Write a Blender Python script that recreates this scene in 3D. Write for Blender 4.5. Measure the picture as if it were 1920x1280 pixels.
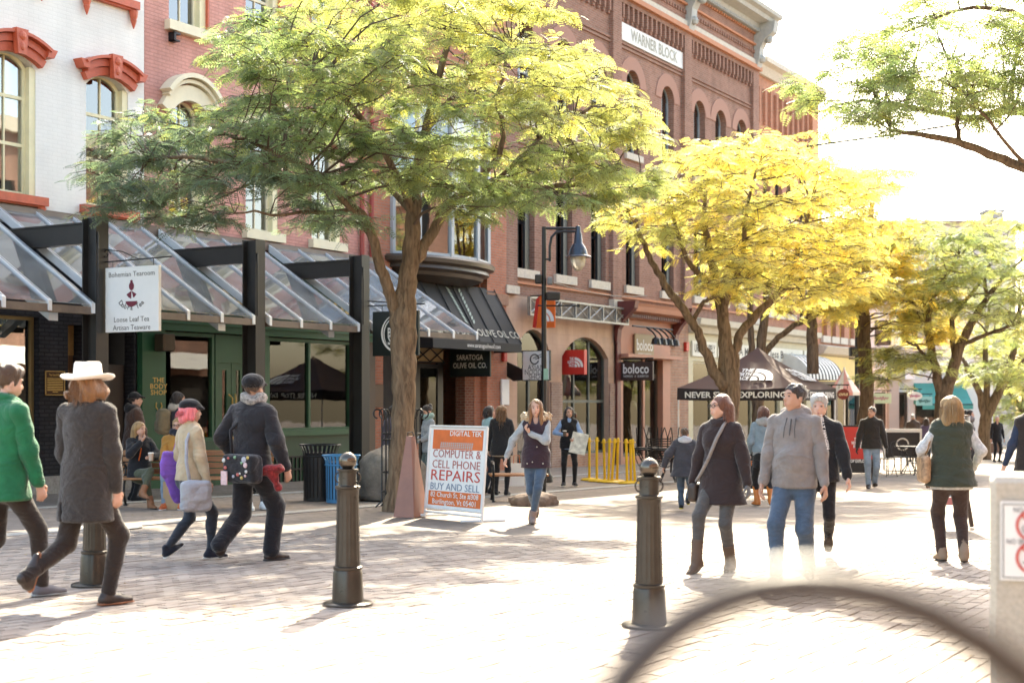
import bpy, bmesh, math, random
import numpy as np
from mathutils import Vector, Matrix

for o in list(bpy.data.objects):
    bpy.data.objects.remove(o, do_unlink=True)
SC = bpy.context.scene
COL = SC.collection
R = math.radians
random.seed(7)

# ---------------------------------------------------------------- camera
CAMZ = 1.375
FPX = 2667.0                      # focal length in photo pixels (50 mm on 36 mm)
HORIZON = 750.0
cam_d = bpy.data.cameras.new('camera')
cam_d.lens = 50.0
cam_d.sensor_width = 36.0
cam_d.shift_y = (HORIZON - 640.0) / 1920.0
cam_d.clip_start = 0.05
cam_d.clip_end = 2000.0
cam_d.dof.use_dof = True
cam_d.dof.focus_distance = 18.0
cam_d.dof.aperture_fstop = 2.2
cam = bpy.data.objects.new('camera', cam_d)
COL.objects.link(cam)
cam.location = (0, 0, CAMZ)
cam.rotation_euler = (R(90), 0, 0)
SC.camera = cam

# ---------------------------------------------------------------- sky, sun, exposure
SUN_AZ, SUN_EL = R(10.0), R(39.0)          # azimuth to the right of +Y
world = bpy.data.worlds.new('World')
SC.world = world
world.use_nodes = True
wn = world.node_tree.nodes
wl = world.node_tree.links
wn.clear()
wo = wn.new('ShaderNodeOutputWorld')
wb = wn.new('ShaderNodeBackground')
ws = wn.new('ShaderNodeTexSky')
ws.sky_type = 'NISHITA'
ws.sun_disc = False
ws.sun_elevation = SUN_EL
ws.sun_rotation = SUN_AZ
ws.air_density = 1.0
ws.dust_density = 3.0
ws.ozone_density = 1.0
wb.inputs['Strength'].default_value = 0.15
wl.new(ws.outputs['Color'], wb.inputs['Color'])
wl.new(wb.outputs['Background'], wo.inputs['Surface'])

sd = bpy.data.lights.new('sun', 'SUN')
sd.energy = 3.4
sd.angle = R(0.55)
sd.color = (1.0, 0.93, 0.82)
sun = bpy.data.objects.new('sun', sd)
COL.objects.link(sun)
sdir = Vector((math.sin(SUN_AZ) * math.cos(SUN_EL), math.cos(SUN_AZ) * math.cos(SUN_EL), math.sin(SUN_EL)))
sun.rotation_euler = (-sdir).to_track_quat('-Z', 'Y').to_euler()
sun.location = sdir * 60

SC.view_settings.view_transform = 'Standard'
SC.view_settings.look = 'None'
SC.view_settings.exposure = 2.5
SC.view_settings.gamma = 1.0
SC.view_settings.use_curve_mapping = False
SC.view_settings.use_white_balance = True
SC.view_settings.white_balance_temperature = 7350
SC.view_settings.white_balance_tint = 6
SC.render.engine = 'CYCLES'
SC.cycles.max_bounces = 8
SC.cycles.transparent_max_bounces = 16
SC.cycles.caustics_reflective = False
SC.cycles.caustics_refractive = False
SC.cycles.sample_clamp_indirect = 6.0
SC.cycles.use_denoising = True

# ---------------------------------------------------------------- measured geometry of the place
GA, GB = -0.0082, -0.01374        # the street falls away gently
def gz(X, Y):
    return GA * X + GB * Y
def G(px, py):                    # ground point seen at photo pixel
    u, v = (px - 960) / FPX, (py - HORIZON) / FPX
    Y = CAMZ / (v + GA * u + GB) if (v + GA * u + GB) > 1e-4 else 400
    return Vector((u * Y, Y, gz(u * Y, Y)))
def AT(px, py, Y):                # point at depth Y
    return Vector(((px - 960) / FPX * Y, Y, CAMZ + (HORIZON - py) / FPX * Y))
TH = math.atan(1590.0 / FPX)      # street direction
ST, CT = math.sin(TH), math.cos(TH)
DV = Vector((ST, CT, 0))          # along the street
NV = Vector((CT, -ST, 0))         # out of the left-hand facades
FD = 20.15                        # camera to facade line
FC = -NV * FD
ROT_ST = math.pi / 2 - TH         # local x along the street, local -y towards the street
ROT_BL = -TH                      # blade signs: local x away from the wall, front faces the camera end
def FP(px, py=HORIZON, p=0.0):    # photo pixel -> (t, z) on the facade plane pushed out by p
    u = (px - 960) / FPX
    s = (FD - p) / (ST - CT * u)
    return s * (u * ST + CT), CAMZ + (HORIZON - py) / FPX * s
def FT(px, p=0.0):
    return FP(px, 0, p)[0]
def FZ(px, py, p=0.0):
    return FP(px, py, p)[1]
def SW(t, p=0.0, z=0.0):          # street frame -> world
    w = FC + DV * t + NV * p
    return Vector((w.x, w.y, z))
def SG(t, p=0.0):
    w = SW(t, p)
    return Vector((w.x, w.y, gz(w.x, w.y)))

# ---------------------------------------------------------------- tags
def tag(o, label=None, cat=None, group=None, kind=None):
    if label: o['label'] = label
    if cat: o['category'] = cat
    if group: o['group'] = group
    if kind: o['kind'] = kind
    return o
OFF = {}
def thing(name, label, cat, loc=(0, 0, 0), rotz=0.0, group=None, off=(0, 0, 0)):
    o = bpy.data.objects.new(name, None)
    o.empty_display_size = 0.2
    COL.objects.link(o)
    o.location = loc
    o.rotation_euler = (0, 0, rotz)
    OFF[o.name] = off
    return tag(o, label, cat, group)
def copy_tree(o, parent=None):
    c = o.copy()
    COL.objects.link(c)
    c.parent = parent
    for ch in o.children:
        copy_tree(ch, c)
    return c

# ---------------------------------------------------------------- mesh builder
class MB:
    def __init__(self):
        self.v, self.f = [], []
    def add(self, vs, fs):
        b = len(self.v)
        self.v.extend([tuple(p) for p in vs])
        self.f.extend([tuple(i + b for i in f) for f in fs])
        return self
    def box(self, x0, x1, y0, y1, z0, z1):
        return self.add([(x0, y0, z0), (x1, y0, z0), (x1, y1, z0), (x0, y1, z0), (x0, y0, z1), (x1, y0, z1), (x1, y1, z1), (x0, y1, z1)],
                        [(0, 3, 2, 1), (4, 5, 6, 7), (0, 1, 5, 4), (1, 2, 6, 5), (2, 3, 7, 6), (3, 0, 4, 7)])
    def bbox(self, x0, x1, y0, y1, z0, z1, b=0.01):      # chamfered box
        bm = bmesh.new()
        bmesh.ops.create_cube(bm, size=1)
        for v in bm.verts:
            v.co = Vector(((x0 + x1) / 2 + v.co.x * (x1 - x0), (y0 + y1) / 2 + v.co.y * (y1 - y0), (z0 + z1) / 2 + v.co.z * (z1 - z0)))
        bmesh.ops.bevel(bm, geom=bm.edges[:], offset=b, segments=1, profile=0.5, affect='EDGES')
        bm.verts.index_update()
        self.add([v.co[:] for v in bm.verts], [[v.index for v in f.verts] for f in bm.faces])
        bm.free()
        return self
    def prism(self, poly, y0, y1):                       # polygon in (x,z), counter-clockwise seen from -y
        n = len(poly)
        vs = [(x, y0, z) for x, z in poly] + [(x, y1, z) for x, z in poly]
        fs = [tuple(range(n)), tuple(range(2 * n - 1, n - 1, -1))]
        for i in range(n):
            j = (i + 1) % n
            fs.append((i, i + n, j + n, j))
        return self.add(vs, fs)
    def extrude_x(self, poly, x0, x1):                   # polygon in (y,z) swept along x
        n = len(poly)
        vs = [(x0, y, z) for y, z in poly] + [(x1, y, z) for y, z in poly]
        fs = [tuple(range(n - 1, -1, -1)), tuple(range(n, 2 * n))]
        for i in range(n):
            j = (i + 1) % n
            fs.append((i, j, j + n, i + n))
        return self.add(vs, fs)
    def tube(self, pts, rad, n=8, cap=True, closed=False):
        pts = [Vector(p) for p in pts]
        if not hasattr(rad, '__len__'): rad = [rad] * len(pts)
        b = len(self.v)
        m = len(pts)
        prev = None
        for i, p in enumerate(pts):
            if closed: t = pts[(i + 1) % m] - pts[i - 1]
            else: t = pts[min(i + 1, m - 1)] - pts[max(i - 1, 0)]
            if t.length < 1e-9: t = Vector((0, 0, 1))
            t.normalize()
            if prev is None:
                a = t.cross(Vector((0, 0, 1)))
                if a.length < 1e-3: a = t.cross(Vector((1, 0, 0)))
            else:
                a = prev - t * prev.dot(t)
                if a.length < 1e-5: a = t.cross(Vector((0.3, 1, 0.2)))
            a.normalize()
            prev = a
            c = t.cross(a)
            for k in range(n):
                an = 2 * math.pi * k / n
                q = p + (a * math.cos(an) + c * math.sin(an)) * rad[i]
                self.v.append(q[:])
        for i in range(m if closed else m - 1):
            i2 = (i + 1) % m
            for k in range(n):
                k2 = (k + 1) % n
                self.f.append((b + i * n + k, b + i * n + k2, b + i2 * n + k2, b + i2 * n + k))
        if cap and not closed:
            self.f.append(tuple(b + k for k in range(n - 1, -1, -1)))
            self.f.append(tuple(b + (m - 1) * n + k for k in range(n)))
        return self
    def lathe(self, prof, c=(0, 0, 0), n=24, flute=None):     # prof: (radius, z)
        b = len(self.v)
        for i, (r, z) in enumerate(prof):
            for k in range(n):
                an = 2 * math.pi * k / n
                rr = r
                if flute and flute[0] <= i <= flute[1]:
                    rr = r * (1 - flute[2] * (k % 2))
                self.v.append((c[0] + rr * math.cos(an), c[1] + rr * math.sin(an), c[2] + z))
        for i in range(len(prof) - 1):
            for k in range(n):
                k2 = (k + 1) % n
                self.f.append((b + i * n + k, b + i * n + k2, b + (i + 1) * n + k2, b + (i + 1) * n + k))
        self.f.append(tuple(b + k for k in range(n - 1, -1, -1)))
        m = len(prof) - 1
        self.f.append(tuple(b + m * n + k for k in range(n)))
        return self
    def quad(self, a, b, c, d):
        return self.add([a, b, c, d], [(0, 1, 2, 3)])
    def ball(self, c, r, n=12, sc=(1, 1, 1)):
        m = n // 2
        prof = [(max(1e-4, math.sin(math.pi * i / m)) , -math.cos(math.pi * i / m)) for i in range(m + 1)]
        b = len(self.v)
        self.lathe([(p[0] * r, p[1] * r) for p in prof], (0, 0, 0), n)
        for i in range(b, len(self.v)):
            v = self.v[i]
            self.v[i] = (c[0] + v[0] * sc[0], c[1] + v[1] * sc[1], c[2] + v[2] * sc[2])
        return self
    def xform(self, M, start=0):
        for i in range(start, len(self.v)):
            self.v[i] = (M @ Vector(self.v[i]))[:]
        return self
    def build(self, name, m, parent=None, smooth=False, off=None):
        if off is None:
            off = (0, 0, 0)
            p = parent
            while p is not None:
                if p.name in OFF:
                    off = OFF[p.name]
                    break
                p = p.parent
        vs = self.v
        if off != (0, 0, 0):
            vs = [(x - off[0], y - off[1], z - off[2]) for x, y, z in vs]
        me = bpy.data.meshes.new(name)
        me.from_pydata(vs, [], self.f)
        if smooth:
            me.shade_smooth()
            if smooth != 'all':
                try: me.set_sharp_from_angle(angle=R(38))
                except Exception: pass
        me.materials.append(m)
        o = bpy.data.objects.new(name, me)
        COL.objects.link(o)
        if parent is not None: o.parent = parent
        return o
def np_mesh(name, V, F, m, parent=None, smooth=True, col=None):
    """V (n,3), F (k,4) quads"""
    me = bpy.data.meshes.new(name)
    V = np.ascontiguousarray(V, dtype=np.float32)
    F = np.ascontiguousarray(F, dtype=np.int32)
    k, c = F.shape
    me.vertices.add(len(V))
    me.vertices.foreach_set('co', V.ravel())
    me.loops.add(k * c)
    me.loops.foreach_set('vertex_index', F.ravel())
    me.polygons.add(k)
    me.polygons.foreach_set('loop_start', np.arange(0, k * c, c, dtype=np.int32))
    me.polygons.foreach_set('use_smooth', np.full(k, bool(smooth)))
    if col is not None:
        at = me.color_attributes.new('leaf', 'FLOAT_COLOR', 'POINT')
        at.data.foreach_set('color', np.ascontiguousarray(col, dtype=np.float32).ravel())
    me.update(calc_edges=True)
    me.validate()
    if m is not None: me.materials.append(m)
    o = bpy.data.objects.new(name, me)
    COL.objects.link(o)
    if parent is not None: o.parent = parent
    return o

# ---------------------------------------------------------------- lettering
def text_mb(s, size, bold=0.0, align='CENTER', sx=1.0, shear=0.0, spacing=1.0):
    cu = bpy.data.curves.new('txt', 'FONT')
    cu.body = s
    cu.size = size
    cu.align_x = align
    cu.align_y = 'CENTER'
    cu.offset = bold * size
    cu.shear = shear
    cu.space_character = spacing
    cu.resolution_u = 2
    ob = bpy.data.objects.new('txt', cu)
    COL.objects.link(ob)
    dg = bpy.context.evaluated_depsgraph_get()
    me = bpy.data.meshes.new_from_object(ob.evaluated_get(dg))
    vs = [(v.co.x * sx, v.co.y) for v in me.vertices]
    fs = [tuple(p.vertices) for p in me.polygons]
    bpy.data.objects.remove(ob, do_unlink=True)
    bpy.data.meshes.remove(me)
    bpy.data.curves.remove(cu)
    return vs, fs
def lettering(parent, s, size, x, y, z, m, bold=0.0, align='CENTER', sx=1.0, fit=None, shear=0.0, name='lettering', spacing=1.0):
    """flat letters in the local xz plane of the parent, facing -y"""
    vs, fs = text_mb(s, size, bold, align, sx, shear, spacing)
    if fit and vs:
        w = max(p[0] for p in vs) - min(p[0] for p in vs)
        k = fit / w
        c = (max(p[0] for p in vs) + min(p[0] for p in vs)) / 2
        vs = [((p[0] - c) * k, p[1]) for p in vs]
    mb = MB().add([(x + a, y, z + b) for a, b in vs], fs)
    return mb.build(name, m, parent)

# ---------------------------------------------------------------- materials
MC = {}
def nod(nt, kind, **kw):
    n = nt.nodes.new(kind)
    for k, v in kw.items(): setattr(n, k, v)
    return n
def mat(name, col, rough=0.6, metal=0.0, var=0.12, scale=3.0, bump=0.0, bscale=60.0, spec=0.5, stretch=(1, 1, 1), coat=0.0, sheen=0.0):
    if name in MC: return MC[name]
    m = bpy.data.materials.new(name)
    m.use_nodes = True
    nt = m.node_tree
    L = nt.links
    b = nt.nodes['Principled BSDF']
    b.inputs['Roughness'].default_value = rough
    b.inputs['Metallic'].default_value = metal
    b.inputs['Specular IOR Level'].default_value = spec
    b.inputs['Coat Weight'].default_value = coat
    b.inputs['Sheen Weight'].default_value = sheen
    tc = nod(nt, 'ShaderNodeTexCoord')
    mp = nod(nt, 'ShaderNodeMapping')
    mp.inputs['Scale'].default_value = stretch
    L.new(tc.outputs['Object'], mp.inputs['Vector'])
    if var > 0:
        n1 = nod(nt, 'ShaderNodeTexNoise')
        n1.inputs['Scale'].default_value = scale
        n1.inputs['Detail'].default_value = 5
        n1.inputs['Roughness'].default_value = 0.65
        L.new(mp.outputs['Vector'], n1.inputs['Vector'])
        rp = nod(nt, 'ShaderNodeMapRange')
        rp.inputs['From Min'].default_value = 0.3
        rp.inputs['From Max'].default_value = 0.7
        L.new(n1.outputs['Fac'], rp.inputs['Value'])
        mx = nod(nt, 'ShaderNodeMix', data_type='RGBA')
        mx.inputs['A'].default_value = [min(1, c * (1 - var)) for c in col[:3]] + [1]
        mx.inputs['B'].default_value = [min(1, c * (1 + var)) for c in col[:3]] + [1]
        L.new(rp.outputs['Result'], mx.inputs['Factor'])
        L.new(mx.outputs['Result'], b.inputs['Base Color'])
        r2 = nod(nt, 'ShaderNodeMapRange')
        r2.inputs['To Min'].default_value = max(0.02, rough - 0.1)
        r2.inputs['To Max'].default_value = min(1, rough + 0.1)
        L.new(n1.outputs['Fac'], r2.inputs['Value'])
        L.new(r2.outputs['Result'], b.inputs['Roughness'])
    else:
        b.inputs['Base Color'].default_value = list(col[:3]) + [1]
    if bump > 0:
        n2 = nod(nt, 'ShaderNodeTexNoise')
        n2.inputs['Scale'].default_value = bscale
        n2.inputs['Detail'].default_value = 3
        L.new(mp.outputs['Vector'], n2.inputs['Vector'])
        bp = nod(nt, 'ShaderNodeBump')
        bp.inputs['Strength'].default_value = bump
        bp.inputs['Distance'].default_value = 0.02
        L.new(n2.outputs['Fac'], bp.inputs['Height'])
        L.new(bp.outputs['Normal'], b.inputs['Normal'])
    MC[name] = m
    return m
def brick_mat(name, c1, c2, mortar, bw=0.215, bh=0.072, ms=0.012, bump=0.5, stain=0.2, painted=False, frame=None):
    m = bpy.data.materials.new(name)
    m.use_nodes = True
    nt = m.node_tree
    L = nt.links
    b = nt.nodes['Principled BSDF']
    b.inputs['Roughness'].default_value = 0.85
    b.inputs['Specular IOR Level'].default_value = 0.25
    tc = nod(nt, 'ShaderNodeTexCoord')
    sp = nod(nt, 'ShaderNodeSeparateXYZ')
    L.new(tc.outputs['Object'], sp.inputs['Vector'])
    cb = nod(nt, 'ShaderNodeCombineXYZ')
    if frame == 'ground':         # rotate world axes on to the street axes
        mp = nod(nt, 'ShaderNodeMapping')
        mp.inputs['Rotation'].default_value = (0, 0, -ROT_ST)
        L.new(tc.outputs['Object'], mp.inputs['Vector'])
        vec = mp.outputs['Vector']
    else:
        ad = nod(nt, 'ShaderNodeMath', operation='ADD')
        L.new(sp.outputs['X'], ad.inputs[0])
        L.new(sp.outputs['Y'], ad.inputs[1])
        L.new(ad.outputs[0], cb.inputs['X'])
        L.new(sp.outputs['Z'], cb.inputs['Y'])
        vec = cb.outputs['Vector']
    nz = nod(nt, 'ShaderNodeTexNoise')
    nz.inputs['Scale'].default_value = 14.0
    L.new(vec, nz.inputs['Vector'])
    vm = nod(nt, 'ShaderNodeVectorMath', operation='MULTIPLY_ADD')
    vm.inputs[1].default_value = (0.012, 0.012, 0)
    L.new(nz.outputs['Color'], vm.inputs[0])
    L.new(vec, vm.inputs[2])
    br = nod(nt, 'ShaderNodeTexBrick')
    br.inputs['Scale'].default_value = 1.0
    br.inputs['Brick Width'].default_value = bw
    br.inputs['Row Height'].default_value = bh
    br.inputs['Mortar Size'].default_value = ms
    br.inputs['Mortar Smooth'].default_value = 0.3
    br.inputs['Bias'].default_value = 0.0
    br.inputs['Color1'].default_value = list(c1) + [1]
    br.inputs['Color2'].default_value = list(c2) + [1]
    br.inputs['Mortar'].default_value = list(mortar) + [1]
    L.new(vm.outputs[0], br.inputs['Vector'])
    n1 = nod(nt, 'ShaderNodeTexNoise')
    n1.inputs['Scale'].default_value = 0.9
    n1.inputs['Detail'].default_value = 8
    n1.inputs['Roughness'].default_value = 0.7
    L.new(tc.outputs['Object'], n1.inputs['Vector'])
    mr = nod(nt, 'ShaderNodeMapRange')
    mr.inputs['From Min'].default_value = 0.3
    mr.inputs['From Max'].default_value = 0.7
    mr.inputs['To Min'].default_value = 1 - stain
    mr.inputs['To Max'].default_value = 1 + stain
    L.new(n1.outputs['Fac'], mr.inputs['Value'])
    ml = nod(nt, 'ShaderNodeMix', data_type='RGBA', blend_type='MULTIPLY')
    ml.inputs['Factor'].default_value = 1.0
    L.new(br.outputs['Color'], ml.inputs['A'])
    L.new(mr.outputs['Result'], ml.inputs['B'])
    mpz = nod(nt, 'ShaderNodeMapping')
    mpz.inputs['Scale'].default_value = (2.6, 2.6, 0.22)
    L.new(tc.outputs['Object'], mpz.inputs['Vector'])
    ns = nod(nt, 'ShaderNodeTexNoise')
    ns.inputs['Scale'].default_value = 1.0
    ns.inputs['Detail'].default_value = 6
    L.new(mpz.outputs['Vector'], ns.inputs['Vector'])
    ms_ = nod(nt, 'ShaderNodeMapRange')
    ms_.inputs['From Min'].default_value = 0.35
    ms_.inputs['From Max'].default_value = 0.65
    ms_.inputs['To Min'].default_value = 1 - stain * .7
    ms_.inputs['To Max'].default_value = 1 + stain * .35
    L.new(ns.outputs['Fac'], ms_.inputs['Value'])
    m3 = nod(nt, 'ShaderNodeMix', data_type='RGBA', blend_type='MULTIPLY')
    m3.inputs['Factor'].default_value = 1.0
    L.new(ml.outputs['Result'], m3.inputs['A'])
    L.new(ms_.outputs['Result'], m3.inputs['B'])
    L.new(m3.outputs['Result'], b.inputs['Base Color'])
    bp = nod(nt, 'ShaderNodeBump')
    bp.inputs['Strength'].default_value = bump
    bp.inputs['Distance'].default_value = 0.01
    inv = nod(nt, 'ShaderNodeMath', operation='MULTIPLY_ADD')
    inv.inputs[1].default_value = -1.0
    L.new(br.outputs['Fac'], inv.inputs[0])
    n3 = nod(nt, 'ShaderNodeTexNoise')
    n3.inputs['Scale'].default_value = 45
    L.new(vec, n3.inputs['Vector'])
    L.new(n3.outputs['Fac'], inv.inputs[2])
    L.new(inv.outputs[0], bp.inputs['Height'])
    L.new(bp.outputs['Normal'], b.inputs['Normal'])
    MC[name] = m
    return m
def glass_mat(name, tint=(0.9, 0.95, 0.93), refl=0.12, dust=0.0, rough=0.01, dustcol=(0.8, 0.8, 0.78)):
    m = bpy.data.materials.new(name)
    m.use_nodes = True
    nt = m.node_tree
    L = nt.links
    nt.nodes.clear()
    out = nod(nt, 'ShaderNodeOutputMaterial')
    tr = nod(nt, 'ShaderNodeBsdfTransparent')
    tr.inputs['Color'].default_value = list(tint) + [1]
    gl = nod(nt, 'ShaderNodeBsdfGlossy')
    gl.inputs['Roughness'].default_value = rough
    lw = nod(nt, 'ShaderNodeFresnel')
    lw.inputs['IOR'].default_value = 1.5
    ad = nod(nt, 'ShaderNodeMath', operation='ADD')
    ad.inputs[1].default_value = refl
    ad.use_clamp = True
    L.new(lw.outputs[0], ad.inputs[0])
    n = nod(nt, 'ShaderNodeTexNoise')
    n.inputs['Scale'].default_value = 1.3
    tc = nod(nt, 'ShaderNodeTexCoord')
    L.new(tc.outputs['Object'], n.inputs['Vector'])
    bp = nod(nt, 'ShaderNodeBump')
    bp.inputs['Strength'].default_value = 0.025
    bp.inputs['Distance'].default_value = 0.05
    L.new(n.outputs['Fac'], bp.inputs['Height'])
    L.new(bp.outputs['Normal'], gl.inputs['Normal'])
    mx = nod(nt, 'ShaderNodeMixShader')
    L.new(ad.outputs[0], mx.inputs['Fac'])
    L.new(tr.outputs[0], mx.inputs[1])
    L.new(gl.outputs[0], mx.inputs[2])
    last = mx
    if dust > 0:
        df = nod(nt, 'ShaderNodeBsdfDiffuse')
        df.inputs['Color'].default_value = list(dustcol) + [1]
        tl = nod(nt, 'ShaderNodeBsdfTranslucent')
        tl.inputs['Color'].default_value = list(dustcol) + [1]
        md = nod(nt, 'ShaderNodeMixShader')
        md.inputs['Fac'].default_value = 0.5
        L.new(df.outputs[0], md.inputs[1])
        L.new(tl.outputs[0], md.inputs[2])
        n2 = nod(nt, 'ShaderNodeTexNoise')
        n2.inputs['Scale'].default_value = 2.5
        n2.inputs['Detail'].default_value = 6
        L.new(tc.outputs['Object'], n2.inputs['Vector'])
        mr = nod(nt, 'ShaderNodeMapRange')
        mr.inputs['From Min'].default_value = 0.3
        mr.inputs['From Max'].default_value = 0.75
        mr.inputs['To Min'].default_value = dust * 0.5
        mr.inputs['To Max'].default_value = dust * 1.6
        L.new(n2.outputs['Fac'], mr.inputs['Value'])
        m2 = nod(nt, 'ShaderNodeMixShader')
        L.new(mr.outputs['Result'], m2.inputs['Fac'])
        L.new(mx.outputs[0], m2.inputs[1])
        L.new(md.outputs[0], m2.inputs[2])
        last = m2
    L.new(last.outputs[0], out.inputs['Surface'])
    MC[name] = m
    return m
def leaf_mat(name):
    m = bpy.data.materials.new(name)
    m.use_nodes = True
    nt = m.node_tree
    L = nt.links
    nt.nodes.clear()
    out = nod(nt, 'ShaderNodeOutputMaterial')
    at = nod(nt, 'ShaderNodeAttribute', attribute_name='leaf')
    df = nod(nt, 'ShaderNodeBsdfDiffuse')
    tl = nod(nt, 'ShaderNodeBsdfTranslucent')
    gl = nod(nt, 'ShaderNodeBsdfGlossy')
    gl.inputs['Roughness'].default_value = 0.45
    gl.inputs['Color'].default_value = (0.9, 0.95, 1, 1)
    L.new(at.outputs['Color'], df.inputs['Color'])
    sc = nod(nt, 'ShaderNodeMix', data_type='RGBA', blend_type='MULTIPLY')
    sc.inputs['Factor'].default_value = 1
    sc.inputs['B'].default_value = (1.75, 1.72, 1.25, 1)
    L.new(at.outputs['Color'], sc.inputs['A'])
    L.new(sc.outputs['Result'], tl.inputs['Color'])
    mx = nod(nt, 'ShaderNodeMixShader')
    mx.inputs['Fac'].default_value = 0.68
    L.new(df.outputs[0], mx.inputs[1])
    L.new(tl.outputs[0], mx.inputs[2])
    m2 = nod(nt, 'ShaderNodeMixShader')
    m2.inputs['Fac'].default_value = 0.05
    L.new(mx.outputs[0], m2.inputs[1])
    L.new(gl.outputs[0], m2.inputs[2])
    L.new(m2.outputs[0], out.inputs['Surface'])
    MC[name] = m
    return m

M_BLACK = mat('black_paint', (0.012, 0.012, 0.013), 0.35, var=0.3, bump=0.05)
M_WHITE = mat('white_paint', (0.78, 0.77, 0.74), 0.5, var=0.05)
M_GLASS = glass_mat('window_glass', refl=0.24)
M_SHOPGLASS = glass_mat('shop_glass', (0.88, 0.92, 0.89), 0.05)
M_CANOPY = glass_mat('canopy_glass', (0.97, 0.98, 0.98), 0.16, dust=0.13, rough=0.03, dustcol=(0.95, 0.94, 0.90))
# ================================================================ ground
BR_GROUND = brick_mat('paver_brick_far', (0.25, 0.205, 0.172), (0.285, 0.238, 0.202), (0.17, 0.143, 0.12), 0.206, 0.106, 0.006, 0.35, 0.18, frame='ground')
def paver_material():
    m = bpy.data.materials.new('paver_brick')
    m.use_nodes = True
    nt = m.node_tree
    L = nt.links
    b = nt.nodes['Principled BSDF']
    b.inputs['Roughness'].default_value = 0.8
    gi = nod(nt, 'ShaderNodeNewGeometry')
    cr = nod(nt, 'ShaderNodeValToRGB')
    e = cr.color_ramp.elements
    e[0].color = (0.20, 0.158, 0.132, 1)
    e[1].color = (0.315, 0.268, 0.228, 1)
    e2 = cr.color_ramp.elements.new(0.5)
    e2.color = (0.265, 0.218, 0.184, 1)
    oi = nod(nt, 'ShaderNodeObjectInfo')
    ad = nod(nt, 'ShaderNodeMath', operation='ADD')
    L.new(gi.outputs['Random Per Island'], ad.inputs[0])
    L.new(oi.outputs['Random'], ad.inputs[1])
    fr = nod(nt, 'ShaderNodeMath', operation='FRACT')
    L.new(ad.outputs[0], fr.inputs[0])
    L.new(fr.outputs[0], cr.inputs['Fac'])
    n = nod(nt, 'ShaderNodeTexNoise')
    n.inputs['Scale'].default_value = 1.1
    n.inputs['Detail'].default_value = 8
    n.inputs['Roughness'].default_value = 0.7
    L.new(gi.outputs['Position'], n.inputs['Vector'])
    mr = nod(nt, 'ShaderNodeMapRange')
    mr.inputs['From Min'].default_value = 0.3
    mr.inputs['From Max'].default_value = 0.7
    mr.inputs['To Min'].default_value = 0.78
    mr.inputs['To Max'].default_value = 1.2
    L.new(n.outputs['Fac'], mr.inputs['Value'])
    ml = nod(nt, 'ShaderNodeMix', data_type='RGBA', blend_type='MULTIPLY')
    ml.inputs['Factor'].default_value = 1
    L.new(cr.outputs['Color'], ml.inputs['A'])
    L.new(mr.outputs['Result'], ml.inputs['B'])
    L.new(ml.outputs['Result'], b.inputs['Base Color'])
    n2 = nod(nt, 'ShaderNodeTexNoise')
    n2.inputs['Scale'].default_value = 90
    L.new(gi.outputs['Position'], n2.inputs['Vector'])
    bp = nod(nt, 'ShaderNodeBump')
    bp.inputs['Strength'].default_value = 0.25
    bp.inputs['Distance'].default_value = 0.01
    L.new(n2.outputs['Fac'], bp.inputs['Height'])
    L.new(bp.outputs['Normal'], b.inputs['Normal'])
    return m
M_PAVER = paver_material()
def ground_patch(x0, x1, y0, y1, dz):
    return [(x, y, gz(x, y) + dz) for x, y in ((x0, y0), (x1, y0), (x1, y1), (x0, y1))]
street = MB().add(ground_patch(-400, 400, -150, 700, -0.011), [(0, 1, 2, 3)]).build('brick_pavement', BR_GROUND)
tag(street, kind='structure')
# brick pavers laid in running bond along the street, each a real block as far as they can be told apart
def pave():
    rng = random.Random(3)
    cells = []
    bw, bh = 0.206, 0.106
    for j in range(-170, 60):
        n = j * bh
        for i in range(10, 160):
            t = i * bw + (j % 2) * bw / 2
            w = DV * t + NV * n
            if not (6.6 < w.y < 17.0): continue
            if abs(w.x) > 0.375 * w.y + 0.3: continue
            cells.append((w.y, w.x, t, n))
    cells.sort()
    base = [(-1, -1, -1), (1, -1, -1), (1, 1, -1), (-1, 1, -1), (-.985, -.975, 1), (.985, -.975, 1), (.985, .975, 1), (-.985, .975, 1)]
    faces = [(4, 5, 6, 7), (0, 1, 5, 4), (1, 2, 6, 5), (2, 3, 7, 6), (3, 0, 4, 7)]
    hx, hy, hz = 0.1004, 0.0499, 0.02
    proto = bpy.data.meshes.new('brick')
    proto.from_pydata([(a * hx, b * hy, (c - 1) * hz) for a, b, c in base], [], faces)
    proto.materials.append(M_PAVER)
    tilt = Matrix(((1, 0, 0), (0, 1, 0), (GA, GB, 1)))
    rot = Matrix.Rotation(ROT_ST, 3, 'Z')
    V, F = [], []
    count = 0
    for k, (wy, wx, t, n) in enumerate(cells):
        z = gz(wx, wy) + rng.uniform(-0.0028, 0.0028)
        rx, ry, rz = rng.gauss(0, 0.010), rng.gauss(0, 0.006), rng.gauss(0, 0.008)
        M = Matrix.Rotation(rz, 3, 'Z') @ Matrix.Rotation(ry, 3, 'Y') @ Matrix.Rotation(rx, 3, 'X')
        inside = abs(wx) < 0.355 * wy and wy > 7.05
        if inside and count < 300:
            o = bpy.data.objects.new('brick', proto)
            COL.objects.link(o)
            o.parent = street
            o.matrix_local = Matrix.Translation((wx, wy, z)) @ (tilt @ rot @ M).to_4x4()
            count += 1
            continue
        Mx = rot @ M
        b = len(V)
        for a, bb, c in base:
            q = Mx @ Vector((a * hx, bb * hy, (c - 1) * hz))
            V.append((wx + q.x, wy + q.y, z + q.z + GA * q.x + GB * q.y))
        F.extend([tuple(i + b for i in f) for f in faces])
    o = np_mesh('bricks', np.array(V), np.array(F), M_PAVER, street, smooth=False)
    tag(o, kind='stuff')
pave()
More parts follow.
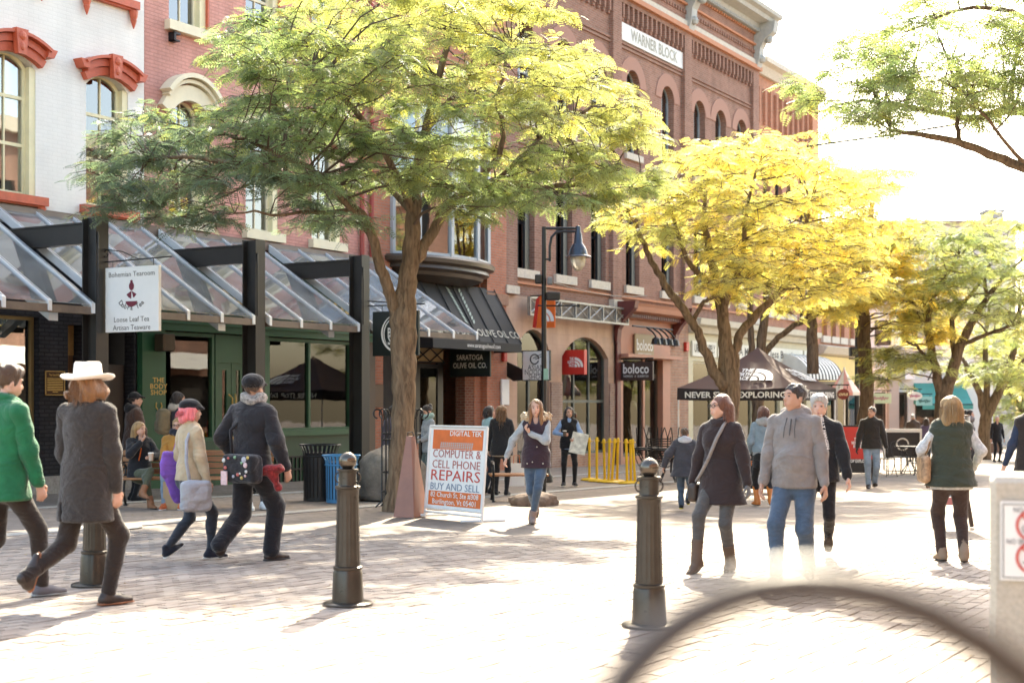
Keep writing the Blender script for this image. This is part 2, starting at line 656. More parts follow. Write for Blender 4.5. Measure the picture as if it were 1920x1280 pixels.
# granite bands let into the paving, parallel to the facades
M_GRANITE = mat('granite', (0.33, 0.315, 0.29), 0.75, var=0.25, scale=25, bump=0.2, bscale=120)
def band(p, w, t0, t1):
    a = [SG(t0, p), SG(t1, p), SG(t1, p + w), SG(t0, p + w)]
    b = MB()
    step = 1.2
    t = t0
    while t < t1:
        q = [SG(t + .004, p), SG(t + step - .004, p), SG(t + step - .004, p + w), SG(t + .004, p + w)]
        b.add([(v.x, v.y, v.z + 0.006) for v in q] + [(v.x, v.y, v.z - 0.03) for v in q], [(3, 2, 1, 0), (0, 1, 5, 4), (1, 2, 6, 5), (2, 3, 7, 6), (3, 0, 4, 7)])
        t += step
    return tag(b.build('granite_band', M_GRANITE), kind='structure')
band(3.05, 0.3, 10, 62)
band(6.6, 0.3, 8, 62)
# round iron cover in the paving
c = G(205, 988)
cv = thing('utility_cover', 'round pale metal utility cover set in the brick paving near the bench', 'utility cover', c)
cv.rotation_euler = (math.atan(GB), -math.atan(GA), 0)
MB().lathe([(0.33, 0), (0.36, 0.006), (0.30, 0.007), (0.295, 0.004), (0.02, 0.005)], n=28).build('cover_plate', mat('cover_iron', (0.36, 0.37, 0.36), 0.5, metal=0.4, var=0.3, scale=20, bump=0.5, bscale=40), cv, smooth=True)
MB().lathe([(0.40, -0.002), (0.40, 0.009), (0.365, 0.009), (0.365, -0.002)], n=28).build('cover_ring', M_GRANITE, cv, smooth=True)

# ================================================================ building helpers (street frame: x along street, -y out, z up)
def wall_mb(t0, t1, z0, z1, holes, depth=0.3, y=0.0):
    mb = MB()
    xs = sorted(set([t0, t1] + [h[0] for h in holes] + [h[1] for h in holes]))
    zs = sorted(set([z0, z1] + [h[2] for h in holes] + [h[3] for h in holes]))
    xs = [x for x in xs if t0 <= x <= t1]
    zs = [z for z in zs if z0 <= z <= z1]
    for i in range(len(xs) - 1):
        j = 0
        while j < len(zs) - 1:
            def free(jj):
                cx, cz = (xs[i] + xs[i + 1]) / 2, (zs[jj] + zs[jj + 1]) / 2
                return not any(h[0] < cx < h[1] and h[2] < cz < h[3] for h in holes)
            if not free(j):
                j += 1
                continue
            k = j
            while k + 1 < len(zs) - 1 and free(k + 1): k += 1
            mb.quad((xs[i], y, zs[j]), (xs[i + 1], y, zs[j]), (xs[i + 1], y, zs[k + 1]), (xs[i], y, zs[k + 1]))
            j = k + 1
    for h in holes:
        a, b, c, d = h[:4]
        r = h[4] if len(h) > 4 else 0
        mb.quad((a, y, c), (a, y + depth, c), (a, y + depth, d), (a, y, d))
        mb.quad((b, y, c), (b, y, d), (b, y + depth, d), (b, y + depth, c))
        mb.quad((a, y, c), (b, y, c), (b, y + depth, c), (a, y + depth, c))
        if r <= 0:
            mb.quad((a, y, d), (a, y + depth, d), (b, y + depth, d), (b, y, d))
        else:
            n = 10
            pts = arc_pts(a, b, d - r, r, n)
            for q in range(n):
                (xa, za), (xb, zb) = pts[q], pts[q + 1]
                mb.quad((xa, y, za), (xb, y, zb), (xb, y, d), (xa, y, d))
                mb.quad((xa, y, za), (xa, y + depth, za), (xb, y + depth, zb), (xb, y, zb))
    return mb
def arc_pts(a, b, zs, r, n):
    w = (b - a) / 2
    rad = (w * w + r * r) / (2 * r)
    cx, cz = (a + b) / 2, zs + r - rad
    th = math.asin(min(1, w / rad))
    if r > w: th = math.pi - th
    return [(cx + rad * math.sin(-th + 2 * th * i / n), cz + rad * math.cos(-th + 2 * th * i / n)) for i in range(n + 1)]
def arc_band(mb, a, b, zs, r, h, y0, y1, n=12, flare=0.0):
    inn = arc_pts(a, b, zs, r, n)
    cx = (a + b) / 2
    w = (b - a) / 2
    rad = (w * w + r * r) / (2 * r)
    cz = zs + r - rad
    out = []
    for x, z in inn:
        dx, dz = x - cx, z - cz
        l = math.hypot(dx, dz)
        out.append((x + dx / l * h * (1 + flare), z + dz / l * h))
    for i in range(n):
        (xa, za), (xb, zb), (xc, zc), (xd, zd) = inn[i], inn[i + 1], out[i + 1], out[i]
        mb.add([(xa, y0, za), (xb, y0, zb), (xc, y0, zc), (xd, y0, zd), (xa, y1, za), (xb, y1, zb), (xc, y1, zc), (xd, y1, zd)],
               [(0, 1, 2, 3), (7, 6, 5, 4), (0, 4, 5, 1), (3, 2, 6, 7)] + ([(0, 3, 7, 4)] if i == 0 else []) + ([(1, 5, 6, 2)] if i == n - 1 else []))
    return mb
M_DARKROOM = mat('dark_interior', (0.035, 0.03, 0.026), 0.9, var=0.3)
M_WARMROOM = mat('shop_interior', (0.16, 0.115, 0.08), 0.9, var=0.4, scale=1.5)
M_CURTAIN = mat('curtain_cloth', (0.74, 0.70, 0.63), 0.9, var=0.15, scale=8, stretch=(6, 1, 0.3))
M_ROOF = mat('flat_roof', (0.12, 0.12, 0.12), 0.9)
def body(root, t0, t1, z0, z1, m, back=11.0):
    mb = MB()
    mb.quad((t0, 0, z0), (t0, 0, z1), (t0, back, z1), (t0, back, z0))
    mb.quad((t1, 0, z0), (t1, back, z0), (t1, back, z1), (t1, 0, z1))
    mb.quad((t0, back, z0), (t0, back, z1), (t1, back, z1), (t1, back, z0))
    mb.build('side_wall', m, root)
    MB().quad((t0, -0.02, z1 - .05), (t1, -0.02, z1 - .05), (t1, back, z1 - .05), (t0, back, z1 - .05)).build('roof', M_ROOF, root)
def window(root, t0, t1, z0, z1, fm, arch=0.0, y=0.16, fw=0.06, rails=(0.5,), munt=1, curtain=None, glass=None, jamb=None, depth=0.3, room=True):
    """a sash window: frame part with pane and curtain sub-parts"""
    f = MB()
    f.box(t0, t0 + fw, y - .03, y + .04, z0, z1 - arch)
    f.box(t1 - fw, t1, y - .03, y + .04, z0, z1 - arch)
    f.box(t0 + fw, t1 - fw, y - .03, y + .04, z0, z0 + fw)
    if arch > 0:
        arc_band(f, t0 + fw * .5, t1 - fw * .5, z1 - arch - .03, arch, fw * 1.2, y - .03, y + .04)
    else:
        f.box(t0 + fw, t1 - fw, y - .03, y + .04, z1 - fw, z1)
    for r in rails:
        zc = z0 + (z1 - z0) * r
        f.box(t0 + fw, t1 - fw, y - .025, y + .035, zc - fw * .5, zc + fw * .5)
    for k in range(munt):
        xc = t0 + (t1 - t0) * (k + 1) / (munt + 1)
        f.box(xc - .014, xc + .014, y - .022, y + .02, z0 + fw, z1 - fw * .6)
    fo = f.build('window', fm, root)
    MB().box(t0 + .02, t1 - .02, y + .004, y + .010, z0 + .02, z1 - .01).build('pane', glass or M_GLASS, fo)
    if curtain:
        cm, spans = curtain
        for (a, b, za, zb) in spans:
            n = 14
            xs = [t0 + (t1 - t0) * (a + (b - a) * i / n) for i in range(n + 1)]
            mb = MB()
            vs = []
            for i, x in enumerate(xs):
                yy = y + .13 + (.03 if i % 2 else 0)
                vs += [(x, yy, z0 + (z1 - z0) * za), (x, yy, z0 + (z1 - z0) * zb)]
            mb.add(vs, [(2 * i, 2 * i + 2, 2 * i + 3, 2 * i + 1) for i in range(n)])
            mb.build('curtain', cm, fo, smooth='all')
    if room:
        mb = MB()
        d = 1.2
        mb.quad((t0 - .3, y + d, z0 - .2), (t1 + .3, y + d, z0 - .2), (t1 + .3, y + d, z1 + .2), (t0 - .3, y + d, z1 + .2))
        for x in (t0 - .3, t1 + .3):
            mb.quad((x, depth, z0 - .2), (x, y + d, z0 - .2), (x, y + d, z1 + .2), (x, depth, z1 + .2))
        for z in (z0 - .2, z1 + .2):
            mb.quad((t0 - .3, depth, z), (t1 + .3, depth, z), (t1 + .3, y + d, z), (t0 - .3, y + d, z))
        mb.build('room', M_DARKROOM, fo)
    return fo
def gbase(t): return SG(t, 0).z - 0.25
def bld(name, label, t0, **kw):
    return thing(name, label, 'building', SW(t0, 0, 0), ROT_ST, off=(t0, 0, 0), **kw)

# ================================================================ white painted building
M_WHITEBRICK = brick_mat('white_painted_brick', (0.76, 0.735, 0.67), (0.775, 0.75, 0.685), (0.745, 0.72, 0.655), bump=0.22, stain=0.07)
M_PINKBRICK = brick_mat('pink_painted_brick', (0.60, 0.295, 0.24), (0.64, 0.325, 0.265), (0.53, 0.26, 0.21), bump=0.8, stain=0.16)
M_BLACKBRICK = brick_mat('black_painted_brick', (0.030, 0.030, 0.036), (0.045, 0.044, 0.050), (0.02, 0.02, 0.024), bump=0.9, stain=0.3)
M_REDTRIM = mat('red_trim_paint', (0.50, 0.10, 0.045), 0.5, var=0.15, scale=8, bump=0.15)
M_CREAM = mat('yellow_trim_paint', (0.76, 0.68, 0.42), 0.5, var=0.08)
M_CREAM2 = mat('cream_trim_paint', (0.74, 0.66, 0.46), 0.55, var=0.08)
M_SASH = mat('pale_sash_paint', (0.66, 0.68, 0.66), 0.5, var=0.05)

TA0, TA1 = 12.0, FT(270)
bA = bld('white_brick_building', 'white painted brick building with red window hoods, at the left edge', TA0)
winsA = []
for c in (16.8, 19.0):
    winsA.append((c - .52, c + .52, 4.98, 7.42, 0.22))
    winsA.append((c - .52, c + .52, 8.98, 11.3, 0.22))
gA = gbase(TA0)
wall_mb(TA0, TA1, 4.45, 13.2, winsA).build('wall', M_WHITEBRICK, bA)
body(bA, TA0, TA1, gA, 13.2, M_WHITEBRICK)
for (a, b, c, d, r) in winsA:
    w = window(bA, a + .03, b - .13, c, d, M_CREAM, arch=r, munt=1, rails=(0.36, 0.7), curtain=(M_CURTAIN, [(0.02, 0.42, 0, 1), (0.60, 0.99, 0, 1)]))
    MB().box(b - .13, b - .001, .02, .29, c, d - r * .8).build('jamb', M_CREAM, w)
    hood = MB()
    arc_band(hood, a - .06, b + .06, d - .17, .17, .15, -.12, -.002)
    arc_band(hood, a - .08, b + .08, d - .015, .18, .13, -.16, -.002)
    arc_band(hood, a - .16, b + .16, d + .115, .19, .055, -.25, -.002)
    for sx_, xx in ((-1, a - .16), (1, b + .16)):
        hood.prism([(xx - .07, d + .02), (xx + .07, d + .02), (xx + .10 + .05 * sx_, d + .17), (xx - .10 + .05 * sx_, d + .17)] , -.22, -.002)
    h = hood.build('window_hood', M_REDTRIM, bA)
    k = MB()
    cx = (a + b) / 2
    k.prism([(cx - .09, d - .06), (cx + .09, d - .06), (cx + .13, d + .38), (cx - .13, d + .38)], -.28, -.17)
    k.ball((cx, -.28, d + .26), .08, 10, (1, .5, 1))
    k.ball((cx, -.28, d + .08), .055, 10, (1, .5, 1.5))
    k.build('keystone', M_REDTRIM, h)
    s = MB()
    s.box(a - .16, b + .16, -.16, -.002, c - .17, c - .02)
    s.box(a - .12, b + .12, -.11, -.002, c - .20, c - .17)
    so = s.build('sill', M_REDTRIM, bA)
    for x in (a - .06, b + .06):
        MB().lathe([(.085, 0), (.075, -.10), (.055, -.16), (.06, -.18), (.03, -.28), (.008, -.34)][::-1], (x, -.085, c - .20), 8).build('sill_bracket', M_REDTRIM, so)
    MB().box(a, b, -.002, .16, c - .02, c).build('sill_top', M_CREAM, so)
# dark ground floor of the white building
hA = [(FT(-40), FT(72), 0.25, 2.85), (FT(126), FT(158), gA, 2.75), (FT(196), FT(250), gA, 2.75)]
wall_mb(TA0, TA1 - .22, gA, 4.45, hA, depth=0.5, y=-0.02).build('shopfront_wall', M_BLACKBRICK, bA)
MB().box(TA0, TA1 - .22, -.10, -.022, gA, 0.02).build('granite_base', M_GRANITE, bA)
window(bA, hA[0][0], hA[0][1], .25, 2.85, mat('brass_frame', (0.30, 0.22, 0.10), 0.4, metal=0.5), munt=0, rails=(), y=.15)
dr = MB().box(hA[1][0], hA[1][1], .30, .36, gA, 2.2).build('door', mat('brown_door', (0.13, 0.065, 0.03), 0.5, var=0.3, stretch=(8, 1, 1)), bA)
MB().box(hA[1][0] + .12, hA[1][1] - .12, .285, .30, 1.15, 1.95).build('door_panel', mat('door_poster', (0.35, 0.16, 0.06), 0.6, var=0.3), dr)
MB().box(hA[1][0], hA[1][1], .28, .36, 2.2, 2.75).build('transom', mat('ochre_transom', (0.30, 0.17, 0.06), 0.5, var=0.4, scale=3), dr)
cor = MB()
n = 14
for i in range(n):
    x0 = hA[2][0] + (hA[2][1] - hA[2][0]) * i / n
    x1 = hA[2][0] + (hA[2][1] - hA[2][0]) * (i + 1) / n
    xm = (x0 + x1) / 2
    cor.quad((x0, .25, gA), (xm, .21, gA), (xm, .21, 2.75), (x0, .25, 2.75))
    cor.quad((xm, .21, gA), (x1, .25, gA), (x1, .25, 2.75), (xm, .21, 2.75))
cd = cor.build('corrugated_door', M_BLACK, bA)
MB().box(hA[2][0] + .2, hA[2][1] - .1, .16, .20, gA, 2.05).build('door_leaf', mat('dark_brown_paint', (0.03, 0.02, 0.016), 0.4), cd)
# bronze plaque on the dark pillar
t0, t1, zc = FT(80), FT(119), FZ(99, 718)
pl = thing('wall_plaque', 'small bronze plaque with raised gold lettering on the black brick pillar', 'plaque', SW((t0 + t1) / 2, .022, zc), ROT_ST)
MB().bbox(-.23, .23, -.03, 0, -.22, .22, .008).build('plaque_plate', mat('plaque_bronze', (0.06, 0.035, 0.02), 0.4, metal=0.6), pl)
M_GOLD = mat('gold_lettering', (0.62, 0.42, 0.12), 0.4, metal=0.2, var=0.1)
fr = MB()
for a in ((-.22, .22, .205, .215), (-.22, .22, -.215, -.205), (-.22, -.21, -.2, .2), (.21, .22, -.2, .2)):
    fr.box(a[0], a[1], -.036, -.03, a[2], a[3])
fr.build('plaque_border', M_GOLD, pl)
lettering(pl, 'The Hobel Block', .06, 0, -.032, .145, M_GOLD, fit=.28)
bars = MB()
for i in range(9):
    w_ = .18 if i < 8 else .06
    bars.box(-w_, w_, -.034, -.03, .076 - i * .03, .088 - i * .03)
bars.build('raised_lines', M_GOLD, pl)

# ================================================================ pink painted building with the green shop
TB0, TB1 = TA1, FT(697)
bB = bld('pink_brick_building', 'pink painted brick building with cream window hoods above the green shopfront', TB0)
gB = gbase(TB1)
winsB = []
for c in (21.15, 23.4, 25.6):
    winsB.append((c - .52, c + .52, 4.98, 7.35, 0.30))
    winsB.append((c - .52, c + .52, 8.86, 11.0, 0.0))
wall_mb(TB0, TB1, 2.95, 13.0, winsB, y=0.03).build('wall', M_PINKBRICK, bB)
body(bB, TB0 + .01, TB1, gB, 13.0, M_PINKBRICK)
M_BLACKIRON = mat('black_iron', (0.015, 0.015, 0.016), 0.45, metal=0.3, var=0.2, bump=0.1)
for (a, b, c, d, r) in winsB:
    w = window(bB, a + .03, b - .16, c, d, M_CREAM2, arch=r, munt=1, rails=(0.5,), y=.2, curtain=(M_CURTAIN, [(0.02, 0.98, 0.45, 1)] if r else [(0.02, .4, 0, 1)]))
    MB().box(b - .16, b - .001, .04, .32, c, d - r * .9).build('jamb', M_CREAM, w)
    if r:
        hood = MB()
        arc_band(hood, a - .04, b + .04, d - .34, .34, .30, -.10, .028)
        arc_band(hood, a - .14, b + .14, d - .02, .36, .07, -.17, .028)
        arc_band(hood, a - .18, b + .18, d + .06, .38, .09, -.25, .028)
        hood.build('window_hood', M_CREAM2, bB)
    else:
        MB().box(b + .0, b + .05, -.03, .028, c - .1, d).build('trim_strip', M_REDTRIM, bB)
    so = MB().box(a - .12, b + .10, -.12, .028, c - .20, c - .01).build('sill', M_CREAM2, bB)
    MB().box(a, b, -.002, .2, c - .012, c + .004).build('sill_top', M_CREAM2, so)
    if not r:
        k = MB()
        k.box(a - .02, a + .03, -.14, .02, c - .42, c - .24)
        k.box(a - .02, a + .16, -.14, .02, c - .28, c - .24)
        k.box(a - .02, a + .14, -.14, .02, c - .42, c - .39)
        k.build('floodlight_bracket', M_BLACKIRON, so)
for px in (676, 694):
    t = FT(px)
    MB().tube([(t, -.05, 4.7), (t, -.05, 12.9)], .055, 8).build('drain_pipe', mat('red_pipe', (0.33, 0.05, 0.035), 0.5), bB)
MB().box(TA1 - 3.9, TB1 - .1, -.16, .0, 4.56, 4.74).build('ledger_beam', mat('brown_beam', (0.13, 0.085, 0.06), 0.6, var=0.2), bB)
# --- green shopfront
M_GREEN = mat('green_shop_paint', (0.028, 0.105, 0.050), 0.38, var=0.12, scale=1.2, bump=0.03)
M_DKGREEN = mat('dark_green_paint', (0.018, 0.062, 0.034), 0.4, var=0.12, scale=1.2)
fas = MB().box(TB0 - .2, TB1 - .05, -.12, -.002, 2.95, 4.50).build('fascia', M_DKGREEN, bB)
lettering(fas, 'THE BODY SHOP', .72, (FT(405) + FT(652)) / 2, -.128, 3.36, M_GOLD, fit=FT(652) - FT(405), bold=.01)
hd = MB()
hd.box(TB0 - .2, TB1 - .05, -.20, -.002, 2.74, 2.95)
hd.box(TB0 - .2, TB1 - .05, -.26, -.002, 2.88, 2.949)
hd.build('shop_cornice', M_GREEN, bB)
# pilasters, windows, door
def shop_window(root, ta, tb, za, zb, fm, div=(), y=-.02, fw=.07, glass=None):
    f = MB()
    f.box(ta, ta + fw, y - .05, y + .06, za, zb)
    f.box(tb - fw, tb, y - .05, y + .06, za, zb)
    f.box(ta + fw, tb - fw, y - .05, y + .06, za, za + fw)
    f.box(ta + fw, tb - fw, y - .05, y + .06, zb - fw, zb)
    for d in div:
        f.box(d - fw / 2, d + fw / 2, y - .045, y + .055, za + fw, zb - fw)
    fo = f.build('shop_window', fm, root)
    xs = [ta] + list(div) + [tb]
    for i in range(len(xs) - 1):
        MB().box(xs[i] + .03, xs[i + 1] - .03, y + .01, y + .02, za + .03, zb - .03).build('pane', glass or M_SHOPGLASS, fo)
    return fo
pa, pb = FT(257), FT(300)
pil = MB().box(pa, pb, -.14, .0, gB, 2.74).build('pilaster', M_GREEN, bB)
for i, s in enumerate(('THE', 'BODY', 'SHOP')):
    lettering(pil, s, .135, (FT(276) + FT(298)) / 2 , -.146, FZ(287, 713 + i * 11.5), M_GOLD, bold=.012, sx=1.25)
MB().tube([((FT(276) + FT(298)) / 2 - .06, -.15, 1.33), ((FT(276) + FT(298)) / 2 - .08, -.15, 1.25), ((FT(276) + FT(298)) / 2, -.15, 1.16), ((FT(276) + FT(298)) / 2 + .08, -.15, 1.25), ((FT(276) + FT(298)) / 2 + .06, -.15, 1.33)], .012, 5).build('leaf_emblem', M_GOLD, pil)
w1a, w1b = FT(301), FT(397)
shop_window(bB, w1a, w1b, .55, 2.72, M_GREEN)
MB().box(w1a, w1b, -.10, .0, gB, .55).build('stall_riser', M_DKGREEN, bB)
da, db = FT(400), FT(462)
dr = MB()
dr.box(da, da + .10, -.06, .02, gB, 2.72); dr.box(db - .10, db, -.06, .02, gB, 2.72)
dr.box(da + .1, db - .1, -.06, .02, 2.15, 2.72)
dm = (da + db) / 2
for (x0, x1) in ((da + .1, dm - .01), (dm + .01, db - .1)):
    dr.box(x0, x0 + .13, -.03, .02, gB + .1, 2.15); dr.box(x1 - .13, x1, -.03, .02, gB + .1, 2.15)
    dr.box(x0 + .13, x1 - .13, -.03, .02, gB + .1, .25); dr.box(x0 + .13, x1 - .13, -.03, .02, 2.0, 2.15)
dd = dr.build('door', M_GREEN, bB)
for (x0, x1) in ((da + .1, dm - .01), (dm + .01, db - .1)):
    MB().box(x0 + .12, x1 - .12, -.005, .005, .25, 2.0).build('pane', M_SHOPGLASS, dd)
for s in (-1, 1):
    MB().tube([(dm + s * .10, -.05, .95), (dm + s * .05, -.11, 1.02), (dm + s * .05, -.11, 1.42), (dm + s * .10, -.05, 1.5)], .018, 6).build('door_handle', M_GOLD, dd)
MB().box(FT(465), FT(495), -.14, 0, gB, 2.74).build('pilaster', M_GREEN, bB)
w2a, w2b = FT(497), FT(654)
shop_window(bB, w2a, w2b, .70, 2.72, M_GREEN, div=(FT(576),))
st = MB().box(w2a, w2b, -.12, 0, gB, .70).build('stall_riser', M_DKGREEN, bB)
MB().box(w2a - .05, w2b + .05, -.22, -.12, .60, .72).build('sill', M_GREEN, st)
grill = MB()
for i in range(22):
    x = w2a + .05 + (w2b - w2a - .1) * i / 21
    grill.box(x - .012, x + .012, -.15, -.121, gB + .1, .12)
grill.box(w2a, w2b, -.155, -.121, .12, .16); grill.box(w2a, w2b, -.155, -.121, -.15, -.11)
grill.build('vent_grille', M_BLACKIRON, st)
MB().box(FT(655), TB1 - .05, -.14, 0, gB, 2.74).build('pilaster', mat('brown_frame', (0.09, 0.06, 0.04), 0.5), bB)
# shop interior
inn = MB()
zi0, zi1 = gB + .15, 2.85
inn.quad((TB0, 3.6, zi0), (TB1, 3.6, zi0), (TB1, 3.6, zi1), (TB0, 3.6, zi1))
inn.quad((TB0, .05, zi0), (TB1, .05, zi0), (TB1, 3.6, zi0), (TB0, 3.6, zi0))
inn.quad((TB0, .05, zi1), (TB1, .05, zi1), (TB1, 3.6, zi1), (TB0, 3.6, zi1))
inn.build('shop_interior', M_WARMROOM, bB)
# wall lamp box on the pilaster
lx = FT(287)
lm = thing('wall_lamp', 'square brown wall lamp fixed above the gold lettering on the green pilaster', 'lamp', SW(lx, .14, FZ(290, 643)), ROT_ST)
MB().bbox(-.16, .16, -.30, -.04, -.17, .17, .02).build('lamp_box', mat('lamp_bronze', (0.10, 0.075, 0.05), 0.4, metal=0.5), lm)
MB().box(-.05, .05, -.04, 0, -.06, .06).build('mount', M_BLACKIRON, lm)
# shelf of boxed goods behind the right window
sh = thing('display_shelf', 'dark shelf unit of small yellow boxes inside the right green shop window', 'shelf', SW(FT(607), -.7, 0), ROT_ST)
s = MB()
for z in (.75, 1.15, 1.53, 1.9, 2.3): s.box(-.62, .62, -.2, .2, z - .03, z)
s.box(-.66, -.62, -.2, .2, gB, 2.4); s.box(.62, .66, -.2, .2, gB, 2.4)
s.build('shelves', M_DARKROOM, sh)
M_YBOX = mat('yellow_carton', (0.62, 0.42, 0.10), 0.6, var=0.2)
pb = None
for iz, z in enumerate((1.15, 1.53, 1.9)):
    for ix in range(5):
        w = SW(FT(607) - .5 + ix * .24 + .03 * ((ix * 7 + iz * 3) % 3), -.56, z)
        bx = MB().bbox(-.085, .085, -.05, .05, 0, .17, .006).build('gift_box', M_YBOX)
        bx.location = w; bx.rotation_euler = (0, 0, ROT_ST)
        tag(bx, '%s small yellow carton on the %s shelf inside the right green shop window' % (('leftmost', 'second', 'middle', 'fourth', 'rightmost')[ix], ('bottom', 'middle', 'top')[iz]), 'box', 'yellow cartons on the shop shelves')
M_ORANGEP = mat('orange_display', (0.55, 0.20, 0.07), 0.6, var=0.35, scale=6)
wd = thing('window_display', 'orange and white gift display behind the left pane of the green shop window', 'display', SW(FT(535), -.45, .72), ROT_ST)
MB().bbox(-.35, .1, -.2, .2, .0, .75, .02).build('display_block', M_ORANGEP, wd)
MB().bbox(.12, .34, -.15, .2, .0, .95, .02).build('display_block', mat('pale_display', (0.55, 0.50, 0.40), 0.6, var=0.3, scale=6), wd)
MB().prism([(-.62, 0), (-.44, 0), (-.40, 2.0), (-.52, 2.0)], .1, .14).build('display_banner', mat('amber_banner', (0.36, 0.17, 0.06), 0.6, var=0.3), wd)
for i in range(5):
    pp = thing('succulent_plant', ('leftmost', 'second', 'middle', 'fourth', 'rightmost')[i] + ' low potted succulent along the foot of the right green shop window', 'plant', SW(FT(588) + i * .26, -.22, .72), ROT_ST, group='succulents in the shop window')
    MB().lathe([(.05, 0), (.07, .1), (.06, .1)], n=10).build('pot', mat('clay_pot', (0.30, 0.12, 0.06), 0.7), pp)
    pm = MB()
    for k in range(14):
        a = k * 2.4
        r = .09 * (1 - k / 22)
        pm.tube([(0, 0, .1), (r * math.cos(a) * .6, r * math.sin(a) * .6, .16 + k * .006), (r * math.cos(a) * 1.1, r * math.sin(a) * 1.1, .19 + k * .01)], [.02, .02, .004], 5)
    pm.build('leaves', mat('succulent_green', (0.10, 0.20, 0.09), 0.5, var=0.3), pp)

pl_ = thing('bamboo_plant', 'tall leafy green plant inside the left green shop window', 'plant', SW(FT(352), -.32, .3), ROT_ST)
rp = random.Random(4)
lv, st_ = MB(), MB()
for q in range(16):
    x0, y0 = rp.uniform(-.75, .75), rp.uniform(-.1, .25)
    st_.tube([(x0, y0, 0), (x0 + rp.uniform(-.1, .1), y0, 1.2), (x0 + rp.uniform(-.2, .2), y0, 2.3)], .012, 5)
    for w_ in range(26):
        z0 = rp.uniform(.7, 2.35)
        a, l = rp.uniform(0, 6.28), rp.uniform(.12, .26)
        dx, dy, dz = math.cos(a) * l, math.sin(a) * l * .6, -rp.uniform(.02, .16)
        lv.add([(x0, y0, z0), (x0 + dx * .5 - .018, y0 + dy * .5, z0 + dz * .3 + .015), (x0 + dx, y0 + dy, z0 + dz), (x0 + dx * .5 + .018, y0 + dy * .5, z0 + dz * .3 - .015)], [(0, 1, 2, 3)])
MB().lathe([(.25, 0), (.32, .35), (.28, .35)], n=16).build('planter', MC['clay_pot'], pl_)
tag(st_.build('stems', mat('bamboo_stem', (.16, .2, .07), .6), pl_), kind='stuff')
tag(lv.build('leaves', mat('bamboo_leaf', (.22, .34, .08), .5, var=.4, scale=4), pl_), kind='stuff')
# ================================================================ orange brick building with the bow window and olive oil shop
M_ORBRICK = brick_mat('orange_brick', (0.42, 0.155, 0.09), (0.50, 0.20, 0.12), (0.36, 0.22, 0.16), bump=0.7, stain=0.15)
TO0, TO1 = TB1, FT(942)
bO = bld('orange_brick_building', 'orange brick building with a bow window above the black olive oil awning', TO0)
gO = gbase(TO1)
ba, bb_ = FT(738), FT(902)
hO = [(ba, bb_, 4.3, 8.6), (FT(722), FT(893), gO, 2.75)]
wall_mb(TO0, TO1, gO, 14.0, hO, y=0.06).build('wall', M_ORBRICK, bO)
body(bO, TO0 + .01, TO1, gO, 14.0, M_ORBRICK)
M_GREYFR = mat('grey_blue_frame', (0.40, 0.43, 0.44), 0.45, var=0.08)
M_BRONZE = mat('brown_bay_paint', (0.055, 0.038, 0.026), 0.38, var=0.15)
# bow bay: five facets
cxb, wb_ = (ba + bb_) / 2, (bb_ - ba) / 2
pts = []
for i in range(6):
    a = -1 + 2 * i / 5
    pts.append((cxb + wb_ * math.sin(a * math.pi / 2 * .98), .05 - .85 * math.cos(a * math.pi / 2 * .98)))
bay = MB()
for i in range(6):
    bay.box(pts[i][0] - .06, pts[i][0] + .06, pts[i][1] - .05, pts[i][1] + .07, 4.9, 8.6)
for i in range(5):
    (xa, ya), (xb, yb) = pts[i], pts[i + 1]
    for (z0, z1) in ((4.9, 5.0), (6.6, 6.68), (8.5, 8.6)):
        bay.add([(xa, ya - .03, z0), (xb, yb - .03, z0), (xb, yb + .05, z0), (xa, ya + .05, z0), (xa, ya - .03, z1), (xb, yb - .03, z1), (xb, yb + .05, z1), (xa, ya + .05, z1)],
                [(0, 3, 2, 1), (4, 5, 6, 7), (0, 1, 5, 4), (1, 2, 6, 5), (2, 3, 7, 6), (3, 0, 4, 7)])
bw = bay.build('bow_window', M_GREYFR, bO)
for i in range(5):
    (xa, ya), (xb, yb) = pts[i], pts[i + 1]
    MB().quad((xa, ya + .01, 5.0), (xb, yb + .01, 5.0), (xb, yb + .01, 8.5), (xa, ya + .01, 8.5)).build('pane', M_GLASS, bw)
MB().quad((ba, .9, 4.9), (bb_, .9, 4.9), (bb_, .9, 8.6), (ba, .9, 8.6)).build('room', M_DARKROOM, bw)
MB().add([(x, y, 8.6) for x, y in pts] , [tuple(range(6))]).build('bay_roof', M_BRONZE, bw)
sk = MB()
prof = [(1.10, 4.92), (1.16, 4.86), (1.14, 4.76), (1.00, 4.70), (1.02, 4.62), (.88, 4.55), (.84, 4.46), (.60, 4.36), (.34, 4.30)]
nn = 14
for (k, z) in prof:
    for i in range(nn + 1):
        a = (-1 + 2 * i / nn) * math.pi / 2
        sk.v.append((cxb + wb_ * (0.25 + .75 * k) * math.sin(a) * 1.03, .05 - .85 * k * math.cos(a), z))
for j in range(len(prof) - 1):
    for i in range(nn):
        a = j * (nn + 1) + i
        sk.f.append((a, a + nn + 1, a + nn + 2, a + 1))
sk.f.append(tuple(range(nn + 1)))
sk.build('bay_skirt', M_BRONZE, bw, smooth=True)
MB().box(FT(722), FT(915), -.06, .058, 2.75, 4.30).build('dark_fascia', mat('dark_taupe', (0.07, 0.055, 0.042), 0.5), bO)
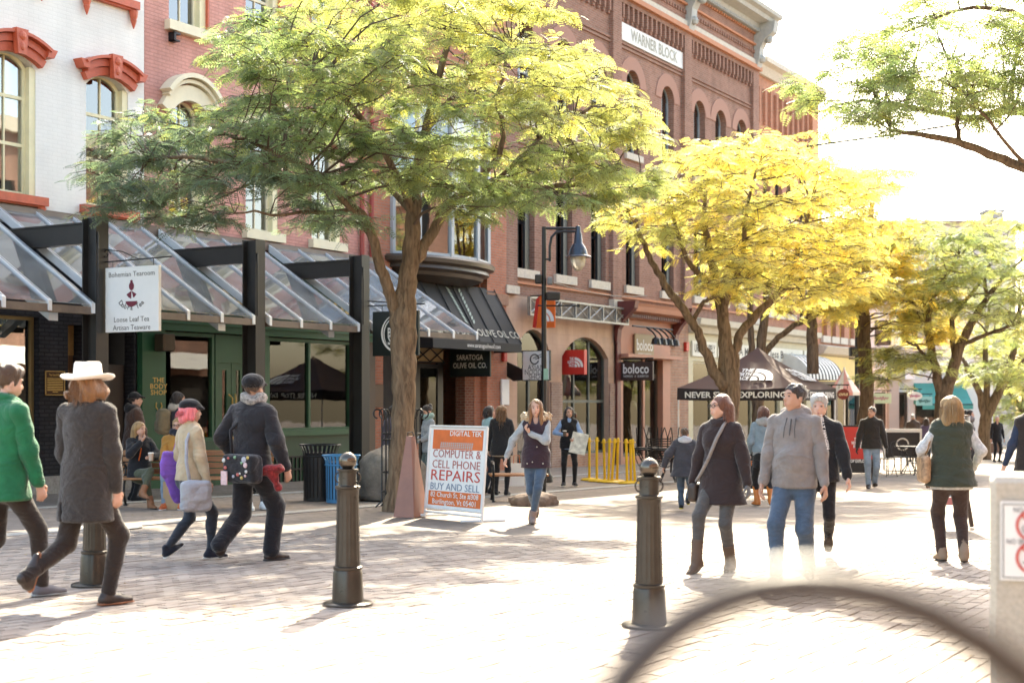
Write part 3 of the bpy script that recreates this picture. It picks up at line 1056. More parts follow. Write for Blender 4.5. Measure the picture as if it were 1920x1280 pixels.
# olive oil shop: recessed dark entrance, brick infill, window
za = gO
MB().box(FT(722), FT(745), .10, .16, za, 2.75).build('door_side', M_DARKROOM, bO)
shop_window(bO, FT(722), FT(790), .35, 2.75, M_BRONZE, y=.2)
MB().box(FT(722), FT(790), .08, .3, za, .35).build('stall_riser', M_ORBRICK, bO)
MB().box(FT(876), FT(893) - .005, .07, .36, za, 2.75).build('brick_infill', brick_mat('dark_red_brick', (0.17, 0.055, 0.035), (0.23, 0.085, 0.05), (0.22, 0.15, 0.11), stain=.2), bO)
dk = MB()
dk.box(FT(795), FT(803), .25, .32, za, 2.3); dk.box(FT(836), FT(846), .25, .32, za, 2.75); dk.box(FT(795), FT(846), .25, .32, 2.2, 2.3)
dd = dk.build('door', M_BLACK, bO)
MB().box(FT(803), FT(836), .28, .29, za + .2, 2.2).build('pane', M_SHOPGLASS, dd)
lat = MB()
la, lb = FT(792), FT(845)
lat.box(la, lb, .18, .22, 2.32, 2.36); lat.box(la, lb, .18, .22, 2.70, 2.74)
lm_ = (la + lb) / 2
for (xa, za_, xb, zb_) in ((la, 2.36, lm_, 2.70), (la, 2.70, lm_, 2.36), (lm_, 2.36, lb, 2.70), (lm_, 2.70, lb, 2.36)):
    lat.tube([(xa, .2, za_), (xb, .2, zb_)], .02, 4)
lo = lat.build('transom_lattice', M_BLACKIRON, bO)
MB().box(la, lb, .23, .24, 2.34, 2.72).build('transom_panel', mat('ochre_panel', (0.35, 0.25, 0.13), 0.6), lo)
inn = MB()
inn.quad((TO0, 3.0, za), (TO1, 3.0, za), (TO1, 3.0, 2.8), (TO0, 3.0, 2.8))
inn.quad((TO0, .35, 2.8), (TO1, .35, 2.8), (TO1, 3.0, 2.8), (TO0, 3.0, 2.8))
inn.quad((TO0, .35, za + .2), (TO1, .35, za + .2), (TO1, 3.0, za + .2), (TO0, 3.0, za + .2))
inn.build('shop_interior', M_DARKROOM, bO)
MB().box(FT(905), TO1 - .02, -.14, .058, gO, 14.0).build('pilaster', M_ORBRICK, bO)
MB().box(FT(902), TO1, -.20, .05, 3.95, 4.25).build('stone_block', mat('brown_stone', (0.30, 0.16, 0.10), 0.8, var=0.2, scale=10), bO)
fb = MB().bbox(-.09, .09, -.10, 0, -.14, .14, .02).build('fire_alarm', mat('alarm_red', (0.45, 0.03, 0.02), 0.4))
fb.location = SW(FT(934), .15, FZ(934, 668)); fb.rotation_euler = (0, 0, ROT_ST)
tag(fb, 'small red fire alarm box on the orange brick pier by the olive oil shop', 'alarm')
nb = MB().bbox(-.2, .2, -.06, 0, -.35, .35, .015).build('notice_case', M_WHITE)
nb.location = SW(FT(936), .15, FZ(936, 735)); nb.rotation_euler = (0, 0, ROT_ST)
tag(nb, 'narrow white notice case on the brick pier behind the women', 'notice case')
pq = MB().bbox(-.2, .2, -.03, 0, -.28, .28, .01).build('wall_plaque', mat('brown_plaque', (0.10, 0.055, 0.03), 0.5))
pq.location = SW(FT(708), .0, FZ(708, 742)); pq.rotation_euler = (0, 0, ROT_ST)
tag(pq, 'plain brown plaque on the orange brick pier left of the tree trunk', 'plaque')
# ================================================================ Warner Block
M_BRBRICK = brick_mat('brown_brick', (0.255, 0.122, 0.085), (0.33, 0.165, 0.118), (0.31, 0.215, 0.165), bump=0.7, stain=0.18)
M_SALMON = brick_mat('salmon_stone', (0.50, 0.33, 0.235), (0.53, 0.36, 0.26), (0.48, 0.32, 0.235), bw=.5, bh=.3, bump=0.2, stain=0.12)
M_STONE = mat('pale_stone', (0.55, 0.49, 0.40), 0.8, var=0.15, scale=12, bump=0.15)
M_GREYSTONE = mat('grey_cornice', (0.40, 0.40, 0.37), 0.7, var=0.15, scale=6)
M_TERRA = mat('terracotta', (0.47, 0.20, 0.105), 0.75, var=0.12, scale=5)
M_DARKSASH = mat('dark_sash', (0.022, 0.024, 0.026), 0.4)
M_BLUESASH = mat('grey_sash', (0.30, 0.34, 0.36), 0.4)
TW0, TW1 = TO1, FT(1418)
bW = bld('brown_brick_block', 'brown brick commercial block with a bracketed cornice and a pale name tablet', TW0)
gW = gbase(TW1)
colsW = [34.55, 36.8, 39.0, 41.4, 44.1, 46.8, 48.75, 50.8]
hW = []
for c in colsW:
    hW.append((c - .5, c + .5, 5.05, 7.75, 0.12))
    hW.append((c - .5, c + .5, 9.3, 12.02, 0.5))
TNF1 = FT(1150); TBO1 = FT(1288)
wall_mb(TW0, TW1, 4.28, 15.0, hW, depth=.35).build('wall', M_BRBRICK, bW)
body(bW, TW0 + .01, TW1, gW, 15.2, M_BRBRICK)
for (a, b, c, d, r) in hW:
    if c < 8:
        w = window(bW, a, b, c, d, M_DARKSASH, arch=0, munt=1, rails=(0.5,), y=.26, fw=.07, room=True, curtain=(M_CURTAIN, [(.05, .95, .55 + .08 * (int(a * 7) % 4), 1)]))
        MB().box(a - .14, b + .14, -.10, -.002, c - .26, c - .01).build('sill', M_STONE, bW)
        MB().box(a, b, -.002, .26, c - .012, c + .003).build('sill_top', M_STONE, w)
        sh_ = MB()
        for xx in (b - .36, b - .30, b - .24, b - .18): sh_.box(xx, xx + .05, .10, .18, c + .02, d - .15)
        sh_.build('shutter', M_DARKSASH, w)
    else:
        w = window(bW, a, b, c, d, M_BLUESASH, arch=r, munt=1, rails=(0.5,), y=.24, fw=.08, curtain=(mat('pale_blind', (0.6, 0.6, 0.57), .8), [(0.05, .95, .35, .97)]))
        v = MB()
        arc_band(v, a - .02, b + .02, d - r - .02, r, .42, -.025, -.002, n=11, flare=.10)
        v.build('brick_voussoirs', mat('voussoir_brick', (0.36, 0.19, 0.137), 0.85, var=0.12, scale=30, stretch=(4, 1, .5)), bW)
        MB().box(a - .12, b + .12, -.10, -.002, c - .22, c - .01).build('sill', M_STONE, bW)
pilT = [TW0 + .28, FT(1148) + .1, FT(1284), TW1 - .35]
for t in pilT:
    MB().box(t - .30, t + .30, -.14, -.002, 4.28, 14.3).build('pilaster', M_BRBRICK, bW)
    MB().box(t - .34, t + .34, -.19, -.003, 4.3, 4.52).build('stone_block', M_STONE, bW)
for i in range(len(pilT) - 1):
    a, b = pilT[i] + .302, pilT[i + 1] - .302
    ct = MB()
    n = max(6, int((b - a) / .33))
    for k in range(n):
        x = a + (b - a) * (k + .5) / n
        ct.box(x - .055, x + .055, -.13, -.003, 13.50, 13.95)
        ct.box(x - .05, x + .05, -.09, -.003, 13.40, 13.50)
    ct.box(a, b, -.135, -.003, 13.951, 14.10)
    tag(ct.build('corbel_table', M_BRBRICK, bW), kind='stuff')
    for (z, y, m) in ((12.55, -.05, M_BRBRICK), (12.68, -.05, M_BRBRICK), (4.62, -.06, M_TERRA), (8.55, -.05, M_BRBRICK)):
        MB().box(a, b, y, -.003, z, z + .07).build('string_course', m, bW)
MB().box(TW0, TW1, -.26, -.003, 14.10, 14.26).build('terracotta_band', M_TERRA, bW)
MB().box(TW0, TW1, -.20, -.003, 14.262, 14.46).build('stone_band', M_STONE, bW)
MB().box(TW0, TW1, -.12, -.003, 14.462, 16.0).build('frieze', M_BRBRICK, bW)
for (z, h, y) in ((14.70, .13, -.17), (15.42, .10, -.2)):
    de = MB()
    k = TW0 + .1
    while k < TW1 - .1:
        de.box(k, k + .11, y, -.122, z, z + h)
        k += .22
    tag(de.build('dentil_course', M_BRBRICK if z < 15 else M_TERRA, bW), kind='stuff')
MB().box(TW0, TW1, -.22, -.122, 15.0, 15.07).build('frieze_moulding', M_TERRA, bW)
co = MB()
co.extrude_x([(-.12, 15.62), (-.30, 15.62), (-.34, 15.80), (-.75, 15.86), (-.80, 16.0), (-.98, 16.06), (-1.02, 16.2), (.4, 16.2), (.4, 15.62)], TW0, TW1 + .25)
cor_ = co.build('cornice', M_GREYSTONE, bW)
de = MB()
k = TW0 + .1
while k < TW1 - .1:
    de.box(k, k + .07, -.36, -.125, 15.50, 15.618)
    k += .15
tag(de.build('cornice_dentils', M_GREYSTONE, cor_), kind='stuff')
for t in pilT:
    bk = MB()
    bk.extrude_x([(-.12, 14.2), (-.26, 14.2), (-.34, 14.5), (-.38, 14.9), (-.55, 15.2), (-.9, 15.45), (-.98, 15.86), (-.12, 15.86)], t - .22, t + .22)
    bk.ball((t, -.36, 14.5), .16, 8); bk.ball((t, -.66, 15.2), .17, 8)
    bk.build('cornice_bracket', M_GREYSTONE, cor_)
# name tablet
t0, t1 = FT(1163), FT(1281)
tb = MB().box(t0, t1, -.06, -.003, 12.80, 13.36).build('name_tablet', mat('tablet_stone', (0.70, 0.69, 0.65), 0.7, var=0.06), bW)
lettering(tb, 'WARNER BLOCK', .52, (t0 + t1) / 2, -.066, 13.07, mat('worn_lettering', (0.33, 0.32, 0.26), 0.8, var=.25, scale=9), fit=(t1 - t0) * .74, bold=.02)

# --- outdoor shop with stone arches
a1, a2 = (FT(968), FT(1028)), (FT(1052), FT(1139))
zt = 3.28
hN = [(a1[0], a1[1], gW, zt + .1, .6), (a2[0], a2[1], -.25, zt, .62)]
wall_mb(TW0, TNF1, gW, 4.28, hN, depth=.4, y=-.03).build('shopfront_wall', M_SALMON, bW)
MB().box(a1[1] + .05, a2[0] - .05, -.08, -.032, gW, 1.9).build('brick_pier', brick_mat('rough_pier_brick', (0.34, 0.20, 0.15), (0.42, 0.28, 0.21), (0.45, 0.36, .3), stain=.25), bW)
MB().box(a2[1] + .03, TNF1 - .02, -.08, -.032, gW, 1.9).build('brick_pier', MC['rough_pier_brick'], bW)
MB().box(a2[0] - .1, a2[1] + .1, -.14, -.032, gW, -.26).build('brick_base', brick_mat('base_brick', (0.40, 0.19, 0.11), (0.46, 0.24, 0.15), (0.38, .3, .24)), bW)
fm = mat('green_grey_frame', (0.075, 0.085, 0.072), 0.45)
f = MB()
for i in range(4):
    x = a2[0] + (a2[1] - a2[0] - .07) * i / 3
    f.box(x, x + .07, .12, .22, -.25, zt - (.42 if i in (0, 3) else .02))
for z in (-.25, 1.3): f.box(a2[0] + .07, a2[1] - .07, .125, .215, z, z + .08)
arc_band(f, a2[0], a2[1], zt - .68, .62, .06, .12, .22)
fo = f.build('arched_window', fm, bW)
for i in range(3):
    x0 = a2[0] + (a2[1] - a2[0] - .07) * i / 3 + .05
    x1 = a2[0] + (a2[1] - a2[0] - .07) * (i + 1) / 3 + .02
    MB().box(x0, x1, .16, .17, -.2, 1.32).build('pane', M_SHOPGLASS, fo)
    MB().box(x0, x1, .16, .17, 1.36, zt - (.3 if i != 1 else .01)).build('pane', M_SHOPGLASS, fo)
f = MB()
f.box(a1[0], a1[0] + .1, .12, .22, gW, 2.9); f.box(a1[1] - .1, a1[1], .12, .22, gW, 2.9); f.box((a1[0] + a1[1]) / 2 - .05, (a1[0] + a1[1]) / 2 + .05, .12, .22, gW, 2.0)
f.box(a1[0] + .1, a1[1] - .1, .12, .22, 2.0, 2.12)
arc_band(f, a1[0], a1[1], zt + .1 - .66, .6, .06, .12, .22)
fo = f.build('arched_door', fm, bW)
MB().box(a1[0] + .08, a1[1] - .08, .16, .17, gW + .2, 2.02).build('pane', M_SHOPGLASS, fo)
MB().box(a1[0] + .08, a1[1] - .08, .16, .17, 2.1, zt).build('pane', M_SHOPGLASS, fo)
# steel lattice band
la, lb = FT(970), FT(1157)
M_STEEL = mat('grey_steel', (0.30, 0.285, 0.26), 0.45, metal=0.4, var=0.25, scale=6)
tr = MB()
tr.box(la, lb, -.42, -.36, 4.20, 4.26); tr.box(la, lb, -.42, -.36, 3.72, 3.78)
n = 7
for i in range(n):
    xa, xb = la + (lb - la) * i / n, la + (lb - la) * (i + 1) / n
    tr.tube([(xa, -.39, 3.77), (xb, -.39, 4.21)], .022, 5); tr.tube([(xa, -.39, 4.21), (xb, -.39, 3.77)], .022, 5)
    tr.box(xa, xa + .04, -.42, -.36, 3.78, 4.2)
tr.box(lb - .04, lb, -.42, -.36, 3.78, 4.2)
to = tr.build('steel_lattice', M_STEEL, bW)
MB().box(la, lb, -.33, -.32, 3.74, 4.24).build('backing_panel', mat('panel_taupe', (0.20, 0.17, 0.14), 0.6, var=.3), to)
inn = MB()
inn.quad((TW0, 3.5, gW), (TBO1, 3.5, gW), (TBO1, 3.5, 4.2), (TW0, 3.5, 4.2))
inn.quad((TW0, .38, 3.9), (TBO1, .38, 3.9), (TBO1, 3.5, 3.9), (TW0, 3.5, 3.9))
inn.quad((TW0, .38, gW + .2), (TBO1, .38, gW + .2), (TBO1, 3.5, gW + .2), (TW0, 3.5, gW + .2))
inn.build('shop_interior', M_WARMROOM, bW)

# --- salmon painted shopfront
M_SALMONP = mat('salmon_paint', (0.42, 0.19, 0.125), 0.55, var=0.1, scale=2)
M_MAROON = mat('maroon_paint', (0.13, 0.032, 0.026), 0.45, var=0.15)
s0, s1 = TNF1 + .02, FT(1252)
hS = [(FT(1163), FT(1201), -.42, 2.72), (FT(1204), FT(1238), gW, 2.72)]
wall_mb(s0, s1, gW, 3.95, hS, depth=.35, y=-.10).build('shopfront_wall', M_SALMONP, bW)
MB().box(s1, TBO1, -.06, -.002, gW, 4.28).build('brick_pier', brick_mat('pier_brick', (0.40, 0.22, 0.15), (0.46, 0.27, 0.19), (0.42, 0.33, 0.26), bw=.3, bh=.1, bump=1.0, stain=.2), bW)
cs = MB()
cs.extrude_x([(-.102, 3.95), (-.28, 3.98), (-.34, 4.10), (-.62, 4.18), (-.68, 4.34), (-.74, 4.42), (.0, 4.44), (.0, 3.95)], s0 - .1, s1 + .45)
cso = cs.build('shop_cornice', M_SALMONP, bW)
dn = MB()
k = s0
while k < s1 + .3:
    dn.box(k, k + .06, -.46, -.30, 3.99, 4.10)
    k += .14
tag(dn.build('cornice_dentils', M_MAROON, cso), kind='stuff')
for x in (s0 - .12, s1 + .18):
    bk = MB()
    bk.extrude_x([(-.1, 3.2), (-.18, 3.2), (-.22, 3.6), (-.42, 3.9), (-.78, 4.25), (-.82, 4.47), (-.1, 4.47)], x, x + .26)
    bk.build('cornice_bracket', M_MAROON, cso)
MB().box(s0 - .05, s0 + .2, -.16, -.102, gW, 3.2).build('pilaster', M_MAROON, bW)
MB().box(s0 + .2, s1 + .3, -.42, -.101, 2.74, 2.84).build('ledge', M_SALMONP, bW)
shop_window(bW, FT(1163), FT(1201), -.42, 2.72, M_BRONZE, y=.0)
dk = MB()
dk.box(hS[1][0], hS[1][0] + .14, .10, .2, gW, 2.72); dk.box(hS[1][1] - .14, hS[1][1], .10, .2, gW, 2.72); dk.box(hS[1][0] + .14, hS[1][1] - .14, .10, .2, 2.1, 2.25)
dd = dk.build('door', M_BRONZE, bW)
MB().box(hS[1][0] + .13, hS[1][1] - .13, .14, .15, gW + .2, 2.1).build('pane', M_SHOPGLASS, dd)
al = MB().bbox(-.12, .12, -.12, 0, -.16, .16, .02).build('fire_alarm', MC['alarm_red'])
al.location = SW(FT(1281), .06, FZ(1281, 650)); al.rotation_euler = (0, 0, ROT_ST)
tag(al, 'small red alarm box on the brick pier right of the salmon shopfront', 'alarm')

# --- cream shopfronts under the block and the red brick building beyond
M_CREAMW = mat('cream_shop_paint', (0.50, 0.45, 0.30), 0.55, var=0.1, scale=2)
M_REDBRICK = brick_mat('red_brick', (0.44, 0.175, 0.10), (0.52, 0.225, 0.135), (0.40, 0.26, 0.19), bump=0.6, stain=0.15)
TR0, TR1 = TW1, FT(1531)
bR = bld('red_brick_building', 'red brick building with narrow windows beyond the bracketed cornice', TR0)
gR = gbase(TR1)
hR = []
for px in (1440, 1462, 1484, 1508):
    c = FT(px)
    hR.append((c - .42, c + .42, 4.9, 7.3, 0.0))
    hR.append((c - .42, c + .42, 8.8, 11.2, 0.3))
wall_mb(TR0, TR1, 4.28, 14.6, hR, depth=.35, y=.05).build('wall', M_REDBRICK, bR)
body(bR, TR0 + .01, TR1, gR, 14.6, M_REDBRICK)
for (a, b, c, d, r) in hR:
    window(bR, a, b, c, d, M_DARKSASH, arch=0, munt=0, y=.25)
    MB().box(a - .12, b + .12, -.06, .048, c - .24, c - .01).build('sill', M_STONE, bR)
MB().extrude_x([(.048, 14.1), (-.1, 14.1), (-.25, 14.4), (-.45, 14.5), (-.45, 14.7), (.1, 14.7)], TR0, TR1).build('cornice', M_STONE, bR)
ct = MB()
k = TR0 + .2
while k < TR1:
    ct.box(k, k + .12, -.07, .047, 12.2, 13.6)
    k += .62
tag(ct.build('corbel_ribs', M_REDBRICK, bR), kind='stuff')
MB().box(TR1 - .8, TR1 - .02, -.1, .048, gR, 14.1).build('pilaster', M_TERRA, bR)
# cream shopfront is a part of the brown block and runs on under the red building
def cream_front(root, ta, tb, panels, wins, g):
    wall_mb(ta, tb, g, 4.3, wins, depth=.3, y=-.05).build('shopfront_wall', M_CREAMW, root)
    MB().extrude_x([(-.052, 3.72), (-.22, 3.75), (-.28, 3.95), (-.5, 4.02), (-.54, 4.22), (.0, 4.3), (.0, 3.72)], ta, tb).build('shop_cornice', mat('pale_cornice', (0.52, 0.48, 0.38), .6, var=.1), root)
    for (a, b, s, fit, col) in panels:
        p = MB().box(a, b, -.12, -.053, 2.92, 3.46).build('sign_panel', mat('sign_cream', (0.70, 0.68, 0.58), .6, var=.05), root)
        if s: lettering(p, s, .42, (a + b) / 2, -.126, 3.19, mat('sign_dark', (0.05, 0.045, 0.04), .6), fit=(b - a) * fit, bold=.012)
    for h in wins:
        shop_window(root, h[0], h[1], h[2], h[3], M_CREAMW, y=.05)
cream_front(bW, TBO1 + .02, TW1, [(FT(1293), FT(1338), 'URBAN SUPPLY', .86, 0), (FT(1341), FT(1413), 'CAMILLA MAE', .88, 0)],
            [(FT(1297), FT(1335), -.3, 2.75), (FT(1340), FT(1368), gW, 2.75), (FT(1373), FT(1410), -.3, 2.75)], gW)
cream_front(bR, TR0, TR1 - .85, [(FT(1432), FT(1500), 'Jess Boutique', .84, 0), (FT(1503), FT(1519), '(', .1, 0)],
            [(FT(1425), FT(1460), -.35, 2.7), (FT(1466), FT(1510), -.35, 2.7)], gR)
for (rt, ta, tb, g) in ((bW, TBO1, TW1, gW), (bR, TR0, TR1, gR)):
    inn = MB()
    inn.quad((ta, 2.6, g), (tb, 2.6, g), (tb, 2.6, 3.0), (ta, 2.6, 3.0))
    inn.quad((ta, .26, 2.9), (tb, .26, 2.9), (tb, 2.6, 2.9), (ta, 2.6, 2.9))
    inn.build('shop_interior', M_DARKROOM, rt)
# striped barrel awning
ta, tb = FT(1490, .6), FT(1553, .6)
aw = thing('barrel_awning', 'black and white striped rounded awning behind the brown tent', 'awning', SW((ta + tb) / 2, .0, FZ(1525, 712, .5)), ROT_ST)
ns = 20
wdt = (tb - ta) / ns
M_STRK = mat('awning_black', (0.03, 0.03, 0.035), .7); M_STRW = mat('awning_white', (0.66, 0.66, 0.62), .7)
for i in range(ns):
    mb = MB()
    x0 = -(tb - ta) / 2 + i * wdt
    p0 = [(-1.25 * math.cos(a), 1.05 * math.sin(a)) for a in [k * math.pi / 16 for k in range(9)]]
    for k in range(8):
        (ya, za_), (yb, zb_) = p0[k], p0[k + 1]
        mb.quad((x0, ya, za_), (x0 + wdt, ya, za_), (x0 + wdt, yb, zb_), (x0, yb, zb_))
    if i in (0, ns - 1):
        xx = x0 if i == 0 else x0 + wdt
        mb.add([(xx, 0, 0)] + [(xx, y, z) for y, z in p0], [tuple(range(10))])
    mb.build('awning_stripe', M_STRK if i % 2 else M_STRW, aw, smooth='all')

# ================================================================ two storey orange building with ochre windows
TD0, TD1 = TR1, FT(1616)
bD = bld('ochre_window_building', 'low orange brick building with tall ochre windows and a yellow shop fascia', TD0)
gD = gbase(TD1)
M_OCHRE = mat('ochre_paint', (0.50, 0.29, 0.06), .5, var=.1)
hD = []
for px in (1546, 1563, 1579, 1597):
    c = FT(px)
    hD.append((c - .35, c + .35, 4.2, 7.2, 0.0))
wall_mb(TD0, TD1, 3.4, 8.2, hD, depth=.35, y=.0).build('wall', M_REDBRICK, bD)
body(bD, TD0 + .01, TD1, gD, 8.2, M_REDBRICK)
for (a, b, c, d, r) in hD:
    window(bD, a, b, c, d, M_OCHRE, munt=0, y=.2, fw=.14)
    MB().box(a - .15, b + .15, -.12, -.002, c - .3, c - .01).build('sill', M_STONE, bD)
MB().extrude_x([(-.0, 3.3), (-.3, 3.4), (-.5, 3.7), (-.0, 3.8)], TD0, TD1).build('shop_cornice', M_STONE, bD)
MB().box(TD0, TD1, -.1, -.002, 2.2, 3.3).build('fascia', mat('yellow_fascia', (0.62, 0.45, 0.14), .5, var=.08), bD)
hD2 = [(TD0 + .4, TD0 + 2.4, -.5, 2.1), (TD0 + 2.8, TD1 - .4, -.5, 2.1)]
wall_mb(TD0, TD1, gD, 2.2, hD2, depth=.3, y=-.03).build('shopfront_wall', mat('dark_wood', (0.10, 0.055, 0.03), .5, var=.2), bD)
for h in hD2: shop_window(bD, *h, M_BRONZE, div=((h[0] + h[1]) / 2,), y=.05)
MB().quad((TD0, 2, gD), (TD1, 2, gD), (TD1, 2, 3), (TD0, 2, 3)).build('shop_interior', M_WARMROOM, bD)

# ================================================================ white shop across the side street
YE = 74.0
def px_at(px, Y): return (px - 960) / FPX * Y
def pz_at(py, Y): return CAMZ + (HORIZON - py) / FPX * Y
xe0, xe1 = px_at(1614, YE), px_at(1862, YE)
bE = thing('white_corner_shop', 'white rendered shop with a green name board, far down the street', 'building', (xe0, YE, gz(xe0, YE)), 0, off=(xe0, YE, gz(xe0, YE)))
M_RENDER = mat('white_render', (0.66, 0.65, 0.60), .8, var=.06, scale=1)
ze = gz(xe1, YE) - .3
def ebox(name, x0, y0, x1, y1, ya, yb, m, par): return MB().box(px_at(x0, YE), px_at(x1, YE), YE + ya, YE + yb, pz_at(y1, YE), pz_at(y0, YE)).build(name, m, par)
he = [(px_at(a, YE), px_at(b, YE), pz_at(d, YE) if d else ze, pz_at(c, YE)) for a, b, c, d in ((1640, 1662, 735, 0), (1682, 1702, 735, 0), (1716, 1758, 745, 0), (1770, 1800, 745, 0), (1640, 1672, 600, 655), (1690, 1722, 600, 655), (1740, 1770, 600, 655), (1668, 1686, 716, 735))]
mbw = wall_mb(px_at(1614, YE), xe1, ze, pz_at(560, YE), he, depth=.4, y=YE)
mbw.build('wall', M_RENDER, bE)
mb = MB()
mb.box(px_at(1614, YE) + .01, xe1 - .01, YE + 2, YE + 12, ze, pz_at(562, YE))
mb.build('core', M_RENDER, bE)
for h in he:
    fo = MB().box(h[0], h[0] + .12, YE + .15, YE + .25, h[2], h[3]).box(h[1] - .12, h[1], YE + .15, YE + .25, h[2], h[3]).box(h[0] + .12, h[1] - .12, YE + .15, YE + .25, h[3] - .12, h[3]).build('window', M_BRONZE, bE)
    MB().box(h[0] + .05, h[1] - .05, YE + .2, YE + .21, h[2], h[3]).build('pane', M_SHOPGLASS, fo)
    MB().quad((h[0] - .2, YE + 1.2, h[2]), (h[1] + .2, YE + 1.2, h[2]), (h[1] + .2, YE + 1.2, h[3]), (h[0] - .2, YE + 1.2, h[3])).build('room', M_DARKROOM, fo)
ebox('string_course', 1614, 648, 1862, 655, -.18, -.003, M_RENDER, bE)
bdp = MB().box(px_at(1636, YE), px_at(1711, YE), YE - .45, YE - .003, pz_at(711, YE), pz_at(676, YE)).build('sign_box', M_WHITE, bE)
bd = MB().box(px_at(1660, YE), px_at(1692, YE), YE - .52, YE - .455, pz_at(711, YE), pz_at(680, YE)).build('name_board', mat('olive_board', (0.26, 0.27, 0.13), .6), bE)
lettering(bd, 'SPELLBOUND', .36, px_at(1676, YE), YE - .526, pz_at(690, YE), M_WHITE, fit=px_at(1690, YE) - px_at(1662, YE), bold=.02)
ebox('pier', 1663, 713, 1681, 850, -.5, -.003, mat('taupe_pier', (0.36, 0.33, 0.28), .8, var=.06), bE)
M_TEAL = mat('teal_awning', (0.05, 0.26, 0.22), .7, var=.1)
for i, (x0, x1) in enumerate(((1713, 1764), (1768, 1806))):
    aw = thing('green_awning', ('left' if i == 0 else 'right') + ' of two sloping teal awnings on the far white shop', 'awning', (px_at((x0 + x1) / 2, YE), YE - .01, pz_at(745, YE)), 0, group='teal awnings')
    w = (px_at(x1, YE) - px_at(x0, YE)) / 2
    mb = MB()
    mb.add([(-w, 0, .75), (w, 0, .75), (w, -1.6, -.35), (-w, -1.6, -.35), (-w, -1.6, -.6), (w, -1.6, -.6), (-w, 0, -.35), (w, 0, -.35)], [(0, 1, 2, 3), (3, 2, 5, 4), (0, 3, 6), (1, 7, 2)])
    mb.build('awning_cloth', M_TEAL, aw)
    MB().tube([(-w, -1.6, -.35), (w, -1.6, -.35)], .03, 6).build('awning_bar', M_BLACKIRON, aw)
gl = thing('gooseneck_lamps', 'row of black gooseneck lamps above the far teal awnings', 'lamp', (px_at(1762, YE), YE, pz_at(712, YE)), 0)
for i in range(4):
    x = -.6 + i * .4
    MB().tube([(x, 0, 0), (x + .1, -.4, .45), (x + .25, -.8, .45), (x + .32, -1.0, .15)], .035, 6).build('arm', M_BLACKIRON, gl)
    MB().lathe([(.16, -.15), (.1, .02), (.03, .08)], (x + .32, -1.0, .1), 10).build('lamp_shade', M_BLACKIRON, gl)
# oval and square hanging signs far away
def far_sign(name, label, x0, y0, x1, y1, Y, m, oval=False, txt=None, tm=None):
    o = thing(name, label, 'sign', (px_at((x0 + x1) / 2, Y), Y, pz_at((y0 + y1) / 2, Y)), 0)
    w, h = px_at(x1, Y) - px_at(x0, Y), (y1 - y0) / FPX * Y
    if oval:
        mb = MB().prism([(w / 2 * math.cos(a), h / 2 * math.sin(a)) for a in [2 * math.pi * k / 24 for k in range(24)]], -.04, .04)
    else:
        mb = MB().box(-w / 2, w / 2, -.04, .04, -h / 2, h / 2)
    b = mb.build('sign_panel', m, o)
    if txt == '~':
        MB().tube([(-w * .36 + w * .72 * q / 30, -.046, h * .16 * math.sin(q * 1.3) * (1 + .5 * math.sin(q * .4))) for q in range(31)], h * .035, 4).build('script_mark', tm, b)
    elif txt: lettering(b, txt, h * .5, 0, -.046, 0, tm, fit=w * .8, shear=.25, bold=.01)
    MB().tube([(-w / 2 - .35, 0, h / 2 + .12), (w / 2, 0, h / 2 + .12)], .025, 6).tube([(-w * .35, 0, h / 2 + .12), (-w * .35, 0, h / 2 - .02)], .012, 5).tube([(w * .35, 0, h / 2 + .12), (w * .35, 0, h / 2 - .02)], .012, 5).build('sign_bracket', M_BLACKIRON, o)
    return o
M_PINKTX = mat('pink_text', (0.45, 0.08, 0.16), .6)
far_sign('hanging_sign', 'pale green hanging sign with a pink flower behind the dark sweater man', 1628, 737, 1671, 756, 62, mat('pale_green_sign', (0.50, 0.52, 0.30), .6), txt='~', tm=M_PINKTX)
far_sign('hanging_sign', 'small pale oval hanging sign with reddish script before the teal awnings', 1701, 734, 1729, 750, 66, mat('cream_oval', (0.66, 0.58, 0.48), .6), oval=True, txt='~', tm=M_PINKTX)
far_sign('hanging_sign', 'small teal square hanging sign under the teal awning', 1718, 743, 1748, 760, 68, mat('teal_sign', (0.22, 0.42, 0.38), .6), txt='~', tm=mat('teal_text', (0.02, 0.09, 0.08), .6))
far_sign('hanging_sign', 'dark red oval hanging sign at the right end of the brown tent', 1570, 728, 1592, 749, 47, mat('maroon_oval', (0.15, 0.02, 0.02), .5), oval=True, txt='ons', tm=M_CREAM2)

# ================================================================ far buildings closing the street
bF = thing('far_roof_building', 'distant pale building with a flat roof and a square chimney at the street end', 'building', (px_at(1780, 98), 98, gz(px_at(1780, 98), 98)), 0, off=(px_at(1780, 98), 98, gz(px_at(1780, 98), 98)))
YF = 98
M_FAR = mat('far_render', (0.52, 0.46, 0.40), .9, var=.08)
zf = gz(px_at(1900, YF), YF) - .5
hF = []
for px in range(1640, 1900, 34):
    for (a, b) in ((470, 530), (585, 640), (690, 740)):
        hF.append((px_at(px, YF), px_at(px + 15, YF), pz_at(b, YF), pz_at(a, YF)))
wall_mb(px_at(1600, YF), px_at(1905, YF), zf, pz_at(416, YF), hF, depth=.4, y=YF).build('wall', M_FAR, bF)
MB().box(px_at(1600, YF), px_at(1905, YF), YF + .5, YF + 10, zf, pz_at(417, YF)).build('core', M_DARKROOM, bF)
for h in hF:
    MB().box(h[0], h[1], YF + .2, YF + .23, h[2], h[3]).build('window', M_GLASS, bF)
MB().box(px_at(1598, YF), px_at(1907, YF), YF - .3, YF - .003, pz_at(420, YF), pz_at(414, YF)).build('parapet', mat('far_parapet', (0.30, 0.2, 0.15), .8), bF)
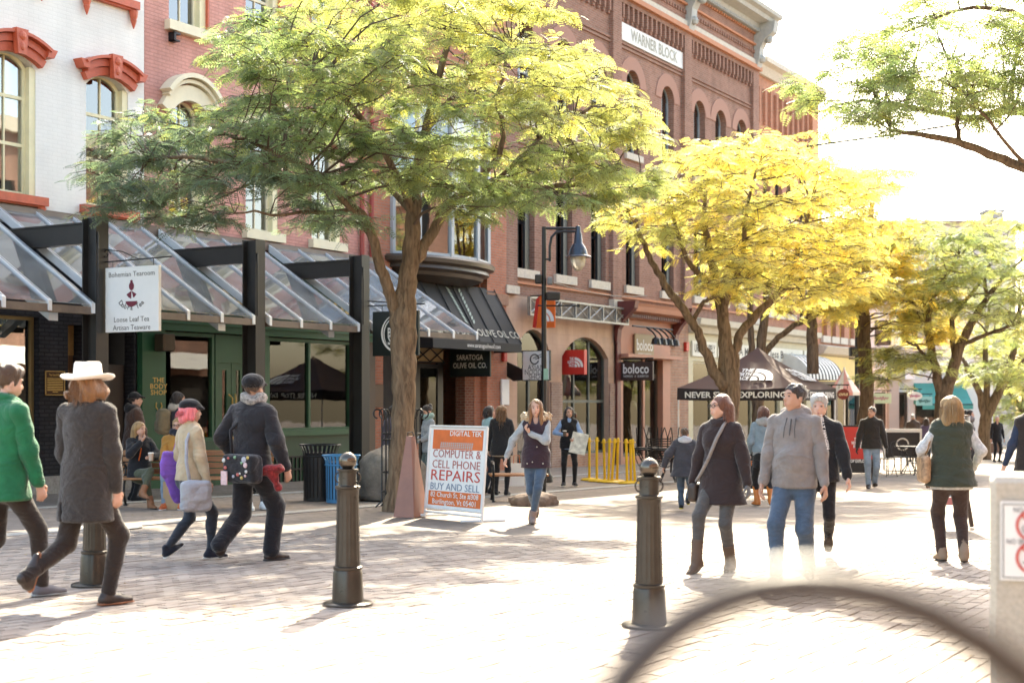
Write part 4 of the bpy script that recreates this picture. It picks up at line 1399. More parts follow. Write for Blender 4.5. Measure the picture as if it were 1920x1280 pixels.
ch = MB().box(px_at(1859, YF), px_at(1891, YF), YF + 1, YF + 2.3, pz_at(417, YF), pz_at(394, YF)).box(px_at(1857, YF), px_at(1893, YF), YF + .9, YF + 2.4, pz_at(394, YF), pz_at(389, YF)).build('chimney', mat('chimney_grey', (0.36, 0.35, 0.33), .9, var=.15), bF)
MB().tube([(px_at(1869, YF), YF + 1.5, pz_at(389, YF)), (px_at(1869, YF), YF + 1.5, pz_at(379, YF)), (px_at(1880, YF), YF + 1.5, pz_at(379, YF)), (px_at(1880, YF), YF + 1.5, pz_at(389, YF))], .05, 6).build('chimney_frame', M_BLACKIRON, ch)
# the right-hand side of the street, seen in glass and lighting the shaded facades
def opp(name, label, t0, t1, h, m, floors, step, p=27.0):
    root = thing(name, label, 'building', SW(t0, p, 0), ROT_ST + math.pi, off=(0, 0, 0))
    L_ = t1 - t0
    g = -1.5
    holes = []
    x = -L_ + 1.0
    while x < -1.6:
        for (a, b) in floors:
            holes.append((x, x + 1.1, a, b))
        x += step
    holes.append((-L_ + .8, -.8, .1, 2.5))
    wall_mb(-L_, 0, g, h, holes, depth=.3, y=0).build('wall', m, root)
    body(root, -L_, 0, g, h, m, back=8)
    for hh in holes[:-1]:
        w = MB().box(hh[0], hh[1], .2, .22, hh[2], hh[3]).build('window', M_DARKROOM, root)
        MB().box(hh[0] - .1, hh[1] + .1, -.08, -.002, hh[2] - .18, hh[2]).build('sill', M_STONE, root)
    hh = holes[-1]
    MB().box(hh[0], hh[1], .25, .28, hh[2], hh[3]).build('shop_window', M_DARKROOM, root)
    MB().add([(hh[0], 0, 3.6), (hh[1], 0, 3.6), (hh[1], -1.6, 2.8), (hh[0], -1.6, 2.8)], [(0, 1, 2, 3)]).build('awning', M_STRW, root)
    MB().box(-L_, 0, -.4, -.002, h - .7, h - .1).build('cornice', M_STONE, root)
    return root
opp('brick_building', 'red brick building across the street behind the viewer', -14, 8, 12, M_REDBRICK, ((4.6, 6.6), (8, 10)), 2.6)
opp('brick_building', 'low red brick building across the street beside the viewer', 8.1, 30, 10.5, M_REDBRICK, ((4.6, 6.8), (7.8, 9.6)), 2.4)
opp('brick_building', 'brown brick building across the street ahead of the viewer', 30.1, 52, 13, M_BRBRICK, ((4.6, 6.6), (8, 10.4)), 2.8)
# ================================================================ glass canopies
M_ALU = mat('pale_aluminium', (0.55, 0.60, 0.64), 0.35, metal=0.35, var=0.08)
M_ALUW = mat('white_aluminium', (0.70, 0.73, 0.75), 0.4, metal=0.2, var=0.08)
M_GUTTER = mat('brown_gutter', (0.17, 0.13, 0.10), 0.5, var=0.25, scale=4)
CZ1, CZ0, CP = 4.72, 2.86, 2.92
def cz(p): return CZ1 + (CZ0 - CZ1) * (p / CP)
def canopy(label, ta, tb, n, strut=True):
    o = thing('glass_canopy', label, 'canopy', SW(ta, 0, 0), ROT_ST, group='glass canopies over the shopfronts', off=(ta, 0, 0))
    for i in range(n):
        a, b = ta + (tb - ta) * i / n, ta + (tb - ta) * (i + 1) / n
        MB().add([(a, -.17, cz(.17) + .02), (b, -.17, cz(.17) + .02), (b, -CP, cz(CP) + .02), (a, -CP, cz(CP) + .02),
                  (a, -.17, cz(.17) + .032), (b, -.17, cz(.17) + .032), (b, -CP, cz(CP) + .032), (a, -CP, cz(CP) + .032)],
                 [(0, 1, 2, 3), (7, 6, 5, 4), (2, 6, 7, 3)]).build('glass_panel', M_CANOPY, o)
    for i in range(n + 1):
        x = ta + (tb - ta) * i / n
        w = .035
        mb = MB()
        mb.add([(x - w, -.17, cz(.17) - .09), (x + w, -.17, cz(.17) - .09), (x + w, -CP - .04, cz(CP + .04) - .09), (x - w, -CP - .04, cz(CP + .04) - .09),
                (x - w, -.17, cz(.17) + .07), (x + w, -.17, cz(.17) + .07), (x + w, -CP - .04, cz(CP + .04) + .07), (x - w, -CP - .04, cz(CP + .04) + .07)],
               [(0, 3, 2, 1), (4, 5, 6, 7), (0, 1, 5, 4), (1, 2, 6, 5), (2, 3, 7, 6), (3, 0, 4, 7)])
        ro = mb.build('rafter', M_ALUW, o)
        MB().add([(x - w * .35, -.17, cz(.17) + .074), (x + w * .35, -.17, cz(.17) + .074), (x + w * .35, -CP, cz(CP) + .074), (x - w * .35, -CP, cz(CP) + .074)], [(0, 1, 2, 3)]).build('gasket', mat('dark_gasket', (0.03, 0.035, 0.05), .6), ro)
    MB().box(ta, tb, -CP - .02, -CP + .10, CZ0 - .13, CZ0 - .012).build('gutter', M_GUTTER, o)
    MB().box(ta, tb, -.17, -.05, 4.58, 4.72).build('wall_plate', M_GUTTER, o)
    if strut:
        x = tb - .62
        mb = MB()
        mb.add([(x - .09, -.5, cz(.5) - .42), (x + .09, -.5, cz(.5) - .42), (x + .09, -2.75, cz(2.75) - .36), (x - .09, -2.75, cz(2.75) - .36),
                (x - .09, -.5, cz(.5) - .22), (x + .09, -.5, cz(.5) - .22), (x + .09, -2.75, cz(2.75) - .20), (x - .09, -2.75, cz(2.75) - .20)],
               [(0, 3, 2, 1), (4, 5, 6, 7), (0, 1, 5, 4), (1, 2, 6, 5), (2, 3, 7, 6), (3, 0, 4, 7)])
        mb.build('main_strut', M_ALU, o)
    return o
canopy('leftmost glass canopy before the black brick shopfront, cut by the photo edge', 11.6, 15.92, 5)
canopy('glass canopy between the tearoom sign post and the middle black post', 16.38, 19.72, 4)
canopy('glass canopy between the middle and right black posts, over the green shop window', 20.18, 22.86, 3)
canopy('rightmost glass canopy, meeting the black olive oil awning', 23.42, 27.3, 4, strut=False)
M_POSTDK = mat('dark_bronze_steel', (0.022, 0.020, 0.018), .4, var=.2)
M_POSTBR = mat('brown_steel', (0.15, 0.105, 0.07), .45, var=.15)
for t, lab in ((16.15, 'black steel canopy post carrying the white tearoom sign'), (19.95, 'middle black steel canopy post between the door and the shop window'), (23.15, 'right black steel canopy post carrying the round shop sign')):
    g = SG(t, 2.75)
    o = thing('canopy_post', lab, 'post', g, ROT_ST, group='steel posts of the canopies')
    hgt = 4.30 - g.z
    MB().box(-.13, .13, -.16, -.135, 0, hgt).box(-.13, .13, .135, .16, 0, hgt).box(-.025, .025, -.134, .134, 0, hgt).build('steel_column', M_POSTDK, o)
    MB().box(.0255, .13, -.134, .134, 0, hgt - .002).build('column_casing', M_POSTBR, o)
    MB().box(-.075, .075, .161, 2.55, hgt - .42, hgt - .10).box(-.10, .10, .161, 2.55, hgt - .10, hgt - .075).build('cross_beam', M_POSTDK, o)
    MB().box(-.2, .2, -.22, .22, 0, .03).build('base_plate', M_POSTDK, o)
    MB().tube([(-.10, -.17, hgt - .25), (-.12, -.19, hgt - .5), (-.12, -.19, hgt - 1.4)], .016, 6).build('conduit', M_BLACKIRON, o)

# ================================================================ hanging signs at right angles to the shops
def PB(px, t):
    u = (px - 960) / FPX
    a = FC + DV * t
    return (u * a.y - a.x) / (NV.x - u * NV.y)
def blade(name, label, x0, y0, x1, y1, t, m, th=.03, cat='sign'):
    p0, p1 = PB(x0, t), PB(x1, t)
    pc = (p0 + p1) / 2
    w = SW(t, pc)
    zt = CAMZ + (HORIZON - y0) / FPX * w.y
    zb = CAMZ + (HORIZON - y1) / FPX * w.y
    o = thing(name, label, cat, (w.x, w.y, (zt + zb) / 2), ROT_BL)
    W, H = p1 - p0, zt - zb
    b = MB().bbox(-W / 2, W / 2, -th, th, -H / 2, H / 2, .006).build('sign_panel', m, o)
    return o, b, W, H, th
M_SIGNW = mat('sign_white', (0.78, 0.77, 0.73), .45, var=.03)
M_TXT = mat('sign_grey_text', (0.10, 0.09, 0.08), .6)
M_WINE = mat('wine_red', (0.16, 0.02, 0.035), .6, var=.1)
o, b, W, H, th = blade('tearoom_sign', 'white hanging tearoom sign with a dark red seated tea figure', 200, 500, 300, 622, 16.2, M_SIGNW)
y = -th - .004
lettering(b, 'Bohemian Tearoom', .115, 0, y, H * .385, M_TXT, fit=W * .86)
lettering(b, 'Loose Leaf Tea', .115, 0, y, -H * .31, M_TXT, fit=W * .66)
lettering(b, 'Artisan Teaware', .115, 0, y, -H * .435, M_TXT, fit=W * .70)
fg = MB()
def disc(mb, cx, cz_, rx, rz, a0=0, a1=2 * math.pi, n=18):
    pts_ = [(cx + rx * math.cos(a0 + (a1 - a0) * i / n), y, cz_ + rz * math.sin(a0 + (a1 - a0) * i / n)) for i in range(n + 1)]
    mb.add(pts_, [tuple(range(n + 1))])
disc(fg, 0, H * .20, W * .048, H * .065)
disc(fg, 0, H * .275, W * .025, H * .02)
disc(fg, 0, -.03 * H, W * .11, H * .085, math.pi, 2 * math.pi)
fg.add([(0, y, H * .13), (-W * .095, y, H * .075), (-W * .055, y, H * .03), (-W * .005, y, H * .005)], [(0, 1, 2, 3)])
fg.add([(0, y, H * .13), (W * .095, y, H * .075), (W * .055, y, H * .03), (W * .03, y, H * .025), (W * .012, y, H * .1)], [(0, 4, 3, 2, 1)])
fg.build('emblem', M_WINE, b)
arc = 'Dobrá Tea'
tm = MB()
for i, ch_ in enumerate(arc):
    if ch_ == ' ': continue
    a = R(-90 + (i - 4) * 14)
    vs, fs = text_mb(ch_, .12, .012)
    cx, czz = W * .24 * math.cos(a), H * .035 + H * .165 * math.sin(a)
    ra = a + math.pi / 2
    tm.add([(cx + p[0] * math.cos(ra) - p[1] * math.sin(ra), y, czz + p[0] * math.sin(ra) + p[1] * math.cos(ra)) for p in vs], fs)
tm.build('lettering', M_TXT, b)
br = MB()
br.tube([(-W * .62, 0, H * .5 + .10), (W * .72, 0, H * .5 + .12)], .012, 6)
br.lathe([(.02, 0), (.025, .04), (.002, .14)], (0, 0, 0), 6)
sp = [(-W * .58 + .09 * (1 - k / 14) * math.cos(k * .6) + .09, 0, H * .5 + .22 + .09 * (1 - k / 14) * math.sin(k * .6)) for k in range(13)]
br.tube(sp, .01, 5)
br.tube([(-W * .60, 0, H * .5 + .32), (-W * .2, 0, H * .5 + .25), (W * .1, 0, H * .5 + .12)], .008, 5)
for sx in (-.38, .38): br.tube([(W * sx, 0, H * .5 + .12), (W * sx, 0, H * .5 - .01)], .008, 5)
br.box(-W * .66, -W * .60, -.06, .06, H * .5 - .1, H * .5 + .45)
br.build('scroll_bracket', M_BLACKIRON, o)

M_NEARBLK = mat('near_black_green', (0.012, 0.018, 0.016), .4, var=.1)
o, b, W, H, th = blade('round_logo_sign', 'black square hanging shop sign with white words in a brush ring, behind the trunk', 700, 583, 786, 667, 23.2, M_NEARBLK)
y = -th - .004
for i, s in enumerate(('THE', 'BODY', 'SHOP')):
    lettering(b, s, .27, W * .05, y, H * (.17 - .16 * i), M_SIGNW, bold=.018, fit=W * (.30, .42, .42)[i])
rg = MB()
n = 40
def ringseg(mb, a0, a1, r0, r1, wmax):
    for i in range(n):
        f0, f1 = i / n, (i + 1) / n
        A0, A1 = R(a0 + (a1 - a0) * f0), R(a0 + (a1 - a0) * f1)
        ra, rb = r0 + (r1 - r0) * f0, r0 + (r1 - r0) * f1
        wa, wb2 = wmax * math.sin(math.pi * min(.97, .06 + f0 * .9)), wmax * math.sin(math.pi * min(.97, .06 + f1 * .9))
        mb.add([((ra) * math.cos(A0) + W * .03, y, ra * math.sin(A0)), (rb * math.cos(A1) + W * .03, y, rb * math.sin(A1)), ((rb - wb2) * math.cos(A1) + W * .03, y, (rb - wb2) * math.sin(A1)), ((ra - wa) * math.cos(A0) + W * .03, y, (ra - wa) * math.sin(A0))], [(0, 1, 2, 3)])
ringseg(rg, 110, 320, H * .42, H * .42, H * .05)
ringseg(rg, 100, 230, H * .36, H * .355, H * .03)
ringseg(rg, -40, 95, H * .40, H * .42, H * .05)
rg.build('brush_ring', M_SIGNW, b)
MB().tube([(-W * .62, 0, H * .5 + .22), (W * .55, 0, H * .5 + .12)], .014, 6).tube([(-W * .62, 0, H * .5 + .12), (W * .62, 0, H * .5 + .12)], .014, 6).tube([(-W * .3, 0, H * .5 + .12), (-W * .3, 0, H * .5)], .01, 5).tube([(W * .3, 0, H * .5 + .12), (W * .3, 0, H * .5)], .01, 5).build('sign_bracket', M_BLACKIRON, o)

o, b, W, H, th = blade('olive_oil_sign', 'black hanging sign with white olive oil company lettering', 845, 652, 920, 706, 31.2, M_NEARBLK)
y = -th - .004
lettering(b, 'SARATOGA', .2, 0, y, H * .16, M_SIGNW, fit=W * .66, bold=.008)
lettering(b, 'OLIVE OIL CO.', .2, 0, y, -H * .12, M_SIGNW, fit=W * .84, bold=.008)
MB().tube([(-W * .5, 0, H * .5 + .05), (W * .5, 0, H * .5 + .05)], .015, 6).build('sign_bracket', M_BLACKIRON, o)

o, b, W, H, th = blade('noodle_shop_sign', 'white hanging noodle shop sign with a bowl emblem, beside the lamp post', 981, 658, 1031, 712, 33.5, M_SIGNW)
y = -th - .004
for i, s in enumerate(('ASIAN', 'NOODLE', 'SHOP')):
    lettering(b, s, .2, 0, y, -H * (.08 + .16 * i), M_TXT, fit=W * (.62, .82, .55)[i])
bw_ = MB()
bw_.tube([(.13 * math.cos(a) - W * .05, y, H * .22 + .13 * math.sin(a)) for a in [k * .35 for k in range(18)]], .018, 5)
bw_.tube([(-W * .1, y, H * .25), (W * .32, y, H * .44)], .010, 4).tube([(-W * .02, y, H * .22), (W * .34, y, H * .36)], .010, 4)
bw_.build('bowl_emblem', M_BLACK, b)
MB().prism([(-W * 1.55, .28), (-W * .52, -.10), (-W * .52, -.40), (-W * .85, -.42), (-W * 1.55, -.08)], -.03, .03).build('sign_bracket', M_BLACK, o)
fr = MB()
for a in ((-W / 2 - .02, W / 2 + .02, H / 2, H / 2 + .02), (-W / 2 - .02, W / 2 + .02, -H / 2 - .02, -H / 2)): fr.box(a[0], a[1], -.035, .035, a[2], a[3])
fr.box(-W / 2 - .02, -W / 2, -.035, .035, -H / 2, H / 2); fr.box(W / 2, W / 2 + .02, -.035, .035, -H / 2, H / 2)
fr.build('sign_frame', M_BLACKIRON, o)

M_RED = mat('sign_red', (0.55, 0.03, 0.02), .45, var=.05)
def dome(mb, cx, y, cz_, h, full=True):
    """three quarter-round bands rising to the right, as on the red shop signs"""
    n = 12
    for (r0, r1) in ((0.0, .34), (.42, .64), (.72, 1.0)):
        for i in range(n):
            a0, a1 = math.pi / 2 * i / n, math.pi / 2 * (i + 1) / n
            mb.add([(cx + h * r0 * math.cos(a0), y, cz_ + h * r0 * math.sin(a0)), (cx + h * r1 * math.cos(a0), y, cz_ + h * r1 * math.sin(a0)),
                    (cx + h * r1 * math.cos(a1), y, cz_ + h * r1 * math.sin(a1)), (cx + h * r0 * math.cos(a1), y, cz_ + h * r0 * math.sin(a1))], [(0, 1, 2, 3)])
def tnf(b, cx, y, cz_, s, m):
    for i, t_ in enumerate(('THE', 'NORTH', 'FACE')):
        lettering(b, t_, s * .36, cx - s * (.10 + (.42, .62, .48)[i] / 2), y, cz_ + s * (.30 - .30 * i), m, fit=s * (.42, .62, .48)[i], bold=.03)
    mb = MB()
    dome(mb, cx - s * .02, y, cz_ - s * .44, s * .88)
    mb.build('dome_emblem', m, b)
o, b, W, H, th = blade('red_shop_sign', 'square red hanging sign with white lettering and a dome emblem', 1052, 656, 1098, 702, 37.0, M_RED, th=.09)
tnf(b, W * .12, -th - .004, 0, W * .40, M_SIGNW)
MB().tube([(-W * .5 - .14, 0, H * .5), (-W * .5 - .14, 0, -H * .5)], .03, 6).tube([(-W * .5 - .14, 0, H * .4), (-W * .5, 0, H * .4)], .025, 6).tube([(-W * .5 - .14, 0, -H * .4), (-W * .5, 0, -H * .4)], .025, 6).build('sign_bracket', M_BLACKIRON, o)

M_BROWNS = mat('sign_brown', (0.045, 0.024, 0.018), .5, var=.08)
o, b, W, H, th = blade('burrito_shop_sign', 'dark brown hanging sign with pale rounded lettering before the salmon shop', 1163, 678, 1225, 713, 40.3, M_BROWNS, th=.05)
lettering(b, 'boloco', .42, 0, -th - .004, H * .10, M_SIGNW, fit=W * .78, bold=.02)
lettering(b, 'INSPIRED  O  BURRITOS', .09, 0, -th - .004, -H * .28, M_SIGNW, fit=W * .76)
MB().tube([(-W * .62, 0, H * .5 + .10), (W * .5, 0, H * .5 + .10)], .03, 6).tube([(-W * .3, 0, H * .5 + .1), (-W * .3, 0, H * .5)], .015, 5).tube([(W * .3, 0, H * .5 + .1), (W * .3, 0, H * .5)], .015, 5).build('sign_bracket', M_BLACKIRON, o)
# tan board on the salmon fascia, with its row of lamps
ta, tb = FT(1192, .2), FT(1227, .2)
o = thing('tan_fascia_sign', 'tan board with pale rounded lettering on the salmon shop fascia', 'sign', SW((ta + tb) / 2, .13, FZ(1209, 649, .2)), ROT_ST)
W, H = tb - ta, FZ(1209, 627, .2) - FZ(1209, 672, .2)
b = MB().bbox(-W / 2, W / 2, -.06, 0, -H / 2, H / 2, .01).build('sign_panel', mat('tan_board', (0.36, 0.26, 0.14), .55, var=.08), o)
lettering(b, 'boloco', .5, 0, -.066, H * .02, M_SIGNW, fit=W * .86, bold=.02)
lettering(b, 'INSPIRED O BURRITOS', .1, 0, -.066, -H * .33, M_SIGNW, fit=W * .7)
o = thing('sign_lamps', 'row of four black spot lamps on a bar beside the tan board', 'lamp', SW(FT(1222, .5), .45, FZ(1225, 629, .5)), ROT_ST)
MB().tube([(-1.3, 0, .25), (1.7, 0, .25)], .03, 6).build('lamp_bar', M_BLACKIRON, o)
for i in range(4):
    x = -.3 + i * .48
    MB().tube([(x, 0, .25), (x + .05, -.2, .1), (x + .1, -.3, -.05)], .03, 6).lathe([(.17, -.2), (.13, -.02), (.04, .04)], (x + .1, -.3, -.1), 10).build('spot_lamp', M_BLACKIRON, o)
# white script panel sign on the fascia above
# ================================================================ black fabric awning of the olive oil shop
ta, tb = FT(748), FT(918)
zt_, zb_ = 4.36, 2.86
pz = 1.0
o = thing('black_awning', 'large black sloping fabric awning with pale olive branch print', 'awning', SW(ta, 0, 0), ROT_ST, off=(ta, 0, 0))
M_AWN = mat('black_awning_cloth', (0.020, 0.019, 0.018), .75, var=.25, scale=2, bump=.15, bscale=20)
aw = MB()
nseg = 6
for i in range(nseg):
    a, b_ = ta + (tb - ta) * i / nseg, ta + (tb - ta) * (i + 1) / nseg
    am = (a + b_) / 2
    for (x0, x1, d0, d1) in ((a, am, 0, .025), (am, b_, .025, 0)):
        aw.quad((x0, -.10, zt_), (x0, -pz, zb_ + .0), (x1, -pz, zb_), (x1, -.10, zt_))
        aw.quad((x0, -pz, zb_), (x0, -pz - .01, zb_ - .22), (x1, -pz - .01, zb_ - .22), (x1, -pz, zb_))
aw.add([(tb, -.10, zt_), (tb, -.10, zb_ - .22), (tb, -pz, zb_ - .22), (tb, -pz, zb_)], [(0, 1, 2, 3)])
aw.add([(ta, -.10, zt_), (ta, -.10, zb_ - .22), (ta, -pz, zb_ - .22), (ta, -pz, zb_)], [(3, 2, 1, 0)])
ao = aw.build('awning_cloth', M_AWN, o)
fr = MB()
for i in range(nseg + 1):
    x = ta + (tb - ta) * i / nseg
    fr.tube([(x, -.12, zt_ + .012), (x, -pz - .005, zb_ + .012)], .016, 5)
fr.build('awning_ribs', M_AWN, o)
# print on the slope
def on_slope(vs, cx, f):
    out = []
    L_ = math.hypot(zt_ - zb_, pz - .1)
    for a, b_ in vs:
        q = f - b_ / L_
        out.append((cx + a, -.10 - (pz - .1) * q - .012, zt_ + (zb_ - zt_) * q + .02))
    return out
vs, fs = text_mb('SARATOGA OLIVE OIL CO.', .3, .005)
w = max(p[0] for p in vs) - min(p[0] for p in vs)
vs = [(p[0] * 4.0 / w, p[1]) for p in vs]
MB().add(on_slope(vs, (ta + tb) / 2 + .25, .86), fs).build('lettering', mat('awning_print', (0.5, 0.47, 0.38), .7), ao)
lettering(ao, 'www.saratogaoliveoil.com', .16, (ta + tb) / 2 + .2, -pz - .016, zb_ - .11, M_SIGNW, fit=1.6)
lf = MB()
for k in range(9):
    for s in (-1, 1):
        bx, bz = .10 * k * .5 * s * .2 + s * .12, .12 + k * .12
        pts_ = [(bx, bz), (bx + s * .10, bz + .05), (bx + s * .14, bz + .15), (bx + s * .03, bz + .10)]
        lf.add(on_slope([(p[0] + .1, p[1]) for p in pts_], (ta + tb) / 2 - .1, .78), [(0, 1, 2, 3)])
lf.build('olive_branch_print', mat('sage_print', (0.33, 0.40, 0.33), .7), ao)

# ================================================================ lamp post
g = G(1020, 903)
o = thing('street_lamp', 'tall black street lamp with a curved arm and bell shaped lantern, in the middle', 'street lamp', g)
sc_ = FPX / g.y
def LZ(py): return CAMZ + (HORIZON - py) / FPX * g.y - g.z
def LX(px): return (px - 1020) / FPX * g.y
ztop = LZ(425)
MB().tube([(0, 0, 0), (0, 0, .3), (0, 0, ztop)], [.085, .065, .05], 12).build('pole', M_BLACK, o, smooth=True)
MB().lathe([(.2, 0), (.2, .12), (.14, .2), (.13, .6), (.1, .66)], n=16).build('pole_base', M_BLACK, o, smooth=True)
xl = LX(1084)
MB().tube([(0, 0, LZ(428)), (xl, 0, LZ(428))], .03, 8).tube([(LX(1031), 0, LZ(490)), (LX(1031), 0, LZ(462)), (LX(1034), 0, LZ(445)), (LX(1042), 0, LZ(436)), (LX(1056), 0, LZ(434)), (xl, 0, LZ(434))], .03, 8).tube([(0, 0, LZ(486)), (LX(1031), 0, LZ(486))], .02, 6).build('arm', M_BLACK, o, smooth=True)
lan = MB().lathe([(.30, LZ(482)), (.285, LZ(480)), (.22, LZ(478)), (.19, LZ(468)), (.14, LZ(460)), (.10, LZ(456)), (.085, LZ(440)), (.06, LZ(434)), (.05, LZ(424)), (.01, LZ(422))], (xl, 0, 0), 20).build('lantern_hood', mat('lamp_hood', (0.05, 0.06, 0.075), .25, metal=.5), o, smooth=True)
def milky(name):
    m = mat(name, (0.72, 0.66, 0.55), .25, var=.12, scale=12, coat=.4)
    m.node_tree.nodes['Principled BSDF'].inputs['Transmission Weight'].default_value = .35
    return m
MB().lathe([(.01, LZ(508.5)), (.08, LZ(506)), (.14, LZ(499)), (.17, LZ(490)), (.175, LZ(482))], (xl, 0, 0), 20).build('lantern_glass', milky('lamp_glass'), lan, smooth=True)
# fittings on the pole
f = MB()
f.bbox(LX(1003), LX(1016), -.12, .1, LZ(532), LZ(515), .02)
f.build('speaker', M_BLACK, o)
MB().bbox(LX(1026), LX(1036), -.12, .1, LZ(534), LZ(520), .02).build('camera_housing', mat('grey_plastic', (.2, .2, .2), .4), o)
MB().bbox(LX(1024), LX(1050), -.16, .12, LZ(563), LZ(548), .02).build('speaker', M_BLACK, o)
MB().tube([(LX(1008), 0, LZ(573)), (LX(1085), 0, LZ(573))], .018, 6).lathe([(.035, -.035), (.035, .035)], (LX(1085), 0, LZ(573)), 8).build('banner_arm', M_BLACK, o)
MB().bbox(LX(1019), LX(1028), -.085, -.06, LZ(712), LZ(691), .005).build('notice', mat('teal_notice', (.25, .45, .38), .5), o)
bn = MB()
for i in range(5):
    pass
bn = thing('orange_banner', 'orange banner with a white dome emblem hanging behind the lamp post', 'banner', SW(FT(1012, .9), .9, 0), ROT_BL)
tt = FT(1012, .9)
yb = bn.location.y
def BZ(py): return CAMZ + (HORIZON - py) / FPX * yb
hb = BZ(555) - BZ(615)
M_ORB = mat('banner_orange', (0.72, 0.13, 0.015), .7, var=.06)
mb = MB()
mb.prism([(-.10, BZ(615)), (.48, BZ(615)), (.48, BZ(555)), (.02, BZ(555))], -.02, .02)
b = mb.build('banner_cloth', M_ORB, bn)
MB().prism([(-.22, BZ(613)), (-.11, BZ(615)), (.01, BZ(555)), (-.1, BZ(560))], -.02, .02).build('banner_back', M_RED, bn)
mb = MB(); dome(mb, .08, -.026, BZ(603), .38); mb.build('dome_emblem', M_SIGNW, b)
MB().tube([(-.3, 0, BZ(554)), (.55, 0, BZ(554))], .02, 6).build('banner_rod', M_BLACKIRON, bn)
# string cable from the lamp to the pilaster and the overhead wire
o = MB().tube([AT(1038, 530, 31)] + [AT(1038 + k * 22, 530 + 26 * math.sin(k / 8 * math.pi * .62), 31 + k * 1.6) for k in range(1, 9)], .012, 4).build('cable', M_BLACK)
tag(o, 'thin black cable sagging from the lamp post across the brown brick wall', 'cable')
o = MB().tube([AT(1290, 297, 34), AT(1380, 291, 33), AT(1480, 280, 32), AT(1580, 265, 31), AT(1680, 252, 30), AT(1800, 232, 28), AT(1990, 190, 26)], .022, 6).build('overhead_wire', M_BLACK)
tag(o, 'dark overhead wire crossing the sky above the yellow trees', 'wire')
# far lamp post
g = G(1607, 862)
o = thing('street_lamp', 'far black street lamp with clustered fittings, beside the pink umbrella', 'street lamp', g)
s_ = g.y / FPX
def LZ2(py): return CAMZ + (HORIZON - py) * s_ - g.z
MB().tube([(0, 0, 0), (0, 0, LZ2(560))], [.1, .07], 10).build('pole', M_BLACK, o, smooth=True)
MB().lathe([(.22, 0), (.22, .2), (.13, .5), (.1, .9)], n=12).build('pole_base', M_BLACK, o, smooth=True)
MB().bbox(-.28, -.02, -.15, .15, LZ2(668), LZ2(650), .03).bbox(.05, .28, -.15, .15, LZ2(660), LZ2(640), .03).build('fittings', M_BLACK, o)
MB().tube([(0, 0, LZ2(676)), (.9, 0, LZ2(677))], .03, 6).tube([(-.3, 0, LZ2(672)), (0, 0, LZ2(672))], .03, 6).build('arm', M_BLACK, o)

# ================================================================ bollards
M_BOL = mat('bronze_bollard', (0.058, 0.050, 0.042), .30, metal=.6, var=.14, scale=9, bump=.06, bscale=30)
def make_bollard(label, loc):
    o = thing('bollard', label, 'bollard', loc, 0, group='fluted bronze bollards')
    h = 1.115
    MB().lathe([(.185, 0), (.185, .018), (.175, .026), (.12, .03)], n=32).build('base_flange', M_BOL, o, smooth=True)
    MB().lathe([(.118, .028), (.116, .06), (.108, .24), (.102, .262), (.108, .268), (.108, .285), (.092, .292)], n=32).build('base_drum', M_BOL, o, smooth=True)
    nf = 40
    MB().lathe([(.092, .29), (.094, .30), (.092, .33), (.080, .80), (.082, .84), (.086, .86)], n=nf, flute=(1, 4, .045)).build('fluted_shaft', M_BOL, o, smooth=True)
    MB().lathe([(.085, .855), (.094, .862), (.094, .876), (.068, .884), (.066, .90), (.066, .985), (.080, .990), (.080, 1.002), (.045, 1.006)], n=28).build('collar', M_BOL, o, smooth=True)
    MB().ball((0, 0, 1.062), .066, 24).build('ball_finial', mat('polished_ball', (0.13, 0.11, 0.09), .18, metal=.85, var=.2, scale=6), o, smooth='all')
    for s in (-1, 1):
        MB().tube([(s * (.066 + .026 * math.sin(a)), 0, .94 + .036 * math.cos(a)) for a in [k * math.pi / 10 for k in range(11)]], .0065, 6).build('chain_ring', M_BOL, o, smooth=True)
    return o
# placed by base pixel
make_bollard('bronze bollard half hidden behind the man in the white hat', G(177, 1098))
make_bollard('bronze bollard standing clear in the centre left before the blue bin', G(652, 1134))
make_bollard('bronze bollard right of centre, nearest the blurred rail', G(1217, 1174))

# ================================================================ litter bins
def bin_(name, label, px, py, m, r, h, lid):
    g = G(px, py)
    o = thing(name, label, 'litter bin', g)
    n = 26
    for k in range(n):
        a = 2 * math.pi * k / n
        c, s = math.cos(a), math.sin(a)
        w = r * math.pi / n * .62
        mb = MB()
        prof = [(r * .92, .04), (r * .95, h * .80), (r * 1.0, h * .9), (r * 1.14, h)]
        for (ra, z) in prof:
            mb.v += [(ra * c - w * s, ra * s + w * c, z), (ra * c + w * s, ra * s - w * c, z)]
        mb.f = [(0, 2, 3, 1), (2, 4, 5, 3), (4, 6, 7, 5)]
        mb.build('slat', m, o)
    MB().lathe([(r * .93, 0), (r * .93, .05), (r * .89, .05), (r * .89, 0)], n=26).build('base_ring', m, o)
    MB().tube([(r * 1.14 * math.cos(a), r * 1.14 * math.sin(a), h) for a in [2 * math.pi * k / 26 for k in range(26)]], .014, 6, closed=True).build('top_ring', m, o)
    MB().tube([(r * .97 * math.cos(a), r * .97 * math.sin(a), h * .80) for a in [2 * math.pi * k / 26 for k in range(26)]], .014, 6, closed=True).build('hoop', m, o)
    MB().lathe([(r * .86, .06), (r * .88, h * .86)], n=20).build('liner', lid, o)
    return o
M_BLUE = mat('bin_blue', (0.055, 0.24, 0.46), .4, var=.12)
bin_('litter_bin', 'black slatted litter bin beside the green shop window', 600, 937, M_BLACK, .30, .93, M_DARKROOM)
bb2 = bin_('recycling_bin', 'bright blue slatted recycling bin beside the black one', 640, 941, M_BLUE, .27, .77, mat('bin_liner', (.03, .04, .05), .6))
